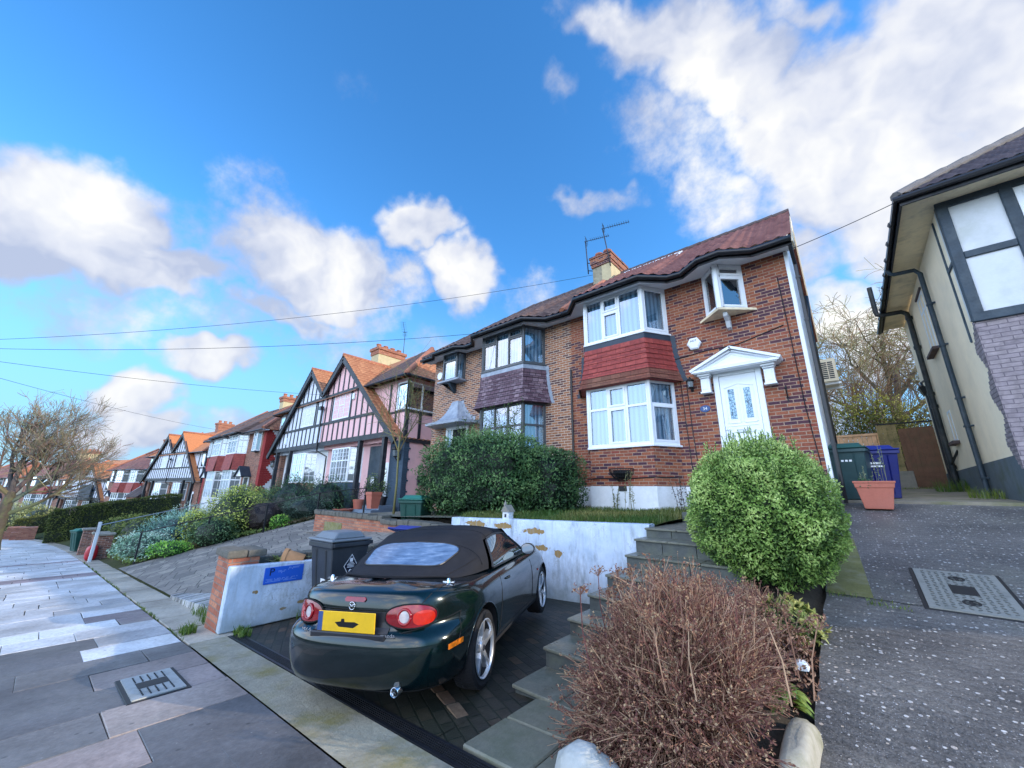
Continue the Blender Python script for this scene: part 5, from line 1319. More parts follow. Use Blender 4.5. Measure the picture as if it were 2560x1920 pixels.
for s in (-1, 1):
    p = top_pt(s * .60, -.30, .0); m.lathe([(.022, 0), (.018, .02), (.010, .035)], 10, Matrix.Translation(p)); m.box(-.05, .05, -.012, .012, 0, .012, X=Matrix.Translation(p))
m.build('hood_latch', MT['chrome'], car, uv=False)
p = top_pt(-.74, -.35, 0); m = MB(); m.tube([p, p + V((0, -.02, .04)), p + V((0, -.04, .06))], .014, 6); m.build('aerial_base', MT['black_plastic'], car, uv=False)

# ------------------------------------------------------------------ retaining walls, pillar, sign
def white_wall_mat(name, ochre_c, seed):
    m, t, N, L, b = nt(name)
    tc = N.new('ShaderNodeTexCoord').outputs['Object']
    n1 = noise_n(t, 2.2, 6, .65, tc); base = ramp(t, n1.outputs[0], [(.3, (.38, .48, .60)), (.5, (.55, .64, .76)), (.72, (.70, .77, .86))])
    c = base.outputs[0]
    mp = N.new('ShaderNodeMapping'); mp.inputs['Scale'].default_value = (1.4, 1.4, .45); mp.inputs['Location'].default_value = (seed, seed, 0); L.new(tc, mp.inputs[0])
    n2 = noise_n(t, 4.5, 6, .7, mp.outputs[0]); r2 = ramp(t, n2.outputs[0], [(.5, (0, 0, 0)), (.70, (.75,) * 3)])
    c = mixc(t, r2.outputs[0], c, (.20, .24, .27))
    w = N.new('ShaderNodeTexVoronoi'); w.feature = 'DISTANCE_TO_EDGE'; w.inputs['Scale'].default_value = 5.5; n3 = noise_n(t, 3, 3, .6, tc)
    vm = N.new('ShaderNodeVectorMath'); vm.operation = 'ADD'; L.new(tc, vm.inputs[0]); L.new(n3.outputs['Color'], vm.inputs[1]); L.new(vm.outputs[0], w.inputs['Vector'])
    rc = ramp(t, w.outputs['Distance'], [(.0, (.55,) * 3), (.035, (0, 0, 0))]); nm = noise_n(t, 1.1, 3, .5, tc); rm = ramp(t, nm.outputs[0], [(.48, (0, 0, 0)), (.6, (1, 1, 1))])
    c = mixc(t, math_n(t, 'MULTIPLY', rc.outputs[0], rm.outputs[0]), c, (.18, .2, .22))
    total = None
    for (ox, oy, oz, sx, sz) in ochre_c:   # places where the paint has blown and the ochre render shows
        v = N.new('ShaderNodeVectorMath'); v.operation = 'SUBTRACT'; L.new(tc, v.inputs[0]); v.inputs[1].default_value = (ox, oy, oz)
        v2 = N.new('ShaderNodeVectorMath'); v2.operation = 'MULTIPLY'; L.new(v.outputs[0], v2.inputs[0]); v2.inputs[1].default_value = (1 / sx, 1 / sx, 1 / sz)
        ln = N.new('ShaderNodeVectorMath'); ln.operation = 'LENGTH'; L.new(v2.outputs[0], ln.inputs[0])
        q = math_n(t, 'SUBTRACT', 1.25, ln.outputs['Value']); total = q if total is None else math_n(t, 'MAXIMUM', total, q)
    n4 = noise_n(t, 9, 5, .65, tc); d = math_n(t, 'ADD', total, math_n(t, 'MULTIPLY', math_n(t, 'SUBTRACT', n4.outputs[0], .5), 2.4))
    r4 = ramp(t, d, [(.5, (0, 0, 0)), (.56, (1, 1, 1))])
    c = mixc(t, r4.outputs[0], c, (.30, .19, .07))
    g = N.new('ShaderNodeSeparateXYZ'); L.new(tc, g.inputs[0])
    # damp grime climbing from the ground and grey runs below the top edge
    gm = N.new('ShaderNodeMapRange'); gm.inputs[1].default_value = .42; gm.inputs[2].default_value = -.05; n6 = noise_n(t, 6, 5, .7, tc)
    L.new(math_n(t, 'ADD', g.outputs[2], math_n(t, 'MULTIPLY', math_n(t, 'SUBTRACT', n6.outputs[0], .5), -.8)), gm.inputs[0])
    c = mixc(t, math_n(t, 'MULTIPLY', gm.outputs[0], .6), c, (.17, .19, .15))
    mp2 = N.new('ShaderNodeMapping'); mp2.inputs['Scale'].default_value = (1, 1, .12); L.new(tc, mp2.inputs[0]); n7 = noise_n(t, 14, 4, .7, mp2.outputs[0]); r7 = ramp(t, n7.outputs[0], [(.52, (0, 0, 0)), (.72, (.5,) * 3)]); c = mixc(t, r7.outputs[0], c, (.33, .37, .40))
    L.new(c, b.inputs['Base Color']); setp(b, None, .7, 0, .3)
    h = math_n(t, 'ADD', math_n(t, 'MULTIPLY', r4.outputs[0], -.8), n2.outputs[0]); bump(t, b, h, .5, .012)
    return m
MT['wall_white'] = white_wall_mat('blistered_white_paint', [(-2.9, 0, 1.03, .34, .07), (-3.6, 0, 1.03, .4, .07), (-2.15, 0, .99, .28, .07), (-1.95, 0, .72, .22, .06), (-1.62, 0, .66, .14, .07)], 3.)
t = thing('retaining_wall', 'low white painted wall with blistered ochre patches holding up the lawn behind the green car', 'wall', (-2.4, 5.87, 0))
m = MB()
nq = 24
vs = []; 
for i in range(nq + 1):
    x = lerp(-4.4, 0, i / nq); zt = lerp(1.115, 1.225, i / nq) + .008 * noise.noise((x * 2, 0, 3)); 
    for (y, z) in ((0, G(x - 2.4) - .1), (.004 * noise.noise((x, 1, 1)), .5), (0, zt - .012), (.014, zt), (.22, zt + .004), (.22, .2)): vs.append((x, y, z))
fs = [(i * 6 + j, (i + 1) * 6 + j, (i + 1) * 6 + j + 1, i * 6 + j + 1) for i in range(nq) for j in range(5)] + [tuple(range(6)), tuple(range(nq * 6, nq * 6 + 6))[::-1]]
m.mesh(vs, fs); m.build('wall', MT['wall_white'], t, fixn=True)
MT['wall_white2'] = white_wall_mat('flaking_white_paint', [(0, .36, .45, .05, .03), (0, .75, .17, .06, .025), (0, 1.5, .2, .12, .05), (0, 1.0, .22, .1, .03)], 7.)
t = thing('retaining_wall', 'short white side wall with flaking paint carrying the blue parking sign', 'wall', (-6.65, 1.84, -.2))
m = MB(); m.prism([(0, 0, 0), (0, 4.0, .06), (0, 4.0, .80), (0, 2.2, .79), (0, 1.1, .785), (0, 0, .815)], (-.13, 0, 0)); m.build('wall', MT['wall_white2'], t, fixn=True, bevel=.012)
MT['sign_blue'] = mat('sign_blue', (.022, .12, .60), .35, .08, 3)
t = thing('parking_sign', 'small blue parking sign with black letter P fixed on the white side wall', 'sign', (-6.645, 2.54, .44))
X = Matrix.Rotation(pi / 2, 4, 'Z') @ Matrix.Rotation(pi / 2, 4, 'X')
m = MB(); m.box(.0, .008, -.27, .265, -.112, .112); m.build('panel', MT['sign_blue'], t, bevel=.012)
text_obj('letter', 'P', .14, MT['text_dark'], t, Matrix.Translation((.010, -.175, .045)) @ X, .001)
m = MB()
for (y0, y1, z) in ((-.09, .03, .052), (-.09, .0, .036), (-.085, -.02, .02), (.05, .22, .085), (.05, .2, .072), (.04, .12, .058), (-.24, .20, -.05), (-.24, .12, -.066), (-.24, .18, -.082)):
    n_ = int((y1 - y0) / .018)
    for k in range(n_):
        if rng.random() < .86: m.box(.0085, .0095, y0 + k * .018, y0 + k * .018 + .013, z, z + .006)
MT['sign_faint'] = mat('sign_lettering', (.30, .45, .78), .5, .1, 5)
m.build('small_print', MT['sign_faint'], t, uv=False)
t = thing('brick_pillar', 'stubby red brick gate pillar with dark stone cap at the end of the white side wall', 'pillar', (-7.05, 2.0, -.25))
m = MB(); m.box(-.27, .262, -.16, .22, 0, .95); m.build('brickwork', MT['brick_old'], t)
m = MB(); m.box(-.31, .30, -.2, .05, .952, 1.06); m.box(-.26, .30, .055, .30, .952, 1.05); m.build('cap_stone', MT['cope'], t, bevel=.03, segs=2)
# planter behind the white wall
t = thing('planter_wall', 'weathered brick planter wall topped with dark coping stones beside the tarmac ramp', 'wall', (-7.35, 2.25, -.2))
m = MB(); m.box(-.11, .11, -.04, 3.6, -.1, .72); m.build('brickwork', MT['brick_old'], t)
m = MB(); y = -.02
while y < 3.5:
    w = U(.22, .34); m.box(-.15 + U(-.015, .015), .15 + U(-.015, .015), y + .006, y + w - .006, .722, .83 + U(-.015, .02)); y += w
m.build('coping', MT['cope'], t, bevel=.025, segs=2)
m = MB(); m.grid(lambda u, v: (lerp(-7.24, -6.78, u), lerp(2.0, 5.8, v), .46 + .04 * noise.noise((u * 3, v * 6, 0))), 6, 20); struct(m, 'planter_soil', MT['soil'])
# stepped terrace wall of the brown house
t = thing('terrace_wall', 'long red brick terrace wall with dark stone coping below the brown house', 'wall', (-10, 5.86, 0))
m = MB(); m.box(-3.35, .52, -.1, .14, -.3, .90); m.box(.522, 3.3, -.14, .14, -.3, .84); m.build('brickwork', MT['brick_old'], t)
m = MB(); x = -3.38
while x < 3.28:
    w = U(.2, .32); hi_ = x < .5; z0 = .902 if hi_ else .842; m.box(x + .005, x + w - .005, -.15 - (0 if hi_ else .06) + U(-.015, .015), .17, z0, z0 + .12 + U(-.015, .02)); x += w
m.build('coping', MT['cope'], t, bevel=.025, segs=2)
m = MB(); m.box(-2.6, -1.5, -.112, -.1, .42, .72); m.build('moss_panel', MT['moss_patch'], t)
m = MB(); x = -3.3
while x < 3.2:
    w = U(.22, .36); m.box(x + .005, x + w - .005, -.34 + U(-.02, .02), -.145, .15 + .07 * (x + 3.3) * .5, .38 + .07 * (x + 3.3) * .5 + U(-.02, .02)); x += w
m.build('lower_coping', MT['cope'], t, bevel=.03, segs=2)

# ------------------------------------------------------------------ steps up to the house
t = thing('garden_steps', 'flight of dark slate steps rising beside the white wall to the front door', 'steps', (-2.4, 2.83, 0))
tops = [(2.83, .14), (3.26, .30), (3.67, .45), (4.07, .60), (4.49, .74), (5.04, .90), (5.35, 1.07), (5.73, 1.19)]
for i, (y, z) in enumerate(tops):
    yn = tops[i + 1][0] + .05 if i < 7 else 7.4
    sp = bpy.data.objects.new('step', None); COL.objects.link(sp); sp.parent = t; sp.location = (0, y - 2.83, 0)
    zb = tops[i - 1][1] - .04 if i else -.05
    m = MB(); x = .0
    for w in (.36, .42, .55): m.box(x + .004, x + w - .004, .02, .06, zb, z - .028, 0); x += w
    for y0, y1 in ((.02, .3), (.304, yn - y)): m.box(.018, .055, y0 + .002, y1, -.1 if i < 3 else zb - .25, z - .028, 0)
    m.box(.056, 1.33, .062, yn - y, -.1, z - .03, 0)
    m.build('riser', MT['stone_dark'], sp)
    m = MB(); x = -.012
    for w in (.45, .47, .43): m.box(x + .003, x + w - .003, -.012, yn - y, z - .027, z); x += w
    m.build('tread', MT['tread'], sp, bevel=.006)
# lawn and the ground around the steps
def grass_mat():
    m, t, N, L, b = nt('lawn_turf'); tc = N.new('ShaderNodeTexCoord').outputs['Object']; n1 = noise_n(t, 1.5, 5, .6, tc); n2 = noise_n(t, 30, 4, .7, tc)
    a = ramp(t, n1.outputs[0], [(.35, (.06, .11, .02)), (.65, (.13, .12, .04))]); r = ramp(t, n2.outputs[0], [(.2, (.5,) * 3), (.8, (1.4,) * 3)])
    L.new(mixc(t, 1., a.outputs[0], r.outputs[0], 'MULTIPLY'), b.inputs['Base Color']); setp(b, None, .95, 0, .1); bump(t, b, n2.outputs[0], .8, .03); return m
MT['lawn'] = grass_mat()
def lawn_z(x, y): return lerp(1.11, 1.22, clamp((x + 6.8) / 4.4)) + .03 * (y - 6.05) + .02 * noise.noise((x, y, 0))
m = MB(); m.grid(lambda u, v: (lerp(-6.8, -2.38, u), lerp(6.06, 9.7, v), lawn_z(lerp(-6.8, -2.38, u), lerp(6.06, 9.7, v))), 16, 14); struct(m, 'lawn', MT['lawn'], smooth=True)
m = MB(); m.grid(lambda u, v: (lerp(-13.3, -6.81, u), lerp(5.95, 9.7, v), lerp(.86, 1.1, u) + .05 * v), 10, 8); struct(m, 'front_terrace', MT['flag'])
m = MB(); m.box(-2.4, -.45, 7.35, 8.3, .8, 1.36); m.box(-2.4, -.45, 8.3, 8.6, .8, 1.6); m.box(-2.4, -.45, 8.6, 8.9, .8, 1.85); m.box(-2.4, -.45, 8.9, 9.66, .8, 2.1); m.box(-2.25, -1.0, 9.2, 9.66, 2.1, 2.29)
ds = thing('door_steps', 'dark stone steps directly under the white front door behind the round bush', 'steps', (0, 0, 0)); m.build('treads', MT['stone_dark'], ds, bevel=.01)
def bed_z(x, y): return lerp(.06, .30, sstep(2.1, 3.2, y)) + max(0, y - 3.2) * .17 + .06 * noise.noise((x * 2, y * 2, 0)) - .1 * sstep(-.7, -.42, x)
m = MB(); m.grid(lambda u, v: (lerp(-1.42, -.40, u), lerp(2.2, 7.4, v), bed_z(lerp(-1.42, -.40, u), lerp(2.2, 7.4, v))), 12, 40); struct(m, 'planting_bed', MT['soil'], smooth=True)
# white painted edging in front of the brown shrub
t = thing('bed_edging', 'rounded white painted block edging at the front of the dried shrub', 'edging', (-1.35, 2.1, .1))
def boulder(mb, c, r, seed, m_=0, sub=3):
    bm_ = bmesh.new(); bmesh.ops.create_icosphere(bm_, subdivisions=sub, radius=1)
    vs = []
    for v in bm_.verts:
        p = v.co; s = 1 + .18 * noise.noise((p.x * 1.3 + seed, p.y * 1.3, p.z * 1.3)) + .05 * noise.noise((p.x * 5 + seed, p.y * 5, p.z * 5))
        f = lambda q: (abs(q) ** .75) * (1 if q >= 0 else -1)
        vs.append((c[0] + f(p.x) * r[0] * s, c[1] + f(p.y) * r[1] * s, c[2] + f(p.z) * r[2] * s))
    mb.mesh(vs, [tuple(v.index for v in f.verts) for f in bm_.faces], m_); bm_.free()
MT['white_rock'] = mat('white_painted_rock', (.42, .43, .41), .8, .15, 4, .6, 25, dirt=(.16, .17, .13), dirt_amt=.7, dirt_scale=4)
MT['pale_rock'] = mat('pale_limestone', (.36, .34, .28), .85, .2, 4, .6, 25, dirt=(.16, .16, .09), dirt_amt=.7, dirt_scale=4)
m = MB(); boulder(m, (0.02, .06, .03), (.19, .14, .22), 1); m.build('block', MT['white_rock'], t, smooth=True, uv=False)
t = thing('rock', 'pale flat sided limestone rock between the dried shrub and the driveway', 'rock', (-.47, 2.95, .2))
m = MB(); boulder(m, (0, 0, .04), (.085, .40, .17), 5); m.build('stone', MT['pale_rock'], t, smooth=True, uv=False)

# ------------------------------------------------------------------ wheeled bins
def bin_mats(nm, col, lid): return mat(nm + '_plastic', col, .45, .18, 4, .15, 40, spec=.4, dirt=tuple(c * .6 + .06 for c in col), dirt_amt=.35), mat(nm + '_lid', lid, .42, .15, 4, .1, 40, spec=.45)
def wheelie_bin(label, loc, rotz, mats, s=1., open_lid=0., group=None):
    t = thing('wheelie_bin', label, 'bin', loc, rotz, group)
    mb_, ml = mats; m = MB()
    lo = [(-.21, -.20), (.21, -.20), (.23, .22), (-.23, .22)]; hi = [(-.275, -.33), (.275, -.33), (.29, .30), (-.29, .30)]
    m.hexa([(x * s, y * s, .05 * s) for x, y in lo] + [(x * s, y * s, .93 * s) for x, y in hi])
    m.box(-.30 * s, .30 * s, -.355 * s, -.32 * s, .88 * s, .95 * s); m.box(-.31 * s, -.28 * s, -.33 * s, .3 * s, .89 * s, .945 * s); m.box(.28 * s, .31 * s, -.33 * s, .3 * s, .89 * s, .945 * s)
    for x in (-.12, .12): m.hexa([((x - .012) * s, -.225 * s, .12 * s), ((x + .012) * s, -.225 * s, .12 * s), ((x + .012) * s, -.2 * s, .12 * s), ((x - .012) * s, -.2 * s, .12 * s), ((x - .012) * s, -.338 * s, .86 * s), ((x + .012) * s, -.338 * s, .86 * s), ((x + .012) * s, -.31 * s, .86 * s), ((x - .012) * s, -.31 * s, .86 * s)])
    m.build('body', mb_, t, bevel=.012 * s)
    m = MB(); hing = Matrix.Translation((0, .31 * s, .955 * s)) @ Matrix.Rotation(open_lid, 4, 'X')
    def L(x, y, z): return hing @ V((x * s, y * s, z * s))
    m.hexa([L(-.31, -.68, 0), L(.31, -.68, 0), L(.31, .02, 0), L(-.31, .02, 0), L(-.31, -.68, .03), L(.31, -.68, .03), L(.31, .02, .03), L(-.31, .02, .03)])
    m.hexa([L(-.25, -.62, .031), L(.25, -.62, .031), L(.25, -.06, .031), L(-.25, -.06, .031), L(-.21, -.52, .105), L(.21, -.52, .105), L(.21, -.12, .105), L(-.21, -.12, .105)])
    m.build('lid', ml, t, bevel=.012 * s)
    m = MB(); m.tube([(-.25 * s, .37 * s, .93 * s), (.25 * s, .37 * s, .93 * s)], .016 * s, 6)
    for x in (-.25, 0, .25): m.box((x - .02) * s, (x + .02) * s, .29 * s, .38 * s, .9 * s, .945 * s)
    m.build('handle', mb_, t, uv=False)
    for x in (-1, 1):
        m = MB(); m.lathe([(.10 * s, -.03 * s), (.10 * s, .03 * s), (.05 * s, .035 * s)], 18, Matrix.Translation((x * .24 * s, .25 * s, .10 * s)) @ Matrix.Rotation(x * pi / 2, 4, 'Y')); m.build('wheel', MT['rubber'], t, uv=False)
    return t
g1 = bin_mats('bin_green', (.022, .055, .058), (.02, .085, .075)); b1 = bin_mats('bin_blue', (.008, .014, .13), (.012, .025, .22)); k1 = bin_mats('bin_grey', (.030, .036, .045), (.17, .19, .21))
g2 = bin_mats('bin_dark_green', (.012, .065, .05), (.03, .17, .13))
w = wheelie_bin('dark green wheelie bin standing behind the terracotta trough on the driveway', (-.02, 10.3, 1.56), radians(-6), g1, 1.06)
m = MB(); 
for k in range(3): m.box(-.08 + .06 * k, -.04 + .06 * k, -.322, -.319, .76, .795)
m.build('marking', MT['text_white'], w, uv=False)
w = wheelie_bin('blue wheelie bin half hidden beside the dark green bin near the wooden gate', (.40, 11.0, 1.60), radians(10), b1, 1.02)
m = MB(); m.box(-.20, .0, -.312, -.309, .70, .74); m.box(-.20, .02, -.314, -.311, .645, .675); m.build('marking', MT['text_white'], w, uv=False)
gb = wheelie_bin('dark grey wheelie bin with black diamond sticker standing left of the green car', (-5.98, 3.02, -.15), radians(4), k1, 1.14); gb.scale = (.95, .80, 1)
# diamond sticker on its right hand side and a white label on its front
m = MB(); SX = lambda y, z: (.213 + .085 * ((z) - .05) / .88 * .9 + .012, y, z)
def sd_(y, z, o): 
    f = (z / 1.14 - .05) / .88; return V((lerp(.22, .283, f) * 1.14 + o, y, z))
cy_, cz_ = .02, .76
m.poly([sd_(cy_ - .135, cz_, .006), sd_(cy_, cz_ - .155, .006), sd_(cy_ + .135, cz_, .006), sd_(cy_, cz_ + .155, .006)]); st_ = m.build('diamond_sticker', MT['text_white'], gb, uv=False)
m = MB(); m.poly([sd_(cy_ - .122, cz_, .0075), sd_(cy_, cz_ - .14, .0075), sd_(cy_ + .122, cz_, .0075), sd_(cy_, cz_ + .14, .0075)]); m.build('black_field', MT['text_dark'], st_, uv=False)
m = MB()
m.poly([sd_(cy_ - .03, cz_ + .05, .009), sd_(cy_ + .03, cz_ + .05, .009), sd_(cy_ + .03, cz_ + .10, .009), sd_(cy_ - .03, cz_ + .10, .009)])
for z, w_ in ((.03, .055), (.012, .075), (-.006, .065), (-.024, .07)):
    m.poly([sd_(cy_ - w_, cz_ + z, .009), sd_(cy_ + w_, cz_ + z, .009), sd_(cy_ + w_, cz_ + z + .008, .009), sd_(cy_ - w_, cz_ + z + .008, .009)])
m.poly([sd_(cy_ + .03 * cos(2 * pi * k / 16), cz_ - .075 + .03 * sin(2 * pi * k / 16), .009) for k in range(16)]); m.build('sticker_print', MT['text_white'], st_, uv=False)
def fr_(x, z, o): f = (z / 1.14 - .05) / .88; return V((x, lerp(-.20, -.33, f) * 1.14 - o, z))
m = MB(); m.poly([fr_(.02, .36, .016), fr_(.15, .36, .016), fr_(.15, .60, .016), fr_(.02, .60, .016)]); lb = m.build('number_label', MT['text_white'], gb, uv=False)
m = MB(); m.poly([fr_(.05, .45, .018), fr_(.12, .45, .018), fr_(.105, .53, .018), fr_(.06, .52, .018)]); m.tube([fr_(.06, .56, .018), fr_(.11, .575, .018), fr_(.12, .55, .018), fr_(.08, .52, .018)], .006, 4); m.build('label_print', MT['text_dark'], lb, uv=False)
wheelie_bin('bright blue wheelie bin with raised lid against the white wall behind the grey bin', (-5.55, 4.05, -.12), radians(15), b1, 1.02, radians(-18))
wheelie_bin('bright blue wheelie bin partly hidden by the soft top of the green car', (-5.1, 5.15, -.1), radians(-8), b1, 1.04)
wheelie_bin('wide bottle green bin standing up on the terrace next to the tall hedge', (-9.05, 6.55, .86 - .52), radians(28), g2, 1.14)

# ------------------------------------------------------------------ cream house on the right
RH = thing('detached_house', 'cream rendered house at right edge with black timber framing and purple painted brick', 'house', (2.05, 9.85, 1.5))
def rb(name, mb, m, **k): return mb.build(name, m, RH, **k)
# local coordinates: x right from the side wall, y back from the front, z up from its ground
m = MB(); m.box(0, 9, .302, 7.0, -.1, 5.5); m.box(0.002, 9, .012, .30, .82, 3.12); rb('side_wall', m, MT['cream'])
MT['plinth_grey'] = mat('painted_plinth', (.10, .13, .15), .8, .2, 3, .3, 40, dirt=(.07, .09, .05), dirt_amt=.6)
m = MB(); m.box(-.012, 9.01, .008, 7.02, -.1, .85); rb('plinth', m, MT['plinth_grey'])
m = MB(); m.box(-.02, 9.02, -.012, .007, .62, 3.13)
for k in range(34):
    z = .62 + k * .074; ph = (k % 11) / 11; wd = .10 + .34 * (1 - abs(2 * ph - 1)) + (.02 if k % 2 else 0)
    m.box(-.022, 0, .0, wd, z + .003, z + .071)
rb('painted_brickwork', m, MT['brick_purple'])
m = MB(); m.box(0.0, 9, .0, .30, 3.22, 5.5); rb('framed_panel', m, MT['white_panel'])
m = MB()
for x0, x1 in ((-.03, .12), (.73, .88), (2.45, 2.6), (3.6, 3.75)): m.box(x0, x1, -.045, .02, 3.14, 5.56)
m.box(-.03, 9, -.04, .01, 5.40, 5.57); m.box(-.035, 9, -.06, .02, 3.10, 3.26)
m.box(.12, .73, -.035, .01, 4.31, 4.44)
m.box(-.028, .02, -.04, .10, 3.14, 5.5); m.box(-.026, .01, .52, .57, 2.9, 5.45); m.box(-.024, .005, .10, .53, 4.30, 4.38)
rb('timber_frame', m, MT['timber_slate'], bevel=.01)
fr = MB(); gl = MB(); cu = MB(); facet(fr, gl, cu, (.89, -.02), (2.44, -.02), 3.27, 5.38, (0, -1), [(1, [.3], {1}), (1, [], False)], fw=.08)
w = fr.build('front_window', MT['white_pvc'], RH, fixn=True); gl.build('pane', MT['glass_dark'], w)
fr = MB(); gl = MB(); facet(fr, gl, None, (.62, -.03), (3.2, -.03), 0.55, 2.15, (0, -1), [(1, [], False), (1, [], False), (1, [], False)], fw=.09)
w = fr.build('ground_window', MT['white_pvc'], RH, fixn=True); gl.build('pane', MT['glass_dark'], w)
fr = MB(); gl = MB(); facet(fr, gl, None, (-.01, 4.05), (-.01, 3.25), 3.65, 5.15, (-1, 0), [(1, [.72], False), (1, [.72], False)], fw=.06)
w = fr.build('side_window', MT['white_pvc'], RH, fixn=True); gl.build('pane', MT['glass_dark'], w)
m = MB(); m.box(-.12, 0, 3.15, 4.15, 3.58, 3.65); m.box(-.04, 0, 3.2, 4.1, 5.16, 5.22); w2 = m.build('sill', MT['ridge_dark'], w, bevel=.008)
fr = MB(); gl = MB(); facet(fr, gl, None, (-.01, 4.5), (-.01, 4.1), 1.5, 2.25, (-1, 0), [(1, [], False)], fw=.05)
w = fr.build('side_window', MT['white_pvc'], RH, fixn=True); gl.build('pane', MT['glass_dark'], w)
m = MB(); m.box(-.12, 0, 4.0, 4.6, 1.42, 1.5); m.build('sill', MT['ridge_dark'], w, bevel=.008)
EV = 5.55
m = MB()
m.mesh([(-.5, -.5, EV - .02), (9, -.5, EV - .02), (9, .05, EV - .02), (.05, .05, EV - .02), (.05, 7.2, EV - .02), (-.5, 7.2, EV - .02)], [(0, 1, 2, 3), (0, 3, 4, 5)]); rb('soffit', m, MT['soffit'])
m = MB(); m.box(-.53, 9, -.53, -.5, EV - .10, EV + .08); m.box(-.53, -.5, -.5, 7.22, EV - .10, EV + .08); rb('fascia', m, MT['timber_black'])
m = MB(); m.tube([(9, -.59, EV + .02), (-.585, -.59, EV + .02), (-.585, 7.25, EV - .06)], .062, 8)
for k in range(9): m.lathe([(.072, -.02), (.072, .02)], 8, Matrix.Translation((-.585, .3 + k * .8, EV + .018 - k * .008)) @ Matrix.Rotation(pi / 2, 4, 'X'))
rb('gutter', m, MT['black_plastic'], uv=False, smooth=True, angle=40)
m = MB(); kk = .78
def hiR(x): q = clamp(x + .55, 0.02, 4.2); return (x, -.55 + q, EV + .06 + kk * q)
tile_roof(m, lambda x: (x, -.58, EV + .05), hiR, -.53, 7.5, tw=.17, th=.27, amp=.018, pal='dark')
m.poly([(-.56, -.56, EV + .05), (-.56, 7.3, EV + .05), (3.65, 7.3 - 1.0, EV + .06 + kk * 4.2), (3.65, 3.65, EV + .06 + kk * 4.2)]); m.poly([(3.65, 3.65, EV + .06 + kk * 4.2), (9, 3.65, EV + .06 + kk * 4.2), (9, 7.8, EV), (3.65, 7.8, EV)])
rb('roof', m, MT['roof_tiles'], smooth=True, angle=40)
m = MB()
for i in range(10):
    a = V((-.55, -.55, EV + .1)); b_ = V((3.65, 3.65, EV + .12 + kk * 4.2)); m.tube([a.lerp(b_, i / 10), a.lerp(b_, (i + 1.03) / 10) + V((0, 0, .01))], [.10, .115], 8)
rb('hip_tiles', m, mat('hip_tile_grey', (.17, .15, .14), .85, .3, 5, .4, 30), uv=False, smooth=True, angle=40)
m = MB(); yq = 5.25   # soil stack with its vent carried out past the eaves
m.tube([(-.08, yq, .2), (-.08, yq, 5.15), (-.10, yq, 5.30), (-.20, yq, 5.38), (-.62, yq, 5.40), (-.70, yq, 5.44), (-.72, yq, 5.54), (-.72, yq, 6.35)], .062, 10)
for z in (.9, 2.5, 2.85, 4.2, 5.1): m.lathe([(.078, z), (.078, z + .09)], 10, Matrix.Translation((-.08, yq, 0)))
m.tube([(-.08, yq, 1.0), (-.06, yq - .35, 1.12), (0, yq - .7, 1.3)], .03, 6)
rb('soil_stack', m, mat('soil_stack_iron', (.018, .024, .026), .5, .5, 8, .3, 30, dirt=(.10, .09, .08), dirt_amt=.45, dirt_scale=3), uv=False, smooth=True, angle=45)
m = MB(); yq = 2.35
m.tube([(-.585, yq, EV), (-.56, yq, EV - .16), (-.50, yq, EV - .20), (-.16, yq, EV - .22), (-.08, yq, EV - .34), (-.075, yq, .05), (-.16, yq, -.02)], .046, 10)
for z in (.55, 1.6, 2.2, 3.4, 4.4): m.box(-.13, -.02, yq - .06, yq + .06, z, z + .035); m.box(-.05, .0, yq - .10, yq - .04, z, z + .03)
rb('downpipe', m, MT['timber_slate'], uv=False, smooth=True, angle=45)
m = MB(); yq = 6.0; m.tube([(-.06, yq, .15), (-.06, yq, 3.05)], .04, 8); m.hexa([(-.13, yq - .10, 3.0), (0, yq - .1, 3.0), (0, yq + .1, 3.0), (-.13, yq + .1, 3.0), (-.2, yq - .16, 3.25), (0, yq - .16, 3.25), (0, yq + .16, 3.25), (-.2, yq + .16, 3.25)]); m.tube([(0, yq + .3, 3.5), (-.1, yq + .1, 3.4), (-.1, yq, 3.28)], .03, 6)
rb('hopper_pipe', m, MT['black_plastic'], uv=False)

# ------------------------------------------------------------------ gated passage at the back
MT['wood_new'] = mat('new_fence_wood', (.74, .47, .28), .7, .2, 6, .4, 20, dirt=(.32, .17, .09), dirt_amt=.5, dirt_scale=5)
MT['wood_old'] = mat('old_fence_wood', (.34, .26, .12), .85, .3, 5, .5, 20, dirt=(.10, .11, .04), dirt_amt=.8, dirt_scale=4)
MT['wood_brown'] = mat('brown_gate_wood', (.19, .095, .055), .7, .3, 5, .5, 20, dirt=(.13, .10, .05), dirt_amt=.6, dirt_scale=4)
t = thing('fence_panel', 'new orange toned closeboard fence panel behind the bins', 'fence', (.25, 16.9, 1.95))
m = MB()
for k in range(9): m.box(-.52 + k * .115, -.52 + k * .115 + .108, 0, .02 + .01 * (k % 2), 0, 1.62)
m.build('boards', MT['wood_new'], t)
m = MB(); m.box(-.56, .56, -.03, .05, 1.625, 1.70); m.box(-.57, -.525, -.03, .03, 0, 1.62); m.box(.52, .565, -.03, .03, 0, 1.62); m.build('frame', MT['wood_new'], t, bevel=.006)
t = thing('wooden_fence', 'greenish weathered board fence between the new panel and the brown gate', 'fence', (.83, 16.75, 1.95))
m = MB()
for k in range(4): m.box(.0 + k * .105, .098 + k * .105, -.01 * (k % 2), .025, 0, 1.9 + .01 * (k % 3))
m.box(-.03, .0, -.04, .06, 0, 1.92); m.build('boards', MT['wood_old'], t)
m = MB(); m.box(-.05, 1.25, -.03, .02, 1.92, 1.96); m.build('top_rail', MT['black_iron'], t)
t = thing('wooden_gate', 'dark brown boarded gate closing the passage beside the cream house', 'gate', (1.27, 16.72, 1.95))
m = MB()
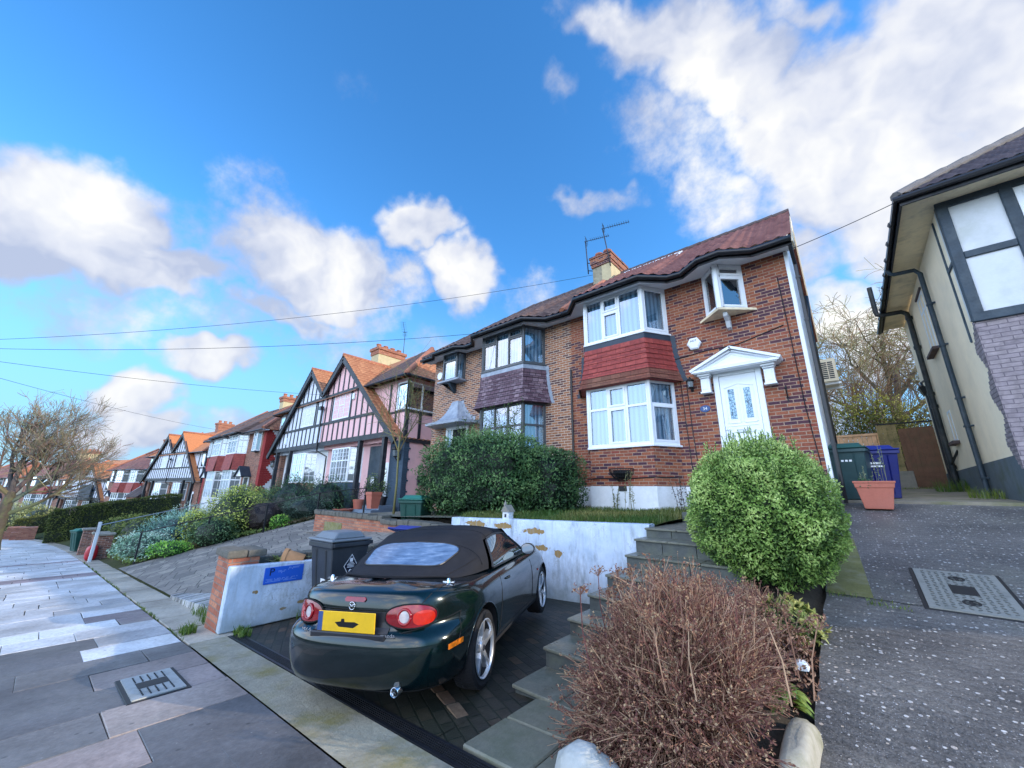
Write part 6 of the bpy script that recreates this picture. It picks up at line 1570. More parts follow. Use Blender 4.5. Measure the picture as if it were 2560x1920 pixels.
for k in range(7): m.box(k * .108, k * .108 + .105, .003 * (k % 2), .03, .04, 1.76 + .006 * k)
m.build('boards', MT['wood_brown'], t); m = MB(); m.box(.02, .74, .031, .06, .35, .45); m.box(.02, .74, .031, .06, 1.4, 1.5); m.build('ledges', MT['wood_brown'], t)
m = MB(); m.box(0, .42, 0, .05, 0, .52); sl = m.build('paving_slab', MT['concrete'], None, bevel=.01, origin=None); sl.location = (.95, 16.45, 1.93); sl.rotation_euler = (radians(-12), 0, 0); tag(sl, 'grey square slab leaning on the weathered fence boards', 'slab')

# ------------------------------------------------------------------ half timbered pair and its cousins down the street
def tudor(H, dr, W, pal, near=True, hip=True, screen=False):
    """one half of a gabled pair; s runs outwards from the party line, d forwards of the gable face, z from local ground"""
    P = lambda s, d, z: (dr * s, -d, z)
    render, timber, tile, low, frame, gl_m = pal
    def boxp(mb, s0, s1, d0, d1, z0, z1, mi=0): mb.box(dr * s0, dr * s1, -d1, -d0, z0, z1, mi)
    JZ = 2.9; AS, AZ = 2.1, 7.9; FZ = 6.05; RS = W - .2
    k = (AZ - JZ) / (RS - AS)
    # walls
    m = MB(); m.prism([P(0.002, 0, JZ), P(RS, 0, JZ), P(AS, 0, AZ - .05), P(.002, 0, FZ)], P(0, -.3, 0)); m.build('gable_wall', render, H, fixn=True)
    m = MB(); boxp(m, .002, W, -6.5, -.31, 2.7, 5.65); m.build('upper_wall', render, H)
    m = MB(); boxp(m, .002, W - .02, -6.45, -.6, -.8, 2.7); m.build('ground_wall', low[0], H)
    m = MB(); boxp(m, W - 1.1, W - .005, -.62, -.35, -.8, 2.69)
    if near:
        for q in range(44):
            z = -.8 + q * .079; ph = (q % 6) / 6; wd = .12 + .22 * (1 - abs(2 * ph - 1)); boxp(m, W - .30, W + .012, -.36 - wd, -.355, z, z + .076)
    m.build('corner_brickwork', low[1], H)
    # roof
    tp = 'orange'; m = MB(); m.defcol = (.5, .19, .075)
    if dr > 0 or True:
        sgn = dr
        def lo(y): return (sgn * (RS + .25), y, JZ - .18)
        def hi(y): return (sgn * AS, y, AZ + .05)
        def lo2(y): return (sgn * -.0, y, FZ + .03)
        if near:
            tile_roof(m, lo, hi, -.28, 3.4, tw=.26, th=.3, amp=.035, sub=4, pal=tp, axis=(0, sgn, 0))
            tile_roof(m, lo2, hi, -.28, 3.4, tw=.26, th=.3, amp=.035, sub=4, pal=tp, axis=(0, -sgn, 0))
        else:
            for f in (lo, lo2): m.poly([f(-.28), f(3.4), hi(3.4), hi(-.28)])
    EVZ = 5.62; RZ_ = EVZ + 3.2
    hs = W + .45; y0, y1 = -.15, 3.8
    def hm(s_):
        q = clamp((hs - s_) / 3.6) if hip else 1.; return (dr * s_, lerp(y0, y1, q), lerp(EVZ, RZ_, q))
    if near:
        if dr > 0: tile_roof(m, lambda x: (x, y0, EVZ), lambda x: hm(x), 3.8, hs, tw=.26, th=.3, amp=.03, sub=4, pal='brown')  # front slope browner than the sides: shade put into the tile colour
        else: tile_roof(m, lambda x: (x, y0, EVZ), lambda x: hm(-x), -hs, -3.8, tw=.26, th=.3, amp=.03, sub=4, pal='brown')
        m.poly([P(0, -y1, RZ_), P(3.8, -y1, RZ_), P(3.8, -y0, EVZ), P(0, -y0, EVZ)])
        tile_roof(m, lambda y: (dr * hs, y, EVZ), lambda y: (dr * (hs - 3.6 * clamp((y - y0) / (y1 - y0))), y if y < y1 else y1, lerp(EVZ, RZ_, clamp((y - y0) / (y1 - y0)))) if y < y1 else (dr * (hs - 3.6), y1 + (y - y1) * .0, RZ_), y0, 7.0, tw=.26, th=.3, amp=.035, sub=4, pal=tp, axis=(0, dr, 0))
    else:
        m.poly([P(0, -y0, EVZ), P(hs, -y0, EVZ), hm(hs - 3.6), P(0, -y1, RZ_)]); m.poly([P(hs, -y0, EVZ), P(hs, -7.2, EVZ), hm(hs - 3.6)])
    m.poly([P(0, -y1, RZ_), P(hs - 3.6, -y1, RZ_), P(hs, -7.4, EVZ), P(0, -7.4, EVZ)])
    m.usec = True; m.build('roof', MT['roof_tiles'], H, smooth=near, angle=40)
    m = MB(); a, b_ = V(P(AS, .28, AZ + .08)), V(P(AS, -3.2, AZ + .08)); m.tube([a, b_], .11, 8)
    a, b_ = V(P(hs, -y0, EVZ + .04)), V(hm(hs - 3.6)) + V((0, 0, .05)); m.tube([a, b_], .14, 8); m.build('ridge_tiles', MT['ridge'], H, uv=False, smooth=True)
    # timbering
    m = MB()
    def zmax(s_): return (FZ + (AZ - FZ) * s_ / AS if s_ < AS else AZ - k * (s_ - AS)) - .1
    s_ = .25; i = 0
    while s_ < RS - .35:
        top = zmax(s_ + .05)
        if top > JZ + .2: boxp(m, s_, s_ + .115, 0, .03, JZ, min(top, 4.12)); 
        if top > 4.3 and not (1.15 < s_ < 3.2): boxp(m, s_, s_ + .115, 0, .03, 4.12, min(top, 5.78))
        if top > 5.95: boxp(m, s_, s_ + .115, 0, .03, 5.78, top)
        s_ += .60
    boxp(m, -.0, RS - .1, 0, .06, JZ - .05, JZ + .2); boxp(m, 0, RS - 1.45, 0, .045, 4.08, 4.22); boxp(m, .0, 3.95, 0, .045, 5.70, 5.86)
    boxp(m, 1.08, 1.2, 0, .035, 4.2, 5.7); boxp(m, 3.2, 3.32, 0, .035, 4.2, 5.7)
    for s0, s1, z0, z1 in ((AS, RS + .25, AZ, JZ - .18), (AS, -.02, AZ, FZ)):
        m.bar(P(s0, .2, z0 - .16), P(s1, .2, z1 - .16), .12, .30, (0, 0, 1))
    # jettied side box with the corner window
    boxp(m, W - .1, W + .03, -.45, -.28, 2.75, 5.55); boxp(m, W - 1.5, W + .03, -.34, -.27, 4.0, 4.1); boxp(m, W, W + .04, -2.1, -.34, 3.98, 4.1); boxp(m, W, W + .04, -1.15, -1.0, 2.75, 4.0); boxp(m, W, W + .05, -2.15, -2.0, 2.7, 5.5); boxp(m, W - .02, W + .06, -2.15, -.28, 2.6, 2.8)
    boxp(m, W - .9, W - .78, -.34, -.27, 2.9, 5.5); boxp(m, W - 1.5, W - 1.38, -.34, -.27, 4.0, 5.5)
    # porch posts
    for s_ in (W - 3.5, W - 1.25): boxp(m, s_, s_ + .2, -.15, .05, -.7, JZ - .04)
    if near: m.bar(P(W + .02, -1.2, 2.7), P(W + .02, -2.5, 1.9), .05, .06)
    m.build('timber_frame', timber, H, fixn=True)
    m = MB(); m.tube([P(hs - .0, -y0 + .05, EVZ - .02), P(AS + 2.6, -y0 + .05, EVZ - .02)], .06, 6); m.tube([P(hs + .05, -y0, EVZ - .02), P(hs + .05, -7, EVZ - .02)], .06, 6)
    m.build('gutter', MT['black_plastic'], H, uv=False); m = MB()
    if dr > 0: m.box(-.16, .16, -.30, -.1, 5.0, 5.2); m.tube([(0, -.1, 5.1), (0, -.12, 2.9), (.0, -.08, 2.6), (.45, .3, 2.3), (.5, .3, .0)], .045, 6); m.build('downpipe', MT['black_plastic'], H, uv=False)
    # windows
    brs = (3, 5) if near else None
    fr = MB(); gl = MB(); facet(fr, gl, None, P(1.22, .02, 0)[:2], P(3.18, .02, 0)[:2], 4.25, 5.68, (0, -1), [(1, [], False), (1, [.55], False), (1, [], False)], fw=.07, dep=.05, bars=brs)
    w = fr.build('gable_window', frame, H, fixn=True); gl.build('pane', gl_m, w)
    fr = MB(); gl = MB(); pl = [(dr * 1.35, .6), (dr * 1.75, .02), (dr * 3.7, .02), (dr * 4.1, .6)]
    for q, n in enumerate(((-dr, -.7), (0, -1), (dr, -.7))): facet(fr, gl, None, pl[q], pl[q + 1], .85, 2.62, n, [(1, [.62], False)] * (3 if q == 1 else 1), fw=.07, bars=(2, 3) if near else None)
    w = fr.build('bay_window', frame, H, fixn=True); gl.build('pane', gl_m, w)
    m = MB(); m.prism([(x, y, -.8) for x, y in pl], (0, 0, 1.62)); m.build('bay_wall', low[1], H, fixn=True)
    fr = MB(); gl = MB()
    facet(fr, gl, None, P(W - .78, -.24, 0)[:2], P(W + .06, -.24, 0)[:2], 4.12, 5.46, (0, -1), [(1, [], False)], fw=.07); facet(fr, gl, None, P(W + .06, -.24, 0)[:2], P(W + .06, -1.95, 0)[:2], 4.12, 5.46, (dr, 0), [(1, [], False), (1, [], False)], fw=.07, bars=None)
    w = fr.build('corner_window', frame, H, fixn=True); gl.build('pane', MT['glass_dark'], w)
    # entrance
    m = MB(); boxp(m, W - 3.3, W - 2.25, -.599, -.56, -.6, 2.6); m.build('entrance_panel', low[2], H)
    m = MB(); boxp(m, W - 2.15, W - 1.35, -.599, -.55, -.4, 1.75); d_ = m.build('front_door', MT['white_pvc'], H, bevel=.01)
    m = MB(); boxp(m, W - 1.95, W - 1.55, -.555, -.54, .5, 1.5); m.build('door_glass', MT['glass_dark'], d_)
    if screen:
        m = MB(); boxp(m, 1.2, 4.6, .32, .45, 2.75, 4.9); m.build('scaffold_sheet', mat('dark_sheet', (.035, .045, .06), .6, .2, 2), H)
    if near:
        m = MB(); m.lathe([(.16, 0), (.16, .02)], 20, Matrix.Translation(P(W - 2.75, -.55, .9)) @ Matrix.Scale(1.35, 4, (0, 0, 1)) @ Matrix.Rotation(pi / 2, 4, 'X')); m.build('oval_plaque', MT['white_pvc'], H, uv=False)
        lantern(H, dr * (W - .25), .36, 2.1, 2.0)
        m = MB(); boxp(m, 3.45 if dr > 0 else 5.0, 3.66 if dr > 0 else 5.24, 0, .1, 5.15 if dr > 0 else 3.3, 5.5 if dr > 0 else 3.75); m.build('alarm_box', MT['white_pvc'], H, bevel=.03)
def stack(H, x, y, z0, z1, body, cap, n=4, wx=.8, wy=1.5, axis='y'):
    c = thing('chimney', None, None); c.parent = H
    m = MB(); m.box(x - wx / 2, x + wx / 2, y, y + wy, z0, z1 - .5); m.build('stack', body, c)
    m = MB(); m.box(x - wx / 2 - .05, x + wx / 2 + .05, y - .05, y + wy + .05, z1 - .5, z1 - .2); m.box(x - wx / 2 - .12, x + wx / 2 + .12, y - .12, y + wy + .12, z1 - .2, z1); m.build('brick_cap', cap, c)
    m = MB(); pots(m, [(x, y + .2 + (wy - .4) * q / max(1, n - 1), z1) for q in range(n)], .15, .32); m.build('chimney_pots', MT['ridge'], c, uv=False, smooth=True, angle=40)
white_pal = (mat('blue_white_render', (.66, .70, .78), .8, .06, 2, .2, 60), MT['timber_black'], MT['tile_orange'], (MT['white_render'], MT['brick_far'], MT['timber_black']), MT['white_pvc'], MT['glass_far'])
pink_pal = (MT['pink'], MT['timber_black'], MT['tile_orange'], (MT['pink'], MT['brick_navy'], MT['timber_slate']), MT['white_pvc'], MT['glass_far'])
far_pal = (white_pal[0], MT['timber_black'], MT['tile_orange'], (MT['brick_far'], MT['brick_far'], MT['timber_black']), MT['white_pvc'], MT['glass_far'])
PK = thing('half_timbered_house', 'pink half timbered gabled house with dark blue entrance next to the brown brick house', 'house', (-23.2, 9.65, 1.2))
tudor(PK, 1, 8.1, pink_pal)
stack(PK, -.2, 2.9, 7.5, 9.9, MT['chim_cream'], MT['brick_old'], 4, .95, 2.0)
PW = thing('half_timbered_house', 'white half timbered gabled house with yellow alarm box joined to the pink one', 'house', (-23.22, 9.65, 1.2))
tudor(PW, -1, 7.6, white_pal)
yagi('tv_aerial', 'pale tv aerial above the pink house chimney seen against sky', (-22.9, 14.4, 10.9), (-22.9, 14.4, 12.6), (.6, -.6, .45), 1.1, None, 6, .4)

def red_semi(H, dr, W, pal, near=True, porch='canopy', side=None):
    brick, hung, tile, quoin, sidew = pal
    P = lambda s, d, z: (dr * s, -d, z)
    def boxp(mb, s0, s1, d0, d1, z0, z1, mi=0): mb.box(dr * s0, dr * s1, -d1, -d0, z0, z1, mi)
    E_ = 5.8
    m = MB(); boxp(m, .002, W - .01, -.3, 0, -1, E_); m.build('front_wall', brick, H)
    m = MB(); boxp(m, .002, W, -6.5, -.305, -1, E_); m.build('side_wall', sidew, H)
    m = MB()
    for q in range(46):
        z = -1 + q * .148; ph = (q % 9) / 9; wd = .35 + .55 * (1 - abs(2 * ph - 1)); boxp(m, W - .5, W + .015, -wd, .012, z, z + .145)
    m.build('quoins', quoin, H)
    for nm, c0 in (('bay_window', 2.0),):
        b = thing('bay_window', None, None); b.parent = H
        pl = [(dr * (c0 - 1.45), 0), (dr * (c0 - 1.0), -.65), (dr * (c0 + 1.0), -.65), (dr * (c0 + 1.45), 0)]; ns = ((-dr, -.7), (0, -1), (dr, -.7))
        for nm2, z0, z1 in (('lower_window', .75, 2.95), ('upper_window', 4.2, 5.72)):
            fr = MB(); gl = MB()
            for q in range(3): facet(fr, gl, None, pl[q], pl[q + 1], z0, z1, ns[q], [(1, [.66] if z0 < 1 else [.7], False)] * (3 if q == 1 else 1), fw=.09, mw=.09, bars=(2, 2) if near else None)
            w = fr.build(nm2, MT['white_pvc'], b, fixn=True); gl.build('pane', MT['glass_far'], w)
        m = MB()
        for q in range(3):
            n_ = ns[q]; ex = V((n_[0], n_[1], 0)).normalized() * .16
            a, c = V((*pl[q], 0)), V((*pl[q + 1], 0)); m.poly([a + ex * (1 if q else 1) + V((0, 0, 2.95)), c + ex + V((0, 0, 2.95)), c + V((0, -.02, 4.2)), a + V((0, -.02, 4.2))])
        m.prism([(x * 1.0, y, 2.94) for x, y in pl], (0, 0, 1.2)); m.build('tile_hanging', hung, b, fixn=False)
        m = MB(); m.prism([(x, y, -1) for x, y in pl], (0, 0, 1.74)); m.build('bay_wall', MT['white_render'] if near else brick, b, fixn=True)
    fr = MB(); gl = MB(); pl = [(dr * (W - 1.75), 0), (dr * (W - 1.65), -.3), (dr * (W - .95), -.3), (dr * (W - .85), 0)]
    for q, n in enumerate(((-dr, -.2), (0, -1), (dr, -.2))): facet(fr, gl, None, pl[q], pl[q + 1], 4.3, 5.72, n, [(1, [], False)], fw=.06, bars=(2, 4) if near and q == 1 else None)
    w = fr.build('oriel_window', MT['white_pvc'], H, fixn=True); gl.build('pane', MT['glass_far'], w)
    m = MB(); m.prism([(x, y, 4.22) for x, y in pl], (0, 0, .075)); m.build('oriel_sill', MT['lead_navy'], H, fixn=True)
    if porch == 'canopy':
        c = thing('door_canopy', None, None); c.parent = H; ds = W - 2.35
        m = MB(); m.prism([P(ds - .75, .55, 2.45), P(ds, .55, 3.1), P(ds + .75, .55, 2.45)], P(0, -.55, 0)); m.build('pediment', MT['white_pvc'], c, fixn=True)
        m = MB()
        for sx in (-1, 1): m.bar(P(ds + sx * .85, .3, 2.42), P(ds, .3, 3.18), .75, .05)
        m.build('canopy_roof', MT['lead_navy'], c)
    else:
        c = thing('porch', None, None); c.parent = H; ds = W - 1.6
        m = MB(); boxp(m, ds - 1.3, ds + 1.6, 0, 1.3, -1, 2.5); m.build('porch_wall', brick, c)
        m = MB(); m.prism([P(ds - 1.5, 1.5, 2.5), P(ds - 1.5, -.05, 3.9), P(ds - 1.5, -.05, 2.5)], P(3.2, 0, 0)); m.build('porch_roof', MT['tile_dark'], c, fixn=True)
        m = MB(); m.prism([P(ds - 1.52, 1.5, 2.5), P(ds - 1.52, .1, 3.85), P(ds - 1.52, .1, 2.5)], P(-.03, 0, 0)); m.build('porch_gable', MT['white_pvc'], c, fixn=True)
    m = MB(); boxp(m, W - 2.8, W - 1.95, 0, .03, -.2, 2.35); m.build('front_door', MT['timber_black'], H)
    m = MB(); boxp(m, W - 2.93, W - 2.8, 0, .06, -.2, 2.42); boxp(m, W - 1.95, W - 1.82, 0, .06, -.2, 2.42); boxp(m, W - 2.8, W - 1.95, 0, .06, 2.35, 2.45); m.build('door_frame', MT['white_pvc'], H)
    m = MB(); RZ_ = E_ + 3.1; hs = W + .4
    if near:
        hi = lambda s_: (dr * s_, lerp(-.45, 3.3, clamp((hs - s_) / 3.5)), lerp(E_, RZ_, clamp((hs - s_) / 3.5)))
        if dr > 0: tile_roof(m, lambda x: (x, -.45 - (.5 if .4 < x < 3.6 else 0), E_), lambda x: hi(x), 0, hs, tw=.3, th=.33, amp=.03, sub=4, pal='brown')
        else: tile_roof(m, lambda x: (x, -.45 - (.5 if .4 < -x < 3.6 else 0), E_), lambda x: hi(-x), -hs, 0, tw=.3, th=.33, amp=.03, sub=4, pal='brown')
    else: m.poly([P(0, .75, E_), P(hs, .45, E_), P(hs - 3.5, -3.3, RZ_), P(0, -3.3, RZ_)])
    m.poly([P(0, -3.3, RZ_), P(hs - 3.5, -3.3, RZ_), P(hs, -7, E_), P(0, -7, E_)])
    m.build('roof', MT['roof_tiles'] if near else tile, H, smooth=near, angle=40)
    m = MB(); m.poly([P(hs, .45, E_), P(hs, -7, E_), P(hs - 3.5, -3.3, RZ_)]); m.build('hip_roof', MT['tile_orange'], H)  # hip side in orange, sunlight put into the colour beside the browner front
    m = MB(); m.tube([P(hs, .45, E_ + .05), P(hs - 3.5, -3.3, RZ_ + .05)], .14, 6); m.build('hip_tiles', MT['ridge'], H, uv=False)
    m = MB(); m.tube([P(hs, .5, E_ - .04), P(3.7, .5, E_ - .04), P(3.2, 1.0, E_ - .04), P(.6, 1.0, E_ - .04), P(.0, .5, E_ - .04)], .07, 6); m.build('gutter', MT['black_plastic'], H, uv=False)
    m = MB(); boxp(m, 0, hs, .02, .5, E_ - .06, E_ - .02); m.build('soffit', MT['white_pvc'], H)
rp = (MT['brick_far'], MT['hung_red'], MT['tile_brown'], MT['brick_quoin'], MT['white_render'])
rp2 = (MT['brick_far'], MT['hung_red'], MT['tile_red'], MT['brick_far'], MT['cream'])
A5 = thing('semi_detached_house', 'dark roofed brick house with red quoins and white sidewall beyond the half timbered pair', 'house', (-39.4, 9.35, .1), radians(2.2)); red_semi(A5, 1, 7.0, rp)
B5 = thing('semi_detached_house', 'left half of the dark roofed brick pair with twin crimson bays', 'house', (-39.42, 9.35, .1), radians(2.2)); red_semi(B5, -1, 6.6, rp)
stack(B5, .3, 3.0, 8, 9.9, MT['chim_cream'], MT['brick_old'], 3)
A6 = thing('half_timbered_house', 'right half of distant black and white gabled pair with bright orange roof', 'house', (-56.7, 8.1, -.45), radians(8)); tudor(A6, 1, 7.9, far_pal, False)
B6 = thing('half_timbered_house', 'left half of distant black and white gabled pair, its gable partly overlapped', 'house', (-56.72, 8.1, -.45), radians(8)); tudor(B6, -1, 7.9, far_pal, False)
stack(B6, .2, 3.4, 7, 9.7, MT['brick_old'], MT['brick_old'], 3)
A7 = thing('semi_detached_house', 'distant brick house with small pitched porch and cream sidewall below brown roof', 'house', (-70.6, 6.55, -2.0), radians(13)); red_semi(A7, 1, 6.7, rp2, False, 'porch')
B7 = thing('semi_detached_house', 'distant brick house with wide cream chimney left of the pitched porch', 'house', (-70.63, 6.55, -2.0), radians(13)); red_semi(B7, -1, 6.7, rp2, False)
stack(B7, -1.2, 3.0, 8, 10.2, MT['chim_cream'], MT['brick_old'], 6, 1.2, 2.6)
A8 = thing('half_timbered_house', 'far gabled black and white house wrapped with a dark grey sheet', 'house', (-87.5, 2.9, -3.0), radians(16.5)); tudor(A8, 1, 7.4, far_pal, False, screen=True)
B8 = thing('half_timbered_house', 'far gabled black and white house directly right of the bare street tree', 'house', (-87.53, 2.9, -3.0), radians(16.5)); tudor(B8, -1, 7.4, far_pal, False)
A9 = thing('semi_detached_house', 'farthest brick house with white barge line seen through bare branches', 'house', (-102, -1.0, -2.6), radians(19)); red_semi(A9, 1, 6.6, rp2, False); 
B9 = thing('semi_detached_house', 'far brick house mostly hidden behind the bare street tree branches', 'house', (-102.03, -1.0, -2.6), radians(19)); red_semi(B9, -1, 6.6, rp2, False); stack(B9, .2, 3, 8, 10.4, MT['chim_cream'], MT['brick_old'], 5, 1.2, 2.6)

A10 = thing('semi_detached_house', 'last orange roofed house just visible behind the bare street tree trunk', 'house', (-117, -7.0, -2.9), radians(21)); red_semi(A10, 1, 6.6, rp2, False)
B10 = thing('semi_detached_house', 'house beyond the bare street tree at the very left edge', 'house', (-117.03, -7.0, -2.9), radians(21)); red_semi(B10, -1, 6.6, rp2, False)
A11 = thing('semi_detached_house', 'small far roofline left of the street tree trunk low on the hill', 'house', (-134, -13.8, -3.2), radians(21.5)); red_semi(A11, 1, 6.6, rp2, False)

# ------------------------------------------------------------------ tarmac ramp of the neighbours, garden ground
MT['ramp'] = brick_mat('worn_stone_paving', [(0, (.15, .135, .12)), (.5, (.23, .205, .18)), (1, (.31, .28, .235))], (.06, .058, .052), w=.62, h=.42, mort=.012, rough=.75, ns=14, rot=radians(4), smear=(.12, .12, .11), bm=.4)
m = MB()
def rampf(u, v):
    yb = lerp(2.02, 9.4, v); xl = lerp(-18.9, -16.2, clamp((yb - 2) / 5.6)); x = lerp(xl, -7.46, u)
    return (x, yb, ramp_z(x, yb) + .012 + .012 * noise.noise((x, yb, 0)))
m.grid(rampf, 20, 20); struct(m, 'access_ramp', MT['ramp'], smooth=True)
m = MB(); x = -7.42; 
while x > -10.6:
    w = U(.03, .055); z = G(x) + .03; h_ = lerp(.13, .02, (-7.4 - x) / 3.2)
    m.hexa([(x - w + .004, 1.98 + U(-.01, .02), z - .12), (x, 1.98, z - .12), (x, 2.42, z - .1), (x - w + .004, 2.42, z - .1), (x - w + .004, 2.0 + U(-.015, .015), z + h_ + U(0, .012)), (x, 2.0, z + h_), (x, 2.42, z + h_ + .05), (x - w + .004, 2.42, z + h_ + .05)], 0, rng.choice(((.34, .34, .34), (.20, .20, .20), (.44, .44, .43), (.13, .14, .11))))
    x -= w
struct(m, 'cobble_edge', MT['slab'], bevel=.004)

# ------------------------------------------------------------------ foliage kit
def rand_unit():
    while True:
        p = V((U(-1, 1), U(-1, 1), U(-1, 1)))
        if .01 < p.length < 1: return p.normalized()
def leaf(mb, p, d, n, L, W, col, fold=.18):
    """small folded leaf: two triangles sharing the midrib"""
    s = d.cross(n)
    if s.length < 1e-4: s = d.orthogonal()
    s.normalize(); n2 = s.cross(d)
    k = len(mb.v); mid = p + d * L * .45 + n2 * L * fold * .3
    mb.v.extend([tuple(p), tuple(mid + s * W * .5 + n2 * W * fold), tuple(p + d * L), tuple(mid - s * W * .5 + n2 * W * fold)])
    mb.f.append((k, k + 1, k + 2)); mb.f.append((k, k + 2, k + 3)); mb.m.extend((0, 0)); mb.c.extend((col, col)); mb.usec = True
def leaf_mass(mb, c, r, n, size, dark, mid, light, seed=0, clump=.16, cs=2.6, asp=.5, boxy=2.0, bottom=-.9, core=True, upb=.25, depth=.35):
    """leaves through the outer shell of a lumpy ellipsoid / rounded block, darker inside and in the hollows"""
    c = V(c); rmax = max(r); 
    for i in range(n):
        u = rand_unit()
        if u.z < bottom: continue
        q = V([(abs(t) ** (2 / boxy)) * (1 if t >= 0 else -1) for t in u]) if boxy != 2 else u
        if boxy != 2:
            k = 1 / max(1e-6, (sum(abs(t) ** boxy for t in u)) ** (1 / boxy)); q = u * k
        nz = noise.noise(V((u.x * cs + seed, u.y * cs, u.z * cs))) * .65 + noise.noise(V((u.x * cs * 3 + seed, u.y * cs * 3, u.z * cs * 3))) * .35
        t_in = rng.random() ** 2 * depth
        rad = (1 + clump * nz * 1.6) * (1 - t_in)
        p = c + V((q.x * r[0], q.y * r[1], q.z * r[2])) * rad
        nr = V((u.x / r[0], u.y / r[1], u.z / r[2])).normalized()
        d = (rand_unit() + nr * .55 + V((0, 0, upb))).normalized()
        sh = clamp(.5 + nz * 1.1 - t_in * 2.2 + u.z * .22 + U(-.22, .22))  # shade painted into the leaf colour: hollows, inside and underside darker, top lighter
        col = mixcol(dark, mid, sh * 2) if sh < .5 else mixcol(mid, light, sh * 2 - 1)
        leaf(mb, p, d, nr, size * U(.65, 1.25), size * asp * U(.8, 1.2), col)
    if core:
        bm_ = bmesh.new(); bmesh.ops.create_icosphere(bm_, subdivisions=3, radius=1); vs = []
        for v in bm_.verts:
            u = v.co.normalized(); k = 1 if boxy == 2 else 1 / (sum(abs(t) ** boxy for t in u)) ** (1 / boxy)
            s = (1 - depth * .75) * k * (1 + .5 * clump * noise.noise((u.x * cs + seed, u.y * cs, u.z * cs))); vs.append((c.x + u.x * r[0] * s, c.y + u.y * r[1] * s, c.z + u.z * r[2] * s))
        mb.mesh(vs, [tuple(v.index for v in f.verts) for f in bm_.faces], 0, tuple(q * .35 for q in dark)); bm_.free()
def shrub(name, label, cat, c, r, n, size, cols, group=None, sprigs=0, **k):
    mb = MB(); leaf_mass(mb, c, r, n, size, *cols, seed=rng.random() * 50, **k)
    for i in range(sprigs):
        a = U(0, 2 * pi); q = U(.1, .95); p = V((c[0] + r[0] * q * cos(a), c[1] + r[1] * q * sin(a), c[2] + r[2] * sqrt(max(0, 1 - q * q)) * .95))
        h = U(.3, 1.) * size * 7.5; d = V((U(-.25, .25), U(-.25, .25), 1)).normalized()
        mb.tube([p, p + d * h], .0035, 3, 0, cols[0])
        for j in range(int(h / size * 3.2)):
            f = j / (h / size * 3.2); leaf(mb, p + d * h * f, (rand_unit() * .8 + V((0, 0, .7))).normalized(), rand_unit(), size * U(.6, 1), size * .45, mixcol(cols[1], cols[2], U(.2, 1)))
    o = mb.build(name, MT['leaf'], None, uv=False, origin=(c[0], c[1], c[2] - r[2]))
    return tag(o, label, cat, group)
GR_D, GR_M, GR_L = (.05, .11, .024), (.24, .38, .08), (.55, .67, .22)
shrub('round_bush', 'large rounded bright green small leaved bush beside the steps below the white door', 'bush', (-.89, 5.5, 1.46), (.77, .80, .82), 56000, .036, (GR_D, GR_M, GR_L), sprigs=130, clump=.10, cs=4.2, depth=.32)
shrub('privet_hedge', 'tall dark green overgrown hedge on the terrace in front of the brown brick house', 'hedge', (-7.55, 7.45, 2.0), (1.95, 1.05, 1.12), 26000, .075, ((.014, .042, .016), (.065, .15, .048), (.20, .32, .11)), boxy=3.2, clump=.15, cs=3.4, depth=.25, sprigs=40)
shrub('privet_hedge', 'lower dark green clipped hedge running on toward the thin black pipe', 'hedge', (-5.78, 7.95, 1.85), (.88, .8, .86), 11000, .065, ((.012, .034, .014), (.05, .12, .04), (.15, .26, .09)), boxy=4, clump=.07, cs=3, depth=.25)
# loose rose stems over the hedge
mb = MB()
for i in range(34):
    p = V((U(-9.0, -6.6), U(7.4, 8.6), 2.9)); d = V((U(-.5, .5), U(-.3, .3), 1)).normalized(); pts = [p]; L = U(.5, 1.25)
    for k in range(6): d = (d + rand_unit() * .28).normalized(); p = p + d * L / 6; pts.append(p)
    mb.tube(pts, [.008, .007, .006, .005, .005, .004, .003], 3, 0, (.10, .09, .045))
    for k in range(26):
        q = rng.choice(pts[1:]) + rand_unit() * .06; leaf(mb, q, (rand_unit() + V((0, 0, .3))).normalized(), rand_unit(), U(.04, .075), .035, mixcol((.03, .07, .02), (.12, .19, .05), rng.random()))
tag(mb.build('climbing_rose', MT['leaf'], None, uv=False, origin=(-8, 8, 2.9)), 'straggly thin leafed climber reaching above the dark hedge across the grey framed windows', 'climber')
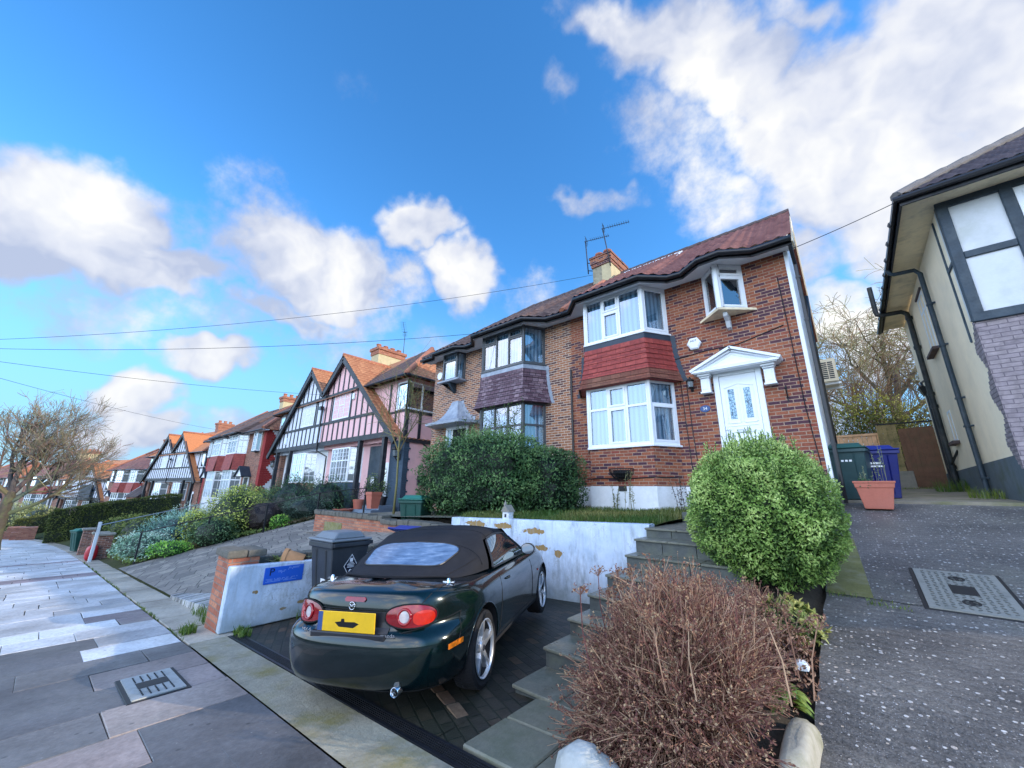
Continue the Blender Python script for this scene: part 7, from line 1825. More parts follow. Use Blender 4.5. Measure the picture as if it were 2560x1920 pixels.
# ------------------------------------------------------------------ dried brown shrub
mb = MB(); C0 = V((-1.07, 2.95, .05))
BR = ((.37, .22, .145), (.26, .145, .10), (.43, .29, .19), (.20, .085, .068), (.15, .06, .055))
def head(p, s):
    for k in range(rng.choice((4, 5, 6, 7))): leaf(mb, p + rand_unit() * s * .6, rand_unit(), rand_unit(), s * U(.6, 1.2), s * .7, rng.choice(((.19, .085, .06), (.27, .15, .095), (.13, .06, .05), (.36, .25, .15))))
for i in range(760):
    a = U(0, 2 * pi); q = sqrt(rng.random())
    if cos(a) * q > .72: continue
    out = V((cos(a) * .66, sin(a) * .72, 0)) * q
    base = C0 + V((cos(a), sin(a), 0)) * U(0, .22) ; top = C0 + out + V((0, 0, lerp(.95, .28, q ** 2.2) * U(.62, 1.12)))
    if a > 3.6 and a < 5.8 and q > .55: top.z -= .12
    pts = [base]
    for k in range(1, 5):
        f = k / 4; pts.append(base.lerp(top, f) + V((0, 0, .16 * sin(pi * f) * q)) + rand_unit() * .03)
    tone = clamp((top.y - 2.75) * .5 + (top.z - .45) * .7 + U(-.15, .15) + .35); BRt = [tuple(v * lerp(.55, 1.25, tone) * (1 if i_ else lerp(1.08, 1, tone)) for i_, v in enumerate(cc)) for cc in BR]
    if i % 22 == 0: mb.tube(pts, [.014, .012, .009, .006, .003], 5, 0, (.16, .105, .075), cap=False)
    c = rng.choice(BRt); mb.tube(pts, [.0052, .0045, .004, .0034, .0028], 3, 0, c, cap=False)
    for k in range(rng.choice((5, 6, 7, 8))):
        f = U(.35, 1); j = min(3, int(f * 4)); p = pts[j].lerp(pts[j + 1], f * 4 - j) if j < 4 else pts[4]
        d = ((pts[min(4, j + 1)] - pts[j]).normalized() + rand_unit() * .75).normalized(); L = U(.09, .22)
        e = p + d * L + V((0, 0, U(-.02, .05))); 
        if e.x > -.40: continue
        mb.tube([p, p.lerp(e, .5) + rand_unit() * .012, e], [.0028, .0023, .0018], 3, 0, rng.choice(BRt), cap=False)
        if rng.random() < .75: head(e, U(.012, .026))
        for z in range(2):
            e2 = e + (d + rand_unit()).normalized() * U(.04, .09); mb.tube([p.lerp(e, .6), e2], [.002, .0014], 3, 0, rng.choice(BR), cap=False)
            if rng.random() < .5: head(e2, U(.010, .02))
for i in range(26):   # a few taller stalks with dried flat flower heads
    a = U(0, 2 * pi); p = C0 + V((cos(a) * U(.1, .75), sin(a) * U(.1, .7), .55)); e = p + V((U(-.1, .1), U(-.1, .1), U(.28, .5)))
    mb.tube([p, p.lerp(e, .5) + rand_unit() * .02, e], [.005, .004, .003], 4, 0, rng.choice(BR))
    for k in range(14): q = e + V((U(-.05, .05), U(-.05, .05), U(-.03, .02))); mb.tube([e - V((0, 0, .05)), q], .0015, 3, 0, BR[1], cap=False); head(q, .016)
tag(mb.build('dried_shrub', MT['twig'], None, uv=False, origin=tuple(C0)), 'wide dried brown twiggy shrub spilling over the white edging in the foreground', 'shrub')
mb = MB()
for i in range(260):
    a = U(0, 2 * pi); q = sqrt(rng.random()); p = V((-1.02 + .40 * q * cos(a), 4.25 + .55 * q * sin(a), .42)); e = p + V((.12 * cos(a) * q, .25 * sin(a) * q, U(.25, .55) * (1 - .5 * q))); 
    mb.tube([p, p.lerp(e, .5) + rand_unit() * .04, e], [.004, .003, .002], 3, 0, rng.choice(BR), cap=False)
    for k in range(5): f = e + rand_unit() * .09; mb.tube([p.lerp(e, .8), f], .0018, 3, 0, rng.choice(BR), cap=False); head(f, .016)
tag(mb.build('dried_shrub', MT['twig'], None, uv=False, origin=(-.95, 4.25, .4)), 'smaller faded hydrangea with dry flower heads between round bush and brown shrub', 'shrub')
def strap_plant(label, c, n, L, W, cols, droop=.6, cat='plant', name='leafy_plant', grp=None):
    mb = MB()
    for i in range(n):
        a = U(0, 2 * pi); el = U(.2, 1.1); d = V((cos(a) * cos(el), sin(a) * cos(el), sin(el))); p = V(c) + V((cos(a), sin(a), 0)) * U(0, .06) + V((0, 0, U(0, L * .5))); l = L * U(.6, 1.1); col = mixcol(cols[0], cols[1], rng.random())
        s = d.cross(V((0, 0, 1))).normalized(); prev = None
        for k in range(6):
            f = k / 5; q = p + d * l * f - V((0, 0, droop * l * f * f)); w = W * sin(pi * (.08 + .9 * f)) * .5; cur = (q - s * w, q + s * w)
            if prev: mb.poly([prev[0], prev[1], cur[1], cur[0]], 0, col)
            prev = cur
    return tag(mb.build(name, MT['leaf'], None, uv=False, origin=tuple(c), smooth=True), label, cat, grp)
strap_plant('drooping yellow green leaved plant hanging between the round bush and the driveway edge', (-.62, 4.55, .60), 70, .24, .045, ((.12, .20, .045), (.34, .38, .10)), .9)
strap_plant('low yellow green leafed plant at the driveway edge behind the pale rock', (-.60, 3.5, .32), 46, .17, .05, ((.10, .20, .04), (.30, .36, .08)), .7)
shrub('low_shrub', 'small yellow green leafy shrub filling the bed under the round bush', 'shrub', (-.66, 4.5, .58), (.22, .42, .17), 1700, .055, ((.03, .045, .015), (.13, .16, .04), (.40, .38, .11)), clump=.3, depth=.5)
shrub('low_shrub', 'reddish brown dry leafed clump in the bed by the driveway edge', 'shrub', (-.64, 3.95, .42), (.20, .45, .22), 1900, .04, ((.06, .03, .025), (.20, .10, .07), (.36, .22, .14)), clump=.35, depth=.6)
# crumpled scrap of litter caught in the bed
mb = MB(); boulder(mb, (0, 0, 0), (.045, .04, .035), 9, sub=2); tag(mb.build('litter', MT['white_pvc'], None, origin=None, uv=False), 'crumpled white litter caught in the bed next to the driveway edge', 'litter').location = (-.50, 3.75, .50)
# ------------------------------------------------------------------ lawn blades, weeds
def blades(mb, x0, x1, y0, y1, n, h0, h1, zf, cols):
    for i in range(n):
        x = U(x0, x1); y = U(y0, y1); z = zf(x, y); h = U(h0, h1) * (.7 + .6 * clamp(.5 + noise.noise((x * 1.2, y * 1.2, 5)))); a = U(0, 2 * pi); d = V((cos(a), sin(a), 0)); s = V((-sin(a), cos(a), 0)) * U(.003, .006)
        p = V((x, y, z - .01)); q = p + V((0, 0, h * .6)) + d * h * .15; e = p + V((0, 0, h * .92)) + d * h * U(.3, .6); c = mixcol(cols[0], cols[1], clamp(.5 + noise.noise((x * .9, y * .9, 0)) + U(-.3, .3)))
        k = len(mb.v); mb.v.extend([tuple(p - s), tuple(p + s), tuple(q + s * .8), tuple(q - s * .8), tuple(e)]); mb.f.extend([(k, k + 1, k + 2, k + 3), (k + 3, k + 2, k + 4)]); mb.m.extend((0, 0)); mb.c.extend((c, c)); mb.usec = True
mb = MB(); blades(mb, -6.7, -2.4, 6.07, 9.3, 15000, .06, .15, lawn_z, ((.055, .12, .02), (.22, .20, .06)))
blades(mb, -6.7, -2.4, 6.04, 6.2, 1500, .06, .13, lawn_z, ((.07, .13, .02), (.24, .21, .07)))
tag(mb.build('grass', MT['leaf'], None, uv=False), kind='stuff')
mb = MB()
for (x, y, n, r_, h) in ((-6.3, 2.02, 90, .12, .16), (-6.52, 2.05, 50, .1, .13), (-6.5, 2.9, 120, .2, .17), (-6.52, 3.3, 60, .2, .12), (-7.15, 1.62, 170, .13, .17), (-7.6, 1.95, 90, .16, .15), (-8.1, 1.97, 80, .2, .13), (.05, 5.5, 60, .16, .08), (-.3, 5.6, 40, .12, .07), (1.9, 11.4, 180, .3, .3), (1.85, 14.3, 200, .35, .35), (1.2, 16.2, 120, .5, .12)):
    zf = (lambda x, y: ramp_z(-7.5, 1.9) + .02) if x < -7.4 else ((lambda x, y: G(x)) if x < -1 else ((lambda x, y: D(y)) if y < 9.9 else (lambda x, y: 1.6 + .05 * (y - 9.94))))
    blades(mb, x - r_, x + r_, y - r_ * .6, y + r_ * .6, n, h * .5, h, zf, ((.07, .15, .02), (.26, .30, .06)))
for k in range(46): x = -U(7, 24); blades(mb, x - .25, x + .25, 1.495, 1.525, 22, .02, .06, lambda x, y: G(x), ((.06, .12, .02), (.2, .24, .06)))
tag(mb.build('weeds', MT['leaf'], None, uv=False), kind='stuff')
def stalk(label, c, h, n, colr):
    mb = MB()
    for i in range(n):
        p = V(c) + V((U(-.12, .12), U(-.08, .08), 0)); e = p + V((U(-.1, .1), U(-.1, .1), h * U(.6, 1))); mb.tube([p, p.lerp(e, .5) + rand_unit() * .02, e], [.006, .005, .003], 4, 0, colr[0])
        for k in range(22): q = p.lerp(e, U(.2, 1)); leaf(mb, q, (rand_unit() + V((0, 0, .4))).normalized(), rand_unit(), U(.03, .06), .025, mixcol(colr[0], colr[1], rng.random()))
    tag(mb.build('tall_weed', MT['leaf'], None, uv=False, origin=tuple(c)), label, 'weed')
stalk('tall pale seeding weed against the white plinth under the planter', (-3.95, 8.7, 1.3), .95, 5, ((.20, .19, .09), (.30, .30, .14)))
stalk('short thin weed left of the tall seeding weed on the lawn', (-4.35, 8.8, 1.28), .6, 4, ((.12, .14, .06), (.22, .24, .10)))
stalk('dark withered stalk at the right end of the lawn by the steps', (-2.62, 8.2, 1.28), .75, 5, ((.06, .045, .035), (.10, .08, .05)))
strap_plant('small yellow green weeds sprouting behind the white wall with the sign', (-6.95, 2.55, .48), 60, .22, .035, ((.10, .16, .03), (.34, .34, .08)), .5)
strap_plant('leafy green weeds next to the tipped clay pot in the narrow planter', (-6.95, 3.15, .48), 50, .2, .035, ((.08, .16, .03), (.26, .32, .07)), .5)
# ornament, pots, trough
t = thing('house_ornament', 'small white cottage shaped ornament standing on the retaining wall', 'ornament', (-5.28, 6.0, 1.135))
m = MB(); m.box(-.085, .085, -.08, .08, 0, .16); m.box(.03, .10, -.095, .0, 0, .10); m.build('walls', MT['white_panel'], t, bevel=.012)
m = MB(); m.prism([(-.105, -.1, .155), (.105, -.1, .155), (0, -.1, .285)], (0, .2, 0)); m.lathe([(.035, .18), (.03, .30), (.002, .37)], 10, Matrix.Translation((-.02, -.06, 0))); m.build('roof', MT['concrete'], t, bevel=.008)
m = MB(); m.box(-.02, .03, -.083, -.079, .05, .11); m.build('window', MT['text_dark'], t)
t = thing('plant_trough', 'terracotta coloured plastic trough with a few sprouting plants at the driveway corner', 'planter', (.24, 9.35, 1.47)); t.scale = (.92, .95, 1.15)
m = MB()
def ring_(w, d, z): return [(-w, -d, z), (w, -d, z), (w, d, z), (-w, d, z)]
secs = [ring_(.19, .13, 0), ring_(.20, .135, .02), ring_(.26, .165, .30), ring_(.275, .175, .305), ring_(.285, .18, .37), ring_(.30, .19, .372), ring_(.30, .19, .40), ring_(.27, .165, .40), ring_(.25, .15, .33)]
for a, b_ in zip(secs, secs[1:]):
    for k in range(4): m.poly([a[k], a[(k + 1) % 4], b_[(k + 1) % 4], b_[k]])
m.poly(secs[0][::-1]); m.build('trough', MT['terracotta'], t, fixn=True, bevel=.012)
m = MB(); m.poly(secs[-1]); m.build('compost', MT['soil'], t)
m = MB()
for i in range(10):
    p = V((U(-.15, .2), U(-.08, .08), .33)); e = p + V((U(-.08, .08), U(-.05, .05), U(.2, .62))); m.tube([p, e], .004, 3, 0, (.16, .17, .1))
    for k in range(12): leaf(m, p.lerp(e, U(.3, 1)), rand_unit(), rand_unit(), .035, .016, mixcol((.10, .15, .07), (.30, .34, .2), rng.random()))
for i in range(120): leaf(m, V((-.12, -.13, .40)) + V((U(-.09, .09), U(-.05, .04), U(-.08, .03))), rand_unit(), rand_unit(), .04, .02, mixcol((.03, .09, .04), (.10, .2, .09), rng.random()))
m.build('plants', MT['leaf'], t, uv=False)
t = thing('clay_pot', 'orange clay pot lying on its side in the planter behind the sign wall', 'pot', (-6.85, 2.72, .60)); t.rotation_euler = (radians(82), 0, radians(-35))
m = MB(); m.lathe([(.075, -.16), (.085, -.15), (.125, .09), (.14, .09), (.145, .15), (.125, .15), (.105, .05), (.07, -.13)], 24, cap=False); m.lathe([(.07, -.13), (.001, -.13)], 24, cap=False); m.build('pot', mat('orange_clay', (.55, .27, .12), .75, .12, 6, .1, 40), t, uv=False, smooth=True, angle=40)
def pot_plant(label, c, r, h, colr, plant=None, sq=False, cat='pot', tall=.6, n=420):
    t = thing('plant_pot', label, cat, c); m = MB(); m.lathe([(r * .72, 0), (r * .98, h * .82), (r * 1.08, h * .83), (r * 1.08, h), (r * .9, h), (r * .86, h * .85)], 4 if sq else 20, Matrix.Rotation(pi / 4, 4, 'Z') if sq else None); m.build('pot', colr, t, uv=False, smooth=not sq, angle=40)
    if plant:
        m = MB(); leaf_mass(m, (0, 0, h + tall * .5), (r * 1.5, r * 1.5, tall * .55), n, .07, *plant, seed=rng.random() * 9, core=False, depth=.7); m.tube([(0, 0, h * .8), (0, 0, h + tall * .5)], .012, 5, 0, (.08, .06, .04)); m.build('foliage', MT['leaf'], t, uv=False)
LG = ((.03, .06, .02), (.10, .17, .04), (.25, .32, .10))
pot_plant('square terracotta pot beside the blue entrance step of the pink house', (-14.3, 8.3, .98), .30, .62, MT['terracotta'], None, True)
pot_plant('low wide terracotta bowl on the path below the pink house bay', (-17.0, 8.5, .62), .42, .26, MT['terracotta'], None)
pot_plant('tall terracotta pot with bare stems behind the low wide bowl', (-16.7, 9.0, .75), .24, .52, MT['terracotta'], ((.05, .04, .03), (.09, .07, .05), (.14, .1, .07)), False, 'pot', .5, 160)
pot_plant('black pot with a bushy yellow green plant left of the white door', (-16.55, 9.5, .95), .24, .42, MT['black_plastic'], LG, False, 'pot', .95, 900)
pot_plant('dark pot with feathery plant right of the white door', (-15.35, 9.35, 1.05), .18, .36, MT['black_plastic'], LG, False, 'pot', .6, 350)
t = thing('entrance_steps', 'pale blue grey steps leading to the white door of the pink house', 'steps', (-16.2, 9.0, .55)); m = MB()
for k in range(3): m.box(-1.0, 1.0, -.6 + k * .35, .9, -.1 if k == 0 else .16 * k, .16 * (k + 1) - .003)
m.build('treads', mat('painted_step', (.16, .21, .27), .6, .15, 4), t, bevel=.01)
m = MB(); m.box(-.45, .45, -.05, .05, 0, .42); tag(m.build('planter_box', MT['timber_black'], None, bevel=.01), 'dark weathered timber planter box fixed low on the pink side wall', 'planter').location = (-14.95, 11.2, 1.9)
bpy.data.objects['planter_box'].rotation_euler = (0, 0, pi / 2)

# ------------------------------------------------------------------ bare trees
def grow(mb, p, d, L, r, depth, P, col=(.13, .11, .085)):
    n = 5 if depth > 1 else 3; pts = [p]; rs = [r]; q = p; dd = d
    for k in range(n):
        dd = (dd + rand_unit() * P['wob'] + V((0, 0, P['up'] if depth > P['droop_at'] else P['droop']))).normalized(); q = q + dd * L / n; pts.append(q); rs.append(max(P['rmin'], r * (1 - .55 * (k + 1) / n)))
    sides = 7 if r > .1 else (5 if r > .035 else 3)
    mb.tube(pts, rs, sides, 0, tuple(c * U(.8, 1.2) for c in col), cap=False)
    if depth <= 0: return
    for k in range(P['kids'][depth]):
        f = U(P['from'], 1) if k else 1; i = min(n - 1, int(f * n)); b = pts[i].lerp(pts[i + 1], f * n - i)
        ax = (pts[i + 1] - pts[i]).normalized(); o = rand_unit(); o = (o - ax * o.dot(ax)).normalized(); a = U(*P['ang'])
        nd = (ax * cos(a) + o * sin(a)).normalized()
        grow(mb, b, nd, L * U(*P['len']), max(P['rmin'], rs[i] * U(.5, .72)), depth - 1, P, col if depth > 2 else P['tip'])
def bare_tree(label, base, trunk_pts, radii, limbs, P, m_):
    t = thing('bare_tree', label, 'tree', base); m = MB(); m.tube([V(q) for q in trunk_pts], radii, 10); 
    m.build('trunk', m_, t, smooth=True, uv=False)
    m = MB()
    for (o, d, L, r, dep) in limbs: grow(m, V(o), V(d).normalized(), L, r, dep, P)
    m.build('crown', MT['twig'], t, uv=False)
PS = dict(wob=.17, up=.085, droop=.03, droop_at=1, rmin=.009, kids=[0, 5, 6, 6, 5], ang=(.30, .80), len=(.52, .76), tip=(.24, .205, .15))
PS['from'] = .28
tx, ty = -40., -1.35 + Cv(-40) * .5
bare_tree('big bare street tree with fine twiggy crown on the pavement at far left', (tx, ty, G(tx)), [(0, 0, -.2), (0, .0, .4), (.0, .0, 1.5), (.02, .03, 2.6), (.03, .05, 3.4)], [.46, .34, .29, .25, .2],
    [((0, 0, 2.0), (.2, 1.0, .45), 2.92, .14, 3), ((0, .05, 3.2), (.1, .55, 1), 2.84, .15, 4), ((0, 0, 3.3), (-.3, -.3, 1), 2.75, .15, 4), ((0, 0, 3.2), (.4, -.7, .8), 2.75, .13, 4), ((0, .05, 3.4), (.15, .1, 1.3), 2.92, .14, 4), ((0, 0, 2.9), (-.1, .95, .75), 2.75, .12, 4), ((0, 0, 2.6), (.35, .8, .7), 2.75, .12, 4)], PS, MT['bark'])
PW_ = dict(wob=.24, up=.04, droop=-.16, droop_at=1, rmin=.011, kids=[0, 5, 5, 5, 4], ang=(.35, 1.0), len=(.5, .8), tip=(.30, .24, .12))
PW_['from'] = .25
bare_tree('bare weeping tree with pale twigs behind the gate between the two houses', (2.2, 27., 2.), [(0, 0, 0), (.05, 0, 1.6), (-.05, .1, 3.2), (.1, .1, 4.6)], [.34, .27, .23, .18],
    [((0, 0, 3.0), (-.9, -.1, .7), 3.2, .13, 4), ((0, .1, 4.2), (-.35, 0, 1), 3.4, .13, 4), ((.1, .1, 4.5), (.6, 0, .9), 3.2, .12, 4), ((.1, .1, 4.5), (.1, .2, 1.1), 3.4, .12, 4), ((0, 0, 3.6), (.9, -.2, .35), 2.6, .11, 4), ((0, 0, 2.6), (-.9, .1, .3), 2.6, .10, 4), ((0, 0, 3.9), (-.7, -.2, .8), 3.0, .11, 4)], PW_, mat('pale_bark', (.20, .16, .085), .9, .4, 5, .6, 30))
P3 = dict(wob=.2, up=.06, droop=.0, droop_at=0, rmin=.008, kids=[0, 5, 5, 5], ang=(.3, .8), len=(.5, .75), tip=(.22, .16, .09)); P3['from'] = .15
def thicket(label, c, n, L, col):
    mb = MB(); P = dict(P3); P['tip'] = col
    for i in range(n): grow(mb, V((U(-.9, .9), U(-.5, .5), 0)), V((U(-.5, .5), U(-.3, .3), 1)).normalized(), L * U(.7, 1.1), .03, 2, P, col)
    o = mb.build('twiggy_thicket', MT['twig'], None, uv=False); o.location = c; tag(o, label, 'thicket')
thicket('tangled bare brown thicket rising behind the new fence panel', (.2, 22, 2.0), 26, 3.4, (.22, .15, .08))
thicket('tangled bare brown thicket behind the brown gate', (2.3, 22.5, 2.0), 26, 3.2, (.17, .12, .07))
shrub('flowering_shrub', 'yellow green leafy shrub glowing behind the fence panel', 'shrub', (.75, 20, 4.2), (1.4, .7, 1.35), 3400, .10, ((.08, .10, .02), (.28, .29, .05), (.52, .48, .10)), clump=.35, core=False, depth=.6)
shrub('flowering_shrub', 'paler yellow shrub behind the wooden gate beside the shed roof', 'shrub', (2.3, 20.5, 4.0), (1.0, .6, 1.2), 1900, .10, ((.10, .09, .03), (.26, .25, .07), (.42, .38, .12)), clump=.35, core=False, depth=.6)
t = thing('garden_shed', 'low brown shed roof just visible above the gate', 'shed', (3.2, 23, 2)); m = MB(); m.box(-1.6, 2, 0, 2.5, 0, 2.3); m.build('walls', MT['wood_old'], t); m = MB(); m.box(-1.8, 2.2, -.2, 2.7, 2.301, 2.45); m.build('roof', MT['tile_brown'], t)
# sapling on the terrace
P4 = dict(wob=.12, up=.06, droop=.02, droop_at=0, rmin=.0045, kids=[0, 4, 6], ang=(.5, 1.0), len=(.45, .7), tip=(.20, .17, .07)); P4['from'] = .2
t = thing('sapling', 'slender bare sapling with mossy yellow stem in front of the pink house', 'tree', (-10.35, 6.7, 1.0)); m = MB(); m.tube([(0, 0, 0), (.02, 0, .9), (-.05, 0, 1.9), (-.06, .02, 2.3)], [.036, .03, .025, .02], 8); m.build('trunk', mat('mossy_stem', (.20, .18, .07), .85, .3, 6, .4, 30), t, smooth=True, uv=False)
m = MB()
for (d, L) in (((-.7, 0, .8), 1.6), ((.55, 0, .9), 1.5), ((-.15, 0, 1), 1.9), ((.2, .1, 1), 1.8), ((-.9, -.1, .5), 1.3), ((.8, .1, .45), 1.2), ((-.4, .2, .9), 1.6)): grow(m, V((-.06, .02, U(1.7, 2.3))), V(d).normalized(), L, .022, 2, P4, (.18, .15, .07))
m.build('crown', MT['twig'], t, uv=False)

# ------------------------------------------------------------------ front gardens further down the hill
def gz_(x, y): return ramp_z(x, y - Cv(x))
def gshrub(name, label, cat, x, y, r, n, size, cols, lift=.0, **k):
    if x > -30: r = tuple(q * f for q, f in zip(r, (1.15, 1.1, 1.3))); n = int(n * 1.25)
    cols = tuple(tuple(min(.85, q * 2.3) for q in cc) for cc in cols)
    return shrub(name, label, cat, (x, y, gz_(x, y) + r[2] * .55 + lift), r, n, size, cols, **k)
DK = ((.006, .018, .010), (.018, .048, .022), (.05, .10, .04)); OL = ((.02, .035, .008), (.07, .09, .02), (.15, .16, .04)); SV = ((.04, .075, .045), (.13, .21, .14), (.32, .42, .30)); YG = ((.03, .05, .01), (.17, .20, .035), (.42, .41, .10)); BG = ((.03, .08, .012), (.10, .23, .03), (.25, .42, .07)); BL = ((.02, .05, .04), (.075, .15, .12), (.20, .30, .24)); BN = ((.05, .035, .02), (.16, .11, .06), (.27, .2, .11))
mb = MB()   # low mixed planting that covers the bank
for i in range(15000):
    y = U(2.2, 8.6); x = U(-31, lerp(-18.9, -16.4, clamp((y - 2) / 5.6)))
    nz = noise.noise((x * .55, y * .55, 3)); z = gz_(x, y) + .05 + max(0, nz) * .5 * rng.random()
    pal = ((.11, .17, .04), (.27, .35, .10)) if noise.noise((x * .4, y * .4, 9)) > -.1 else ((.11, .085, .045), (.22, .19, .09))
    leaf(mb, V((x, y, z)), (rand_unit() + V((0, 0, .6))).normalized(), rand_unit(), U(.08, .15), .05, mixcol(pal[0], pal[1], clamp(.5 + nz + U(-.3, .3))))
tag(mb.build('bank_planting', MT['leaf'], None, uv=False), kind='stuff')
gshrub('ground_cover', 'silvery grey green mat of foliage spilling by the pavement at the railing post', 'plant', -20.6, 2.75, (1.7, .75, .42), 3000, .09, SV, clump=.25, bottom=-.3)
gshrub('ground_cover', 'bright lime green low patch beside the ramp just past the railing post', 'plant', -18.55, 3.2, (.75, .55, .22), 1500, .07, BG, clump=.25, bottom=-.3)
gshrub('juniper', 'spreading blue green juniper with arching sprays in the left garden', 'shrub', -21.6, 3.7, (1.9, .9, .62), 3400, .12, BL, clump=.4, cs=4, asp=.25, bottom=-.4)
gshrub('juniper', 'second feathery juniper higher behind the silvery mat', 'shrub', -23.8, 4.6, (1.6, .9, .7), 2600, .12, SV, clump=.4, cs=4, asp=.22, bottom=-.4)
gshrub('variegated_bush', 'yellow edged rounded bush arching over twigs beside the ramp', 'bush', -19.5, 5.2, (1.35, 1.0, .95), 4200, .085, YG, clump=.22, bottom=-.5)
gshrub('variegated_bush', 'smaller yellow green bush at front left of the big yellow edged one', 'bush', -20.2, 4.1, (.75, .6, .62), 2000, .08, YG, clump=.25, bottom=-.5)
gshrub('low_shrub', 'dark leafed low shrub along the ramp under the yellow edged bush', 'shrub', -18.25, 4.25, (.9, .65, .5), 2400, .07, ((.015, .03, .012), (.045, .085, .035), (.12, .17, .08)), clump=.25, bottom=-.4)
gshrub('low_shrub', 'bare purple brown twiggy mound under the railing', 'shrub', -18.3, 5.9, (.7, .8, .62), 1500, .06, ((.04, .03, .028), (.10, .075, .065), (.18, .13, .11)), clump=.3, asp=.15)
gshrub('low_shrub', 'sandy brown dried plants on the slope above the junipers', 'shrub', -24.2, 6.3, (1.8, .8, .6), 1800, .10, BN, clump=.35, asp=.3)
gshrub('evergreen_bush', 'glossy dark evergreen bush below the crimson bays', 'bush', -27.2, 7.6, (1.6, 1.0, .95), 3200, .11, DK, clump=.2)
gshrub('evergreen_bush', 'mid green soft bush right of the glossy dark evergreen', 'bush', -24.2, 7.6, (1.5, .9, .75), 2600, .10, ((.03, .05, .012), (.085, .12, .03), (.18, .2, .06)), clump=.25)
gshrub('yew', 'dark spreading yew in front of the white bay window', 'shrub', -21.4, 8.0, (1.9, .9, .95), 4200, .12, DK, clump=.32, cs=4, asp=.25)
gshrub('yew', 'dark yew below the pink house bay beside the railing top', 'shrub', -18.4, 8.3, (1.35, .8, .85), 3200, .11, DK, clump=.3, cs=4, asp=.25)
gshrub('ground_cover', 'dull grey green heather bank on the right of the railing', 'plant', -17.75, 7.3, (.9, .9, .45), 2200, .08, ((.02, .035, .025), (.05, .08, .06), (.11, .15, .11)), clump=.25, asp=.25)
gshrub('ground_cover', 'small bright green tuft at foot of the heather bank', 'plant', -17.45, 6.2, (.35, .3, .22), 600, .07, BG, clump=.2)
gshrub('heather', 'white flowering low heather on the far slope behind the post', 'plant', -31.5, 4.6, (2.2, .9, .45), 2200, .10, ((.06, .09, .08), (.30, .36, .38), (.62, .66, .70)), clump=.4, cs=4)
gshrub('heather', 'second drift of white heather higher up the far slope', 'plant', -33.5, 6.4, (2.2, .7, .4), 1600, .10, ((.06, .09, .08), (.26, .32, .34), (.6, .63, .68)), clump=.4, cs=4)
gshrub('low_shrub', 'dull green shrubs around the brick posts near the green bin', 'shrub', -26.8, 3.3, (1.4, .9, .7), 2200, .09, OL, clump=.3)
gshrub('low_shrub', 'grey green shrub between brick posts and the long hedge', 'shrub', -36, 4.0, (2.6, 1.4, .8), 2400, .13, OL, clump=.3)
def hedge_block(label, pts, th, cols, n, size):
    """clipped hedge following a plan line, leaves over all faces"""
    mb = MB(); o = V((pts[0][0], pts[0][1], gz_(*pts[0][:2])))
    for i in range(n):
        f = U(0, len(pts) - 1.001); k = int(f); f -= k; a, b = pts[k], pts[k + 1]; x, y, h = (lerp(a[q], b[q], f) for q in range(3)); e = V((b[0] - a[0], b[1] - a[1], 0)).normalized(); nn = V((-e.y, e.x, 0)); z0 = gz_(x, y)
        s = rng.random(); u = U(-1, 1); zz = U(0, 1)
        if s < .4: off, nr = nn * th, nn
        elif s < .65: off, nr = nn * -th, -nn
        elif s < .92: off, nr = nn * th * u, V((0, 0, 1)); zz = 1
        else: x, y, h = pts[0]; z0 = gz_(x, y); off, nr = nn * th * u, -e
        j = noise.noise((x * 1.1, y * 1.1, zz * 2)) * .10; p = V((x, y, z0 + h * zz)) + off * (1 + j) + nr * (j + U(-.08, .03))
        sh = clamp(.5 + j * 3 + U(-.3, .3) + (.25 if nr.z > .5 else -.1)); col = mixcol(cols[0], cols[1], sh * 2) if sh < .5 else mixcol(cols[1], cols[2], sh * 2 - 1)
        leaf(mb, p, (rand_unit() + nr * .4).normalized(), nr, size * U(.7, 1.2), size * .55, col)
    for a, b in zip(pts, pts[1:]):
        e = V((b[0] - a[0], b[1] - a[1], 0)).normalized(); nn = V((-e.y, e.x, 0)) * th * .9; A = V((a[0], a[1], gz_(a[0], a[1]))); B = V((b[0], b[1], gz_(b[0], b[1])))
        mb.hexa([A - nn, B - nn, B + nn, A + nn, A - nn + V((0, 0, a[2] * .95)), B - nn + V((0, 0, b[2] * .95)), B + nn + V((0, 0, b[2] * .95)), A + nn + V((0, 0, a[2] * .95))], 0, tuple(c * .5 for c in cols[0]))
    tag(mb.build('clipped_hedge', MT['leaf'], None, uv=False, origin=tuple(o)), label, 'hedge')
hedge_block('long neatly clipped olive hedge running up from the far pavement', [(-46, .55, 2.35), (-45.5, 3.5, 2.2), (-44.5, 7.6, 1.9)], .55, ((.03, .05, .01), (.11, .14, .03), (.22, .24, .06)), 11000, .13)
hedge_block('second darker hedge further down the street near the brick planters', [(-62, -1.4, 1.6), (-61, 2.5, 1.5)], .7, OL, 3000, .16)
gshrub('evergreen_bush', 'pale olive bush near distant brick planters under the bare tree', 'bush', -66, -.2, (3., 1.6, 1.6), 2400, .2, ((.03, .04, .012), (.10, .11, .04), (.2, .2, .08)), clump=.25)
gshrub('evergreen_bush', 'rounded grey green shrub at the foot of the farthest houses', 'bush', -77, -1.5, (3.2, 2, 1.7), 2400, .22, ((.03, .04, .02), (.09, .11, .05), (.18, .2, .1)), clump=.25)
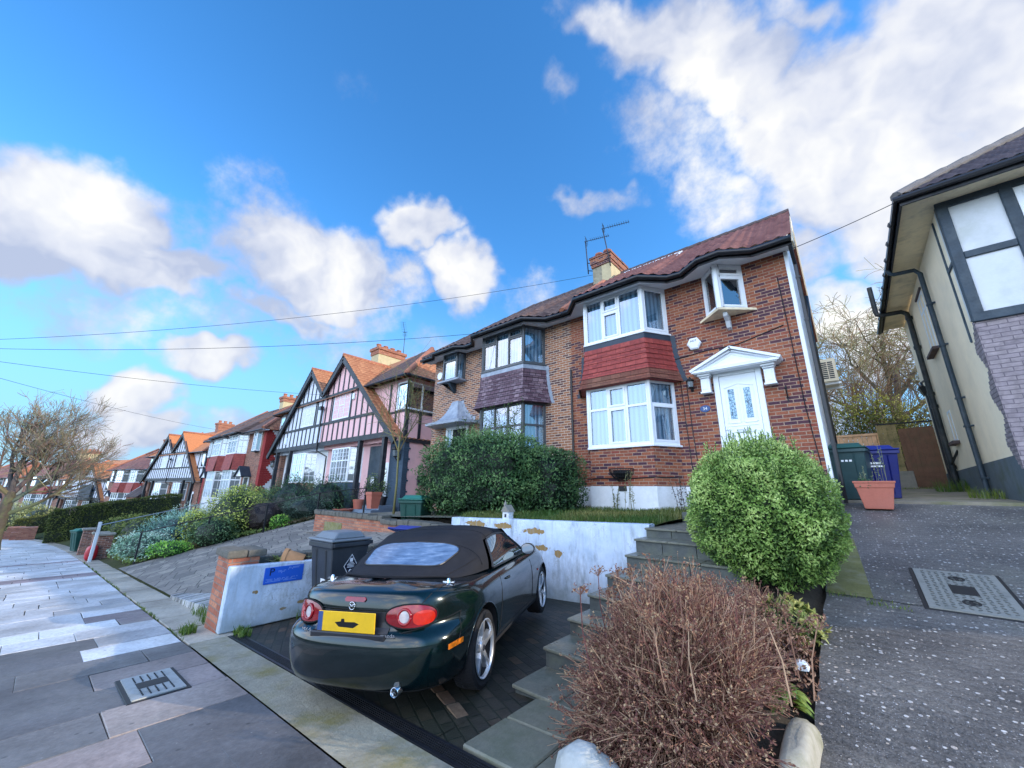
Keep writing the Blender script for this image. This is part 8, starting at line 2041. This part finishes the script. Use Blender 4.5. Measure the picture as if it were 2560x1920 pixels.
# posts, railing, far bins
def brick_post(label, x, y, h):
    t = thing('brick_post', label, 'post', (x, y, gz_(x, y) - .1)); m = MB(); m.box(-.23, .23, -.23, .23, 0, h); m.build('brickwork', MT['brick_far'], t); m = MB(); m.box(-.30, .30, -.30, .30, h + .001, h + .09); m.build('cap_stone', MT['concrete'], t, bevel=.035, segs=2)
brick_post('squat brick post with flat stone cap nearest to the slanting white post', -25.5, 2.05, 1.05)
brick_post('middle one of three stone capped brick posts by the far garden', -27.3, 2.0, 1.1)
brick_post('stone capped brick post next to the distant green bin', -30.5, 1.8, 1.3)
wheelie_bin('distant green wheelie bin beside the brick posts', (-33.2, 1.7, gz_(-33.2, 1.7)), radians(20), g2, 1.15)
t = thing('refuse_sack', 'red plastic sack slumped in front of the brick posts', 'bag', (-25.2, 1.72, G(-25.2) + .02)); m = MB(); boulder(m, (0, 0, .28), (.24, .2, .32), 3); boulder(m, (0, 0, .62), (.07, .06, .10), 4); m.build('sack', mat('red_plastic', (.38, .012, .02), .4, .2, 5, .3, 12), t, smooth=True, uv=False)
t = thing('white_post', 'white painted wooden post leaning at the pavement edge by the left garden', 'post', (-24.3, 1.67, G(-24.3))); m = MB(); m.bar((0, 0, -.1), (.05, 0, 1.55), .11, .11); m.build('post', MT['white_panel'], t, bevel=.012); m = MB(); m.box(-.03, .09, -.07, -.056, 1.15, 1.5); m.build('plate', MT['steel_dark'], t)
t = thing('railing', 'thin black metal handrail on slim posts along the ramp edge', 'railing', (-18.7, 2.35, 0))
rp_ = [(-18.7, 2.35), (-17.9, 4.0), (-16.95, 5.5), (-16.1, 7.0), (-15.3, 8.5)]; tops_ = []
for x, y in rp_:
    zb = ramp_z(x, y); m = MB(); m.box(x + 18.7 - .025, x + 18.7 + .025, y - 2.35 - .025, y - 2.35 + .025, zb - .1, zb + 1.02); m.build('post', MT['black_iron'], t); tops_.append((x + 18.7, y - 2.35, zb + 1.02))
m = MB(); m.tube(tops_, .02, 6); m.build('handrail', MT['black_iron'], t, uv=False)
t = thing('railing', 'long thin handrail from the white post up through the left garden', 'railing', (-24.3, 1.7, 0)); rp_ = [(-24.3, 1.7), (-25.5, 4.4), (-26.5, 7.4)]; tops_ = []
for x, y in rp_[1:]:
    zb = gz_(x, y); m = MB(); m.box(x + 24.3 - .025, x + 24.3 + .025, y - 1.7 - .025, y - 1.7 + .025, zb - .1, zb + 1.3); m.build('post', MT['black_iron'], t)
m = MB(); m.tube([(x + 24.3, y - 1.7, gz_(x, y) + 1.42) for x, y in rp_], .022, 6); m.build('handrail', MT['steel'], t, uv=False)
for i, (x, y, l) in enumerate(((-54.5, .2, 'nearer stepped red brick planter on the far pavement edge'), (-57.5, -.4, 'farther stepped red brick planter under the bare tree'))):
    t = thing('brick_planter', l, 'planter', (x, y + Cv(x) * .35, G(x))); m = MB(); m.box(-.8, .8, -.5, .5, 0, 1.0); m.box(-.8, -.1, -.9, -.502, 0, .6); m.build('brickwork', MT['brick_old'], t)
# overhead wires and their pole
pole = V((-23.5, -4.0, 6.2))
def cable(label, a, b, sag, r=.0075):
    a, b = V(a), V(b); m = MB(); m.tube([a.lerp(b, k / 24) - V((0, 0, sag * 4 * (k / 24) * (1 - k / 24))) - a for k in range(25)], r, 4); o = m.build('overhead_cable', MT['black_plastic'], None, uv=False); o.location = a; tag(o, label, 'cable')
cable('overhead cable running from the brick chimney away to the left', (-6.6, 12.45, 10.15), pole + V((0, 0, .15)), .55)
cable('overhead cable from the brown brick house eaves away to the left', (-8.6, 9.0, 7.05), pole, .35)
cable('overhead cable from the half timbered gables away to the left', (-23.2, 9.3, 7.1), pole + V((0, 0, -.15)), .2)
cable('overhead cable from the dark roofed red quoined house across the sky', (-39.4, 8.6, 6.3), pole + V((0, 0, -.3)), .25)
cable('overhead cable joining the red brick gable and the cream house eaves', (-.16, 9.25, 6.75), (1.5, 9.3, 7.05), .02, .008)
cable('overhead cable passing behind the chimney over the red roof', (-6.6, 13.2, 10.25), (-2.0, 13.1, 10.06), .02, .008)
t = thing('telegraph_pole', 'brown wooden telegraph pole carrying the cables on the far kerb', 'pole', (pole.x, pole.y, G(pole.x) - .2)); m = MB(); m.tube([(0, 0, 0), (0, 0, 6.4 - G(pole.x) + .3)], [.15, .11], 10); m.build('pole', MT['wood_old'], t, uv=False, smooth=True)
m = MB()
for k in range(8): m.bar((-.2, 0, 3 + k * .4), (.2, 0, 3 + k * .4), .02, .02)
m.build('climbing_irons', MT['steel'], t)

# ------------------------------------------------------------------ repeats share a group
GROUPS = {'wheelie_bin': 'wheelie bins outside the houses', 'overhead_cable': 'overhead cables', 'manhole_cover': 'manhole covers', 'brick_post': 'stone capped brick posts', 'brick_planter': 'red brick planters', 'tv_aerial': 'tv aerials on the chimneys', 'semi_detached_house': 'brick semi detached houses', 'half_timbered_house': 'half timbered gabled houses', 'plant_pot': 'plant pots at the pink house', 'evergreen_bush': 'evergreen bushes in the front gardens', 'yew': 'dark yews', 'juniper': 'junipers', 'heather': 'drifts of heather', 'low_shrub': 'low shrubs in the left garden', 'ground_cover': 'ground cover plants', 'variegated_bush': 'yellow edged bushes', 'privet_hedge': 'privet hedges', 'clipped_hedge': 'clipped hedges', 'twiggy_thicket': 'twiggy thickets', 'flowering_shrub': 'yellow flowering shrubs', 'retaining_wall': 'white retaining walls', 'bare_tree': 'bare winter trees', 'railing': 'garden railings', 'tall_weed': 'tall weeds on the lawn', 'leafy_plant': 'strappy leaved plants', 'dried_shrub': 'dried shrubs'}
for o in list(bpy.data.objects):
    if o.parent is None and o.get('category') and o.name.split('.')[0] in GROUPS: o['group'] = GROUPS[o.name.split('.')[0]]
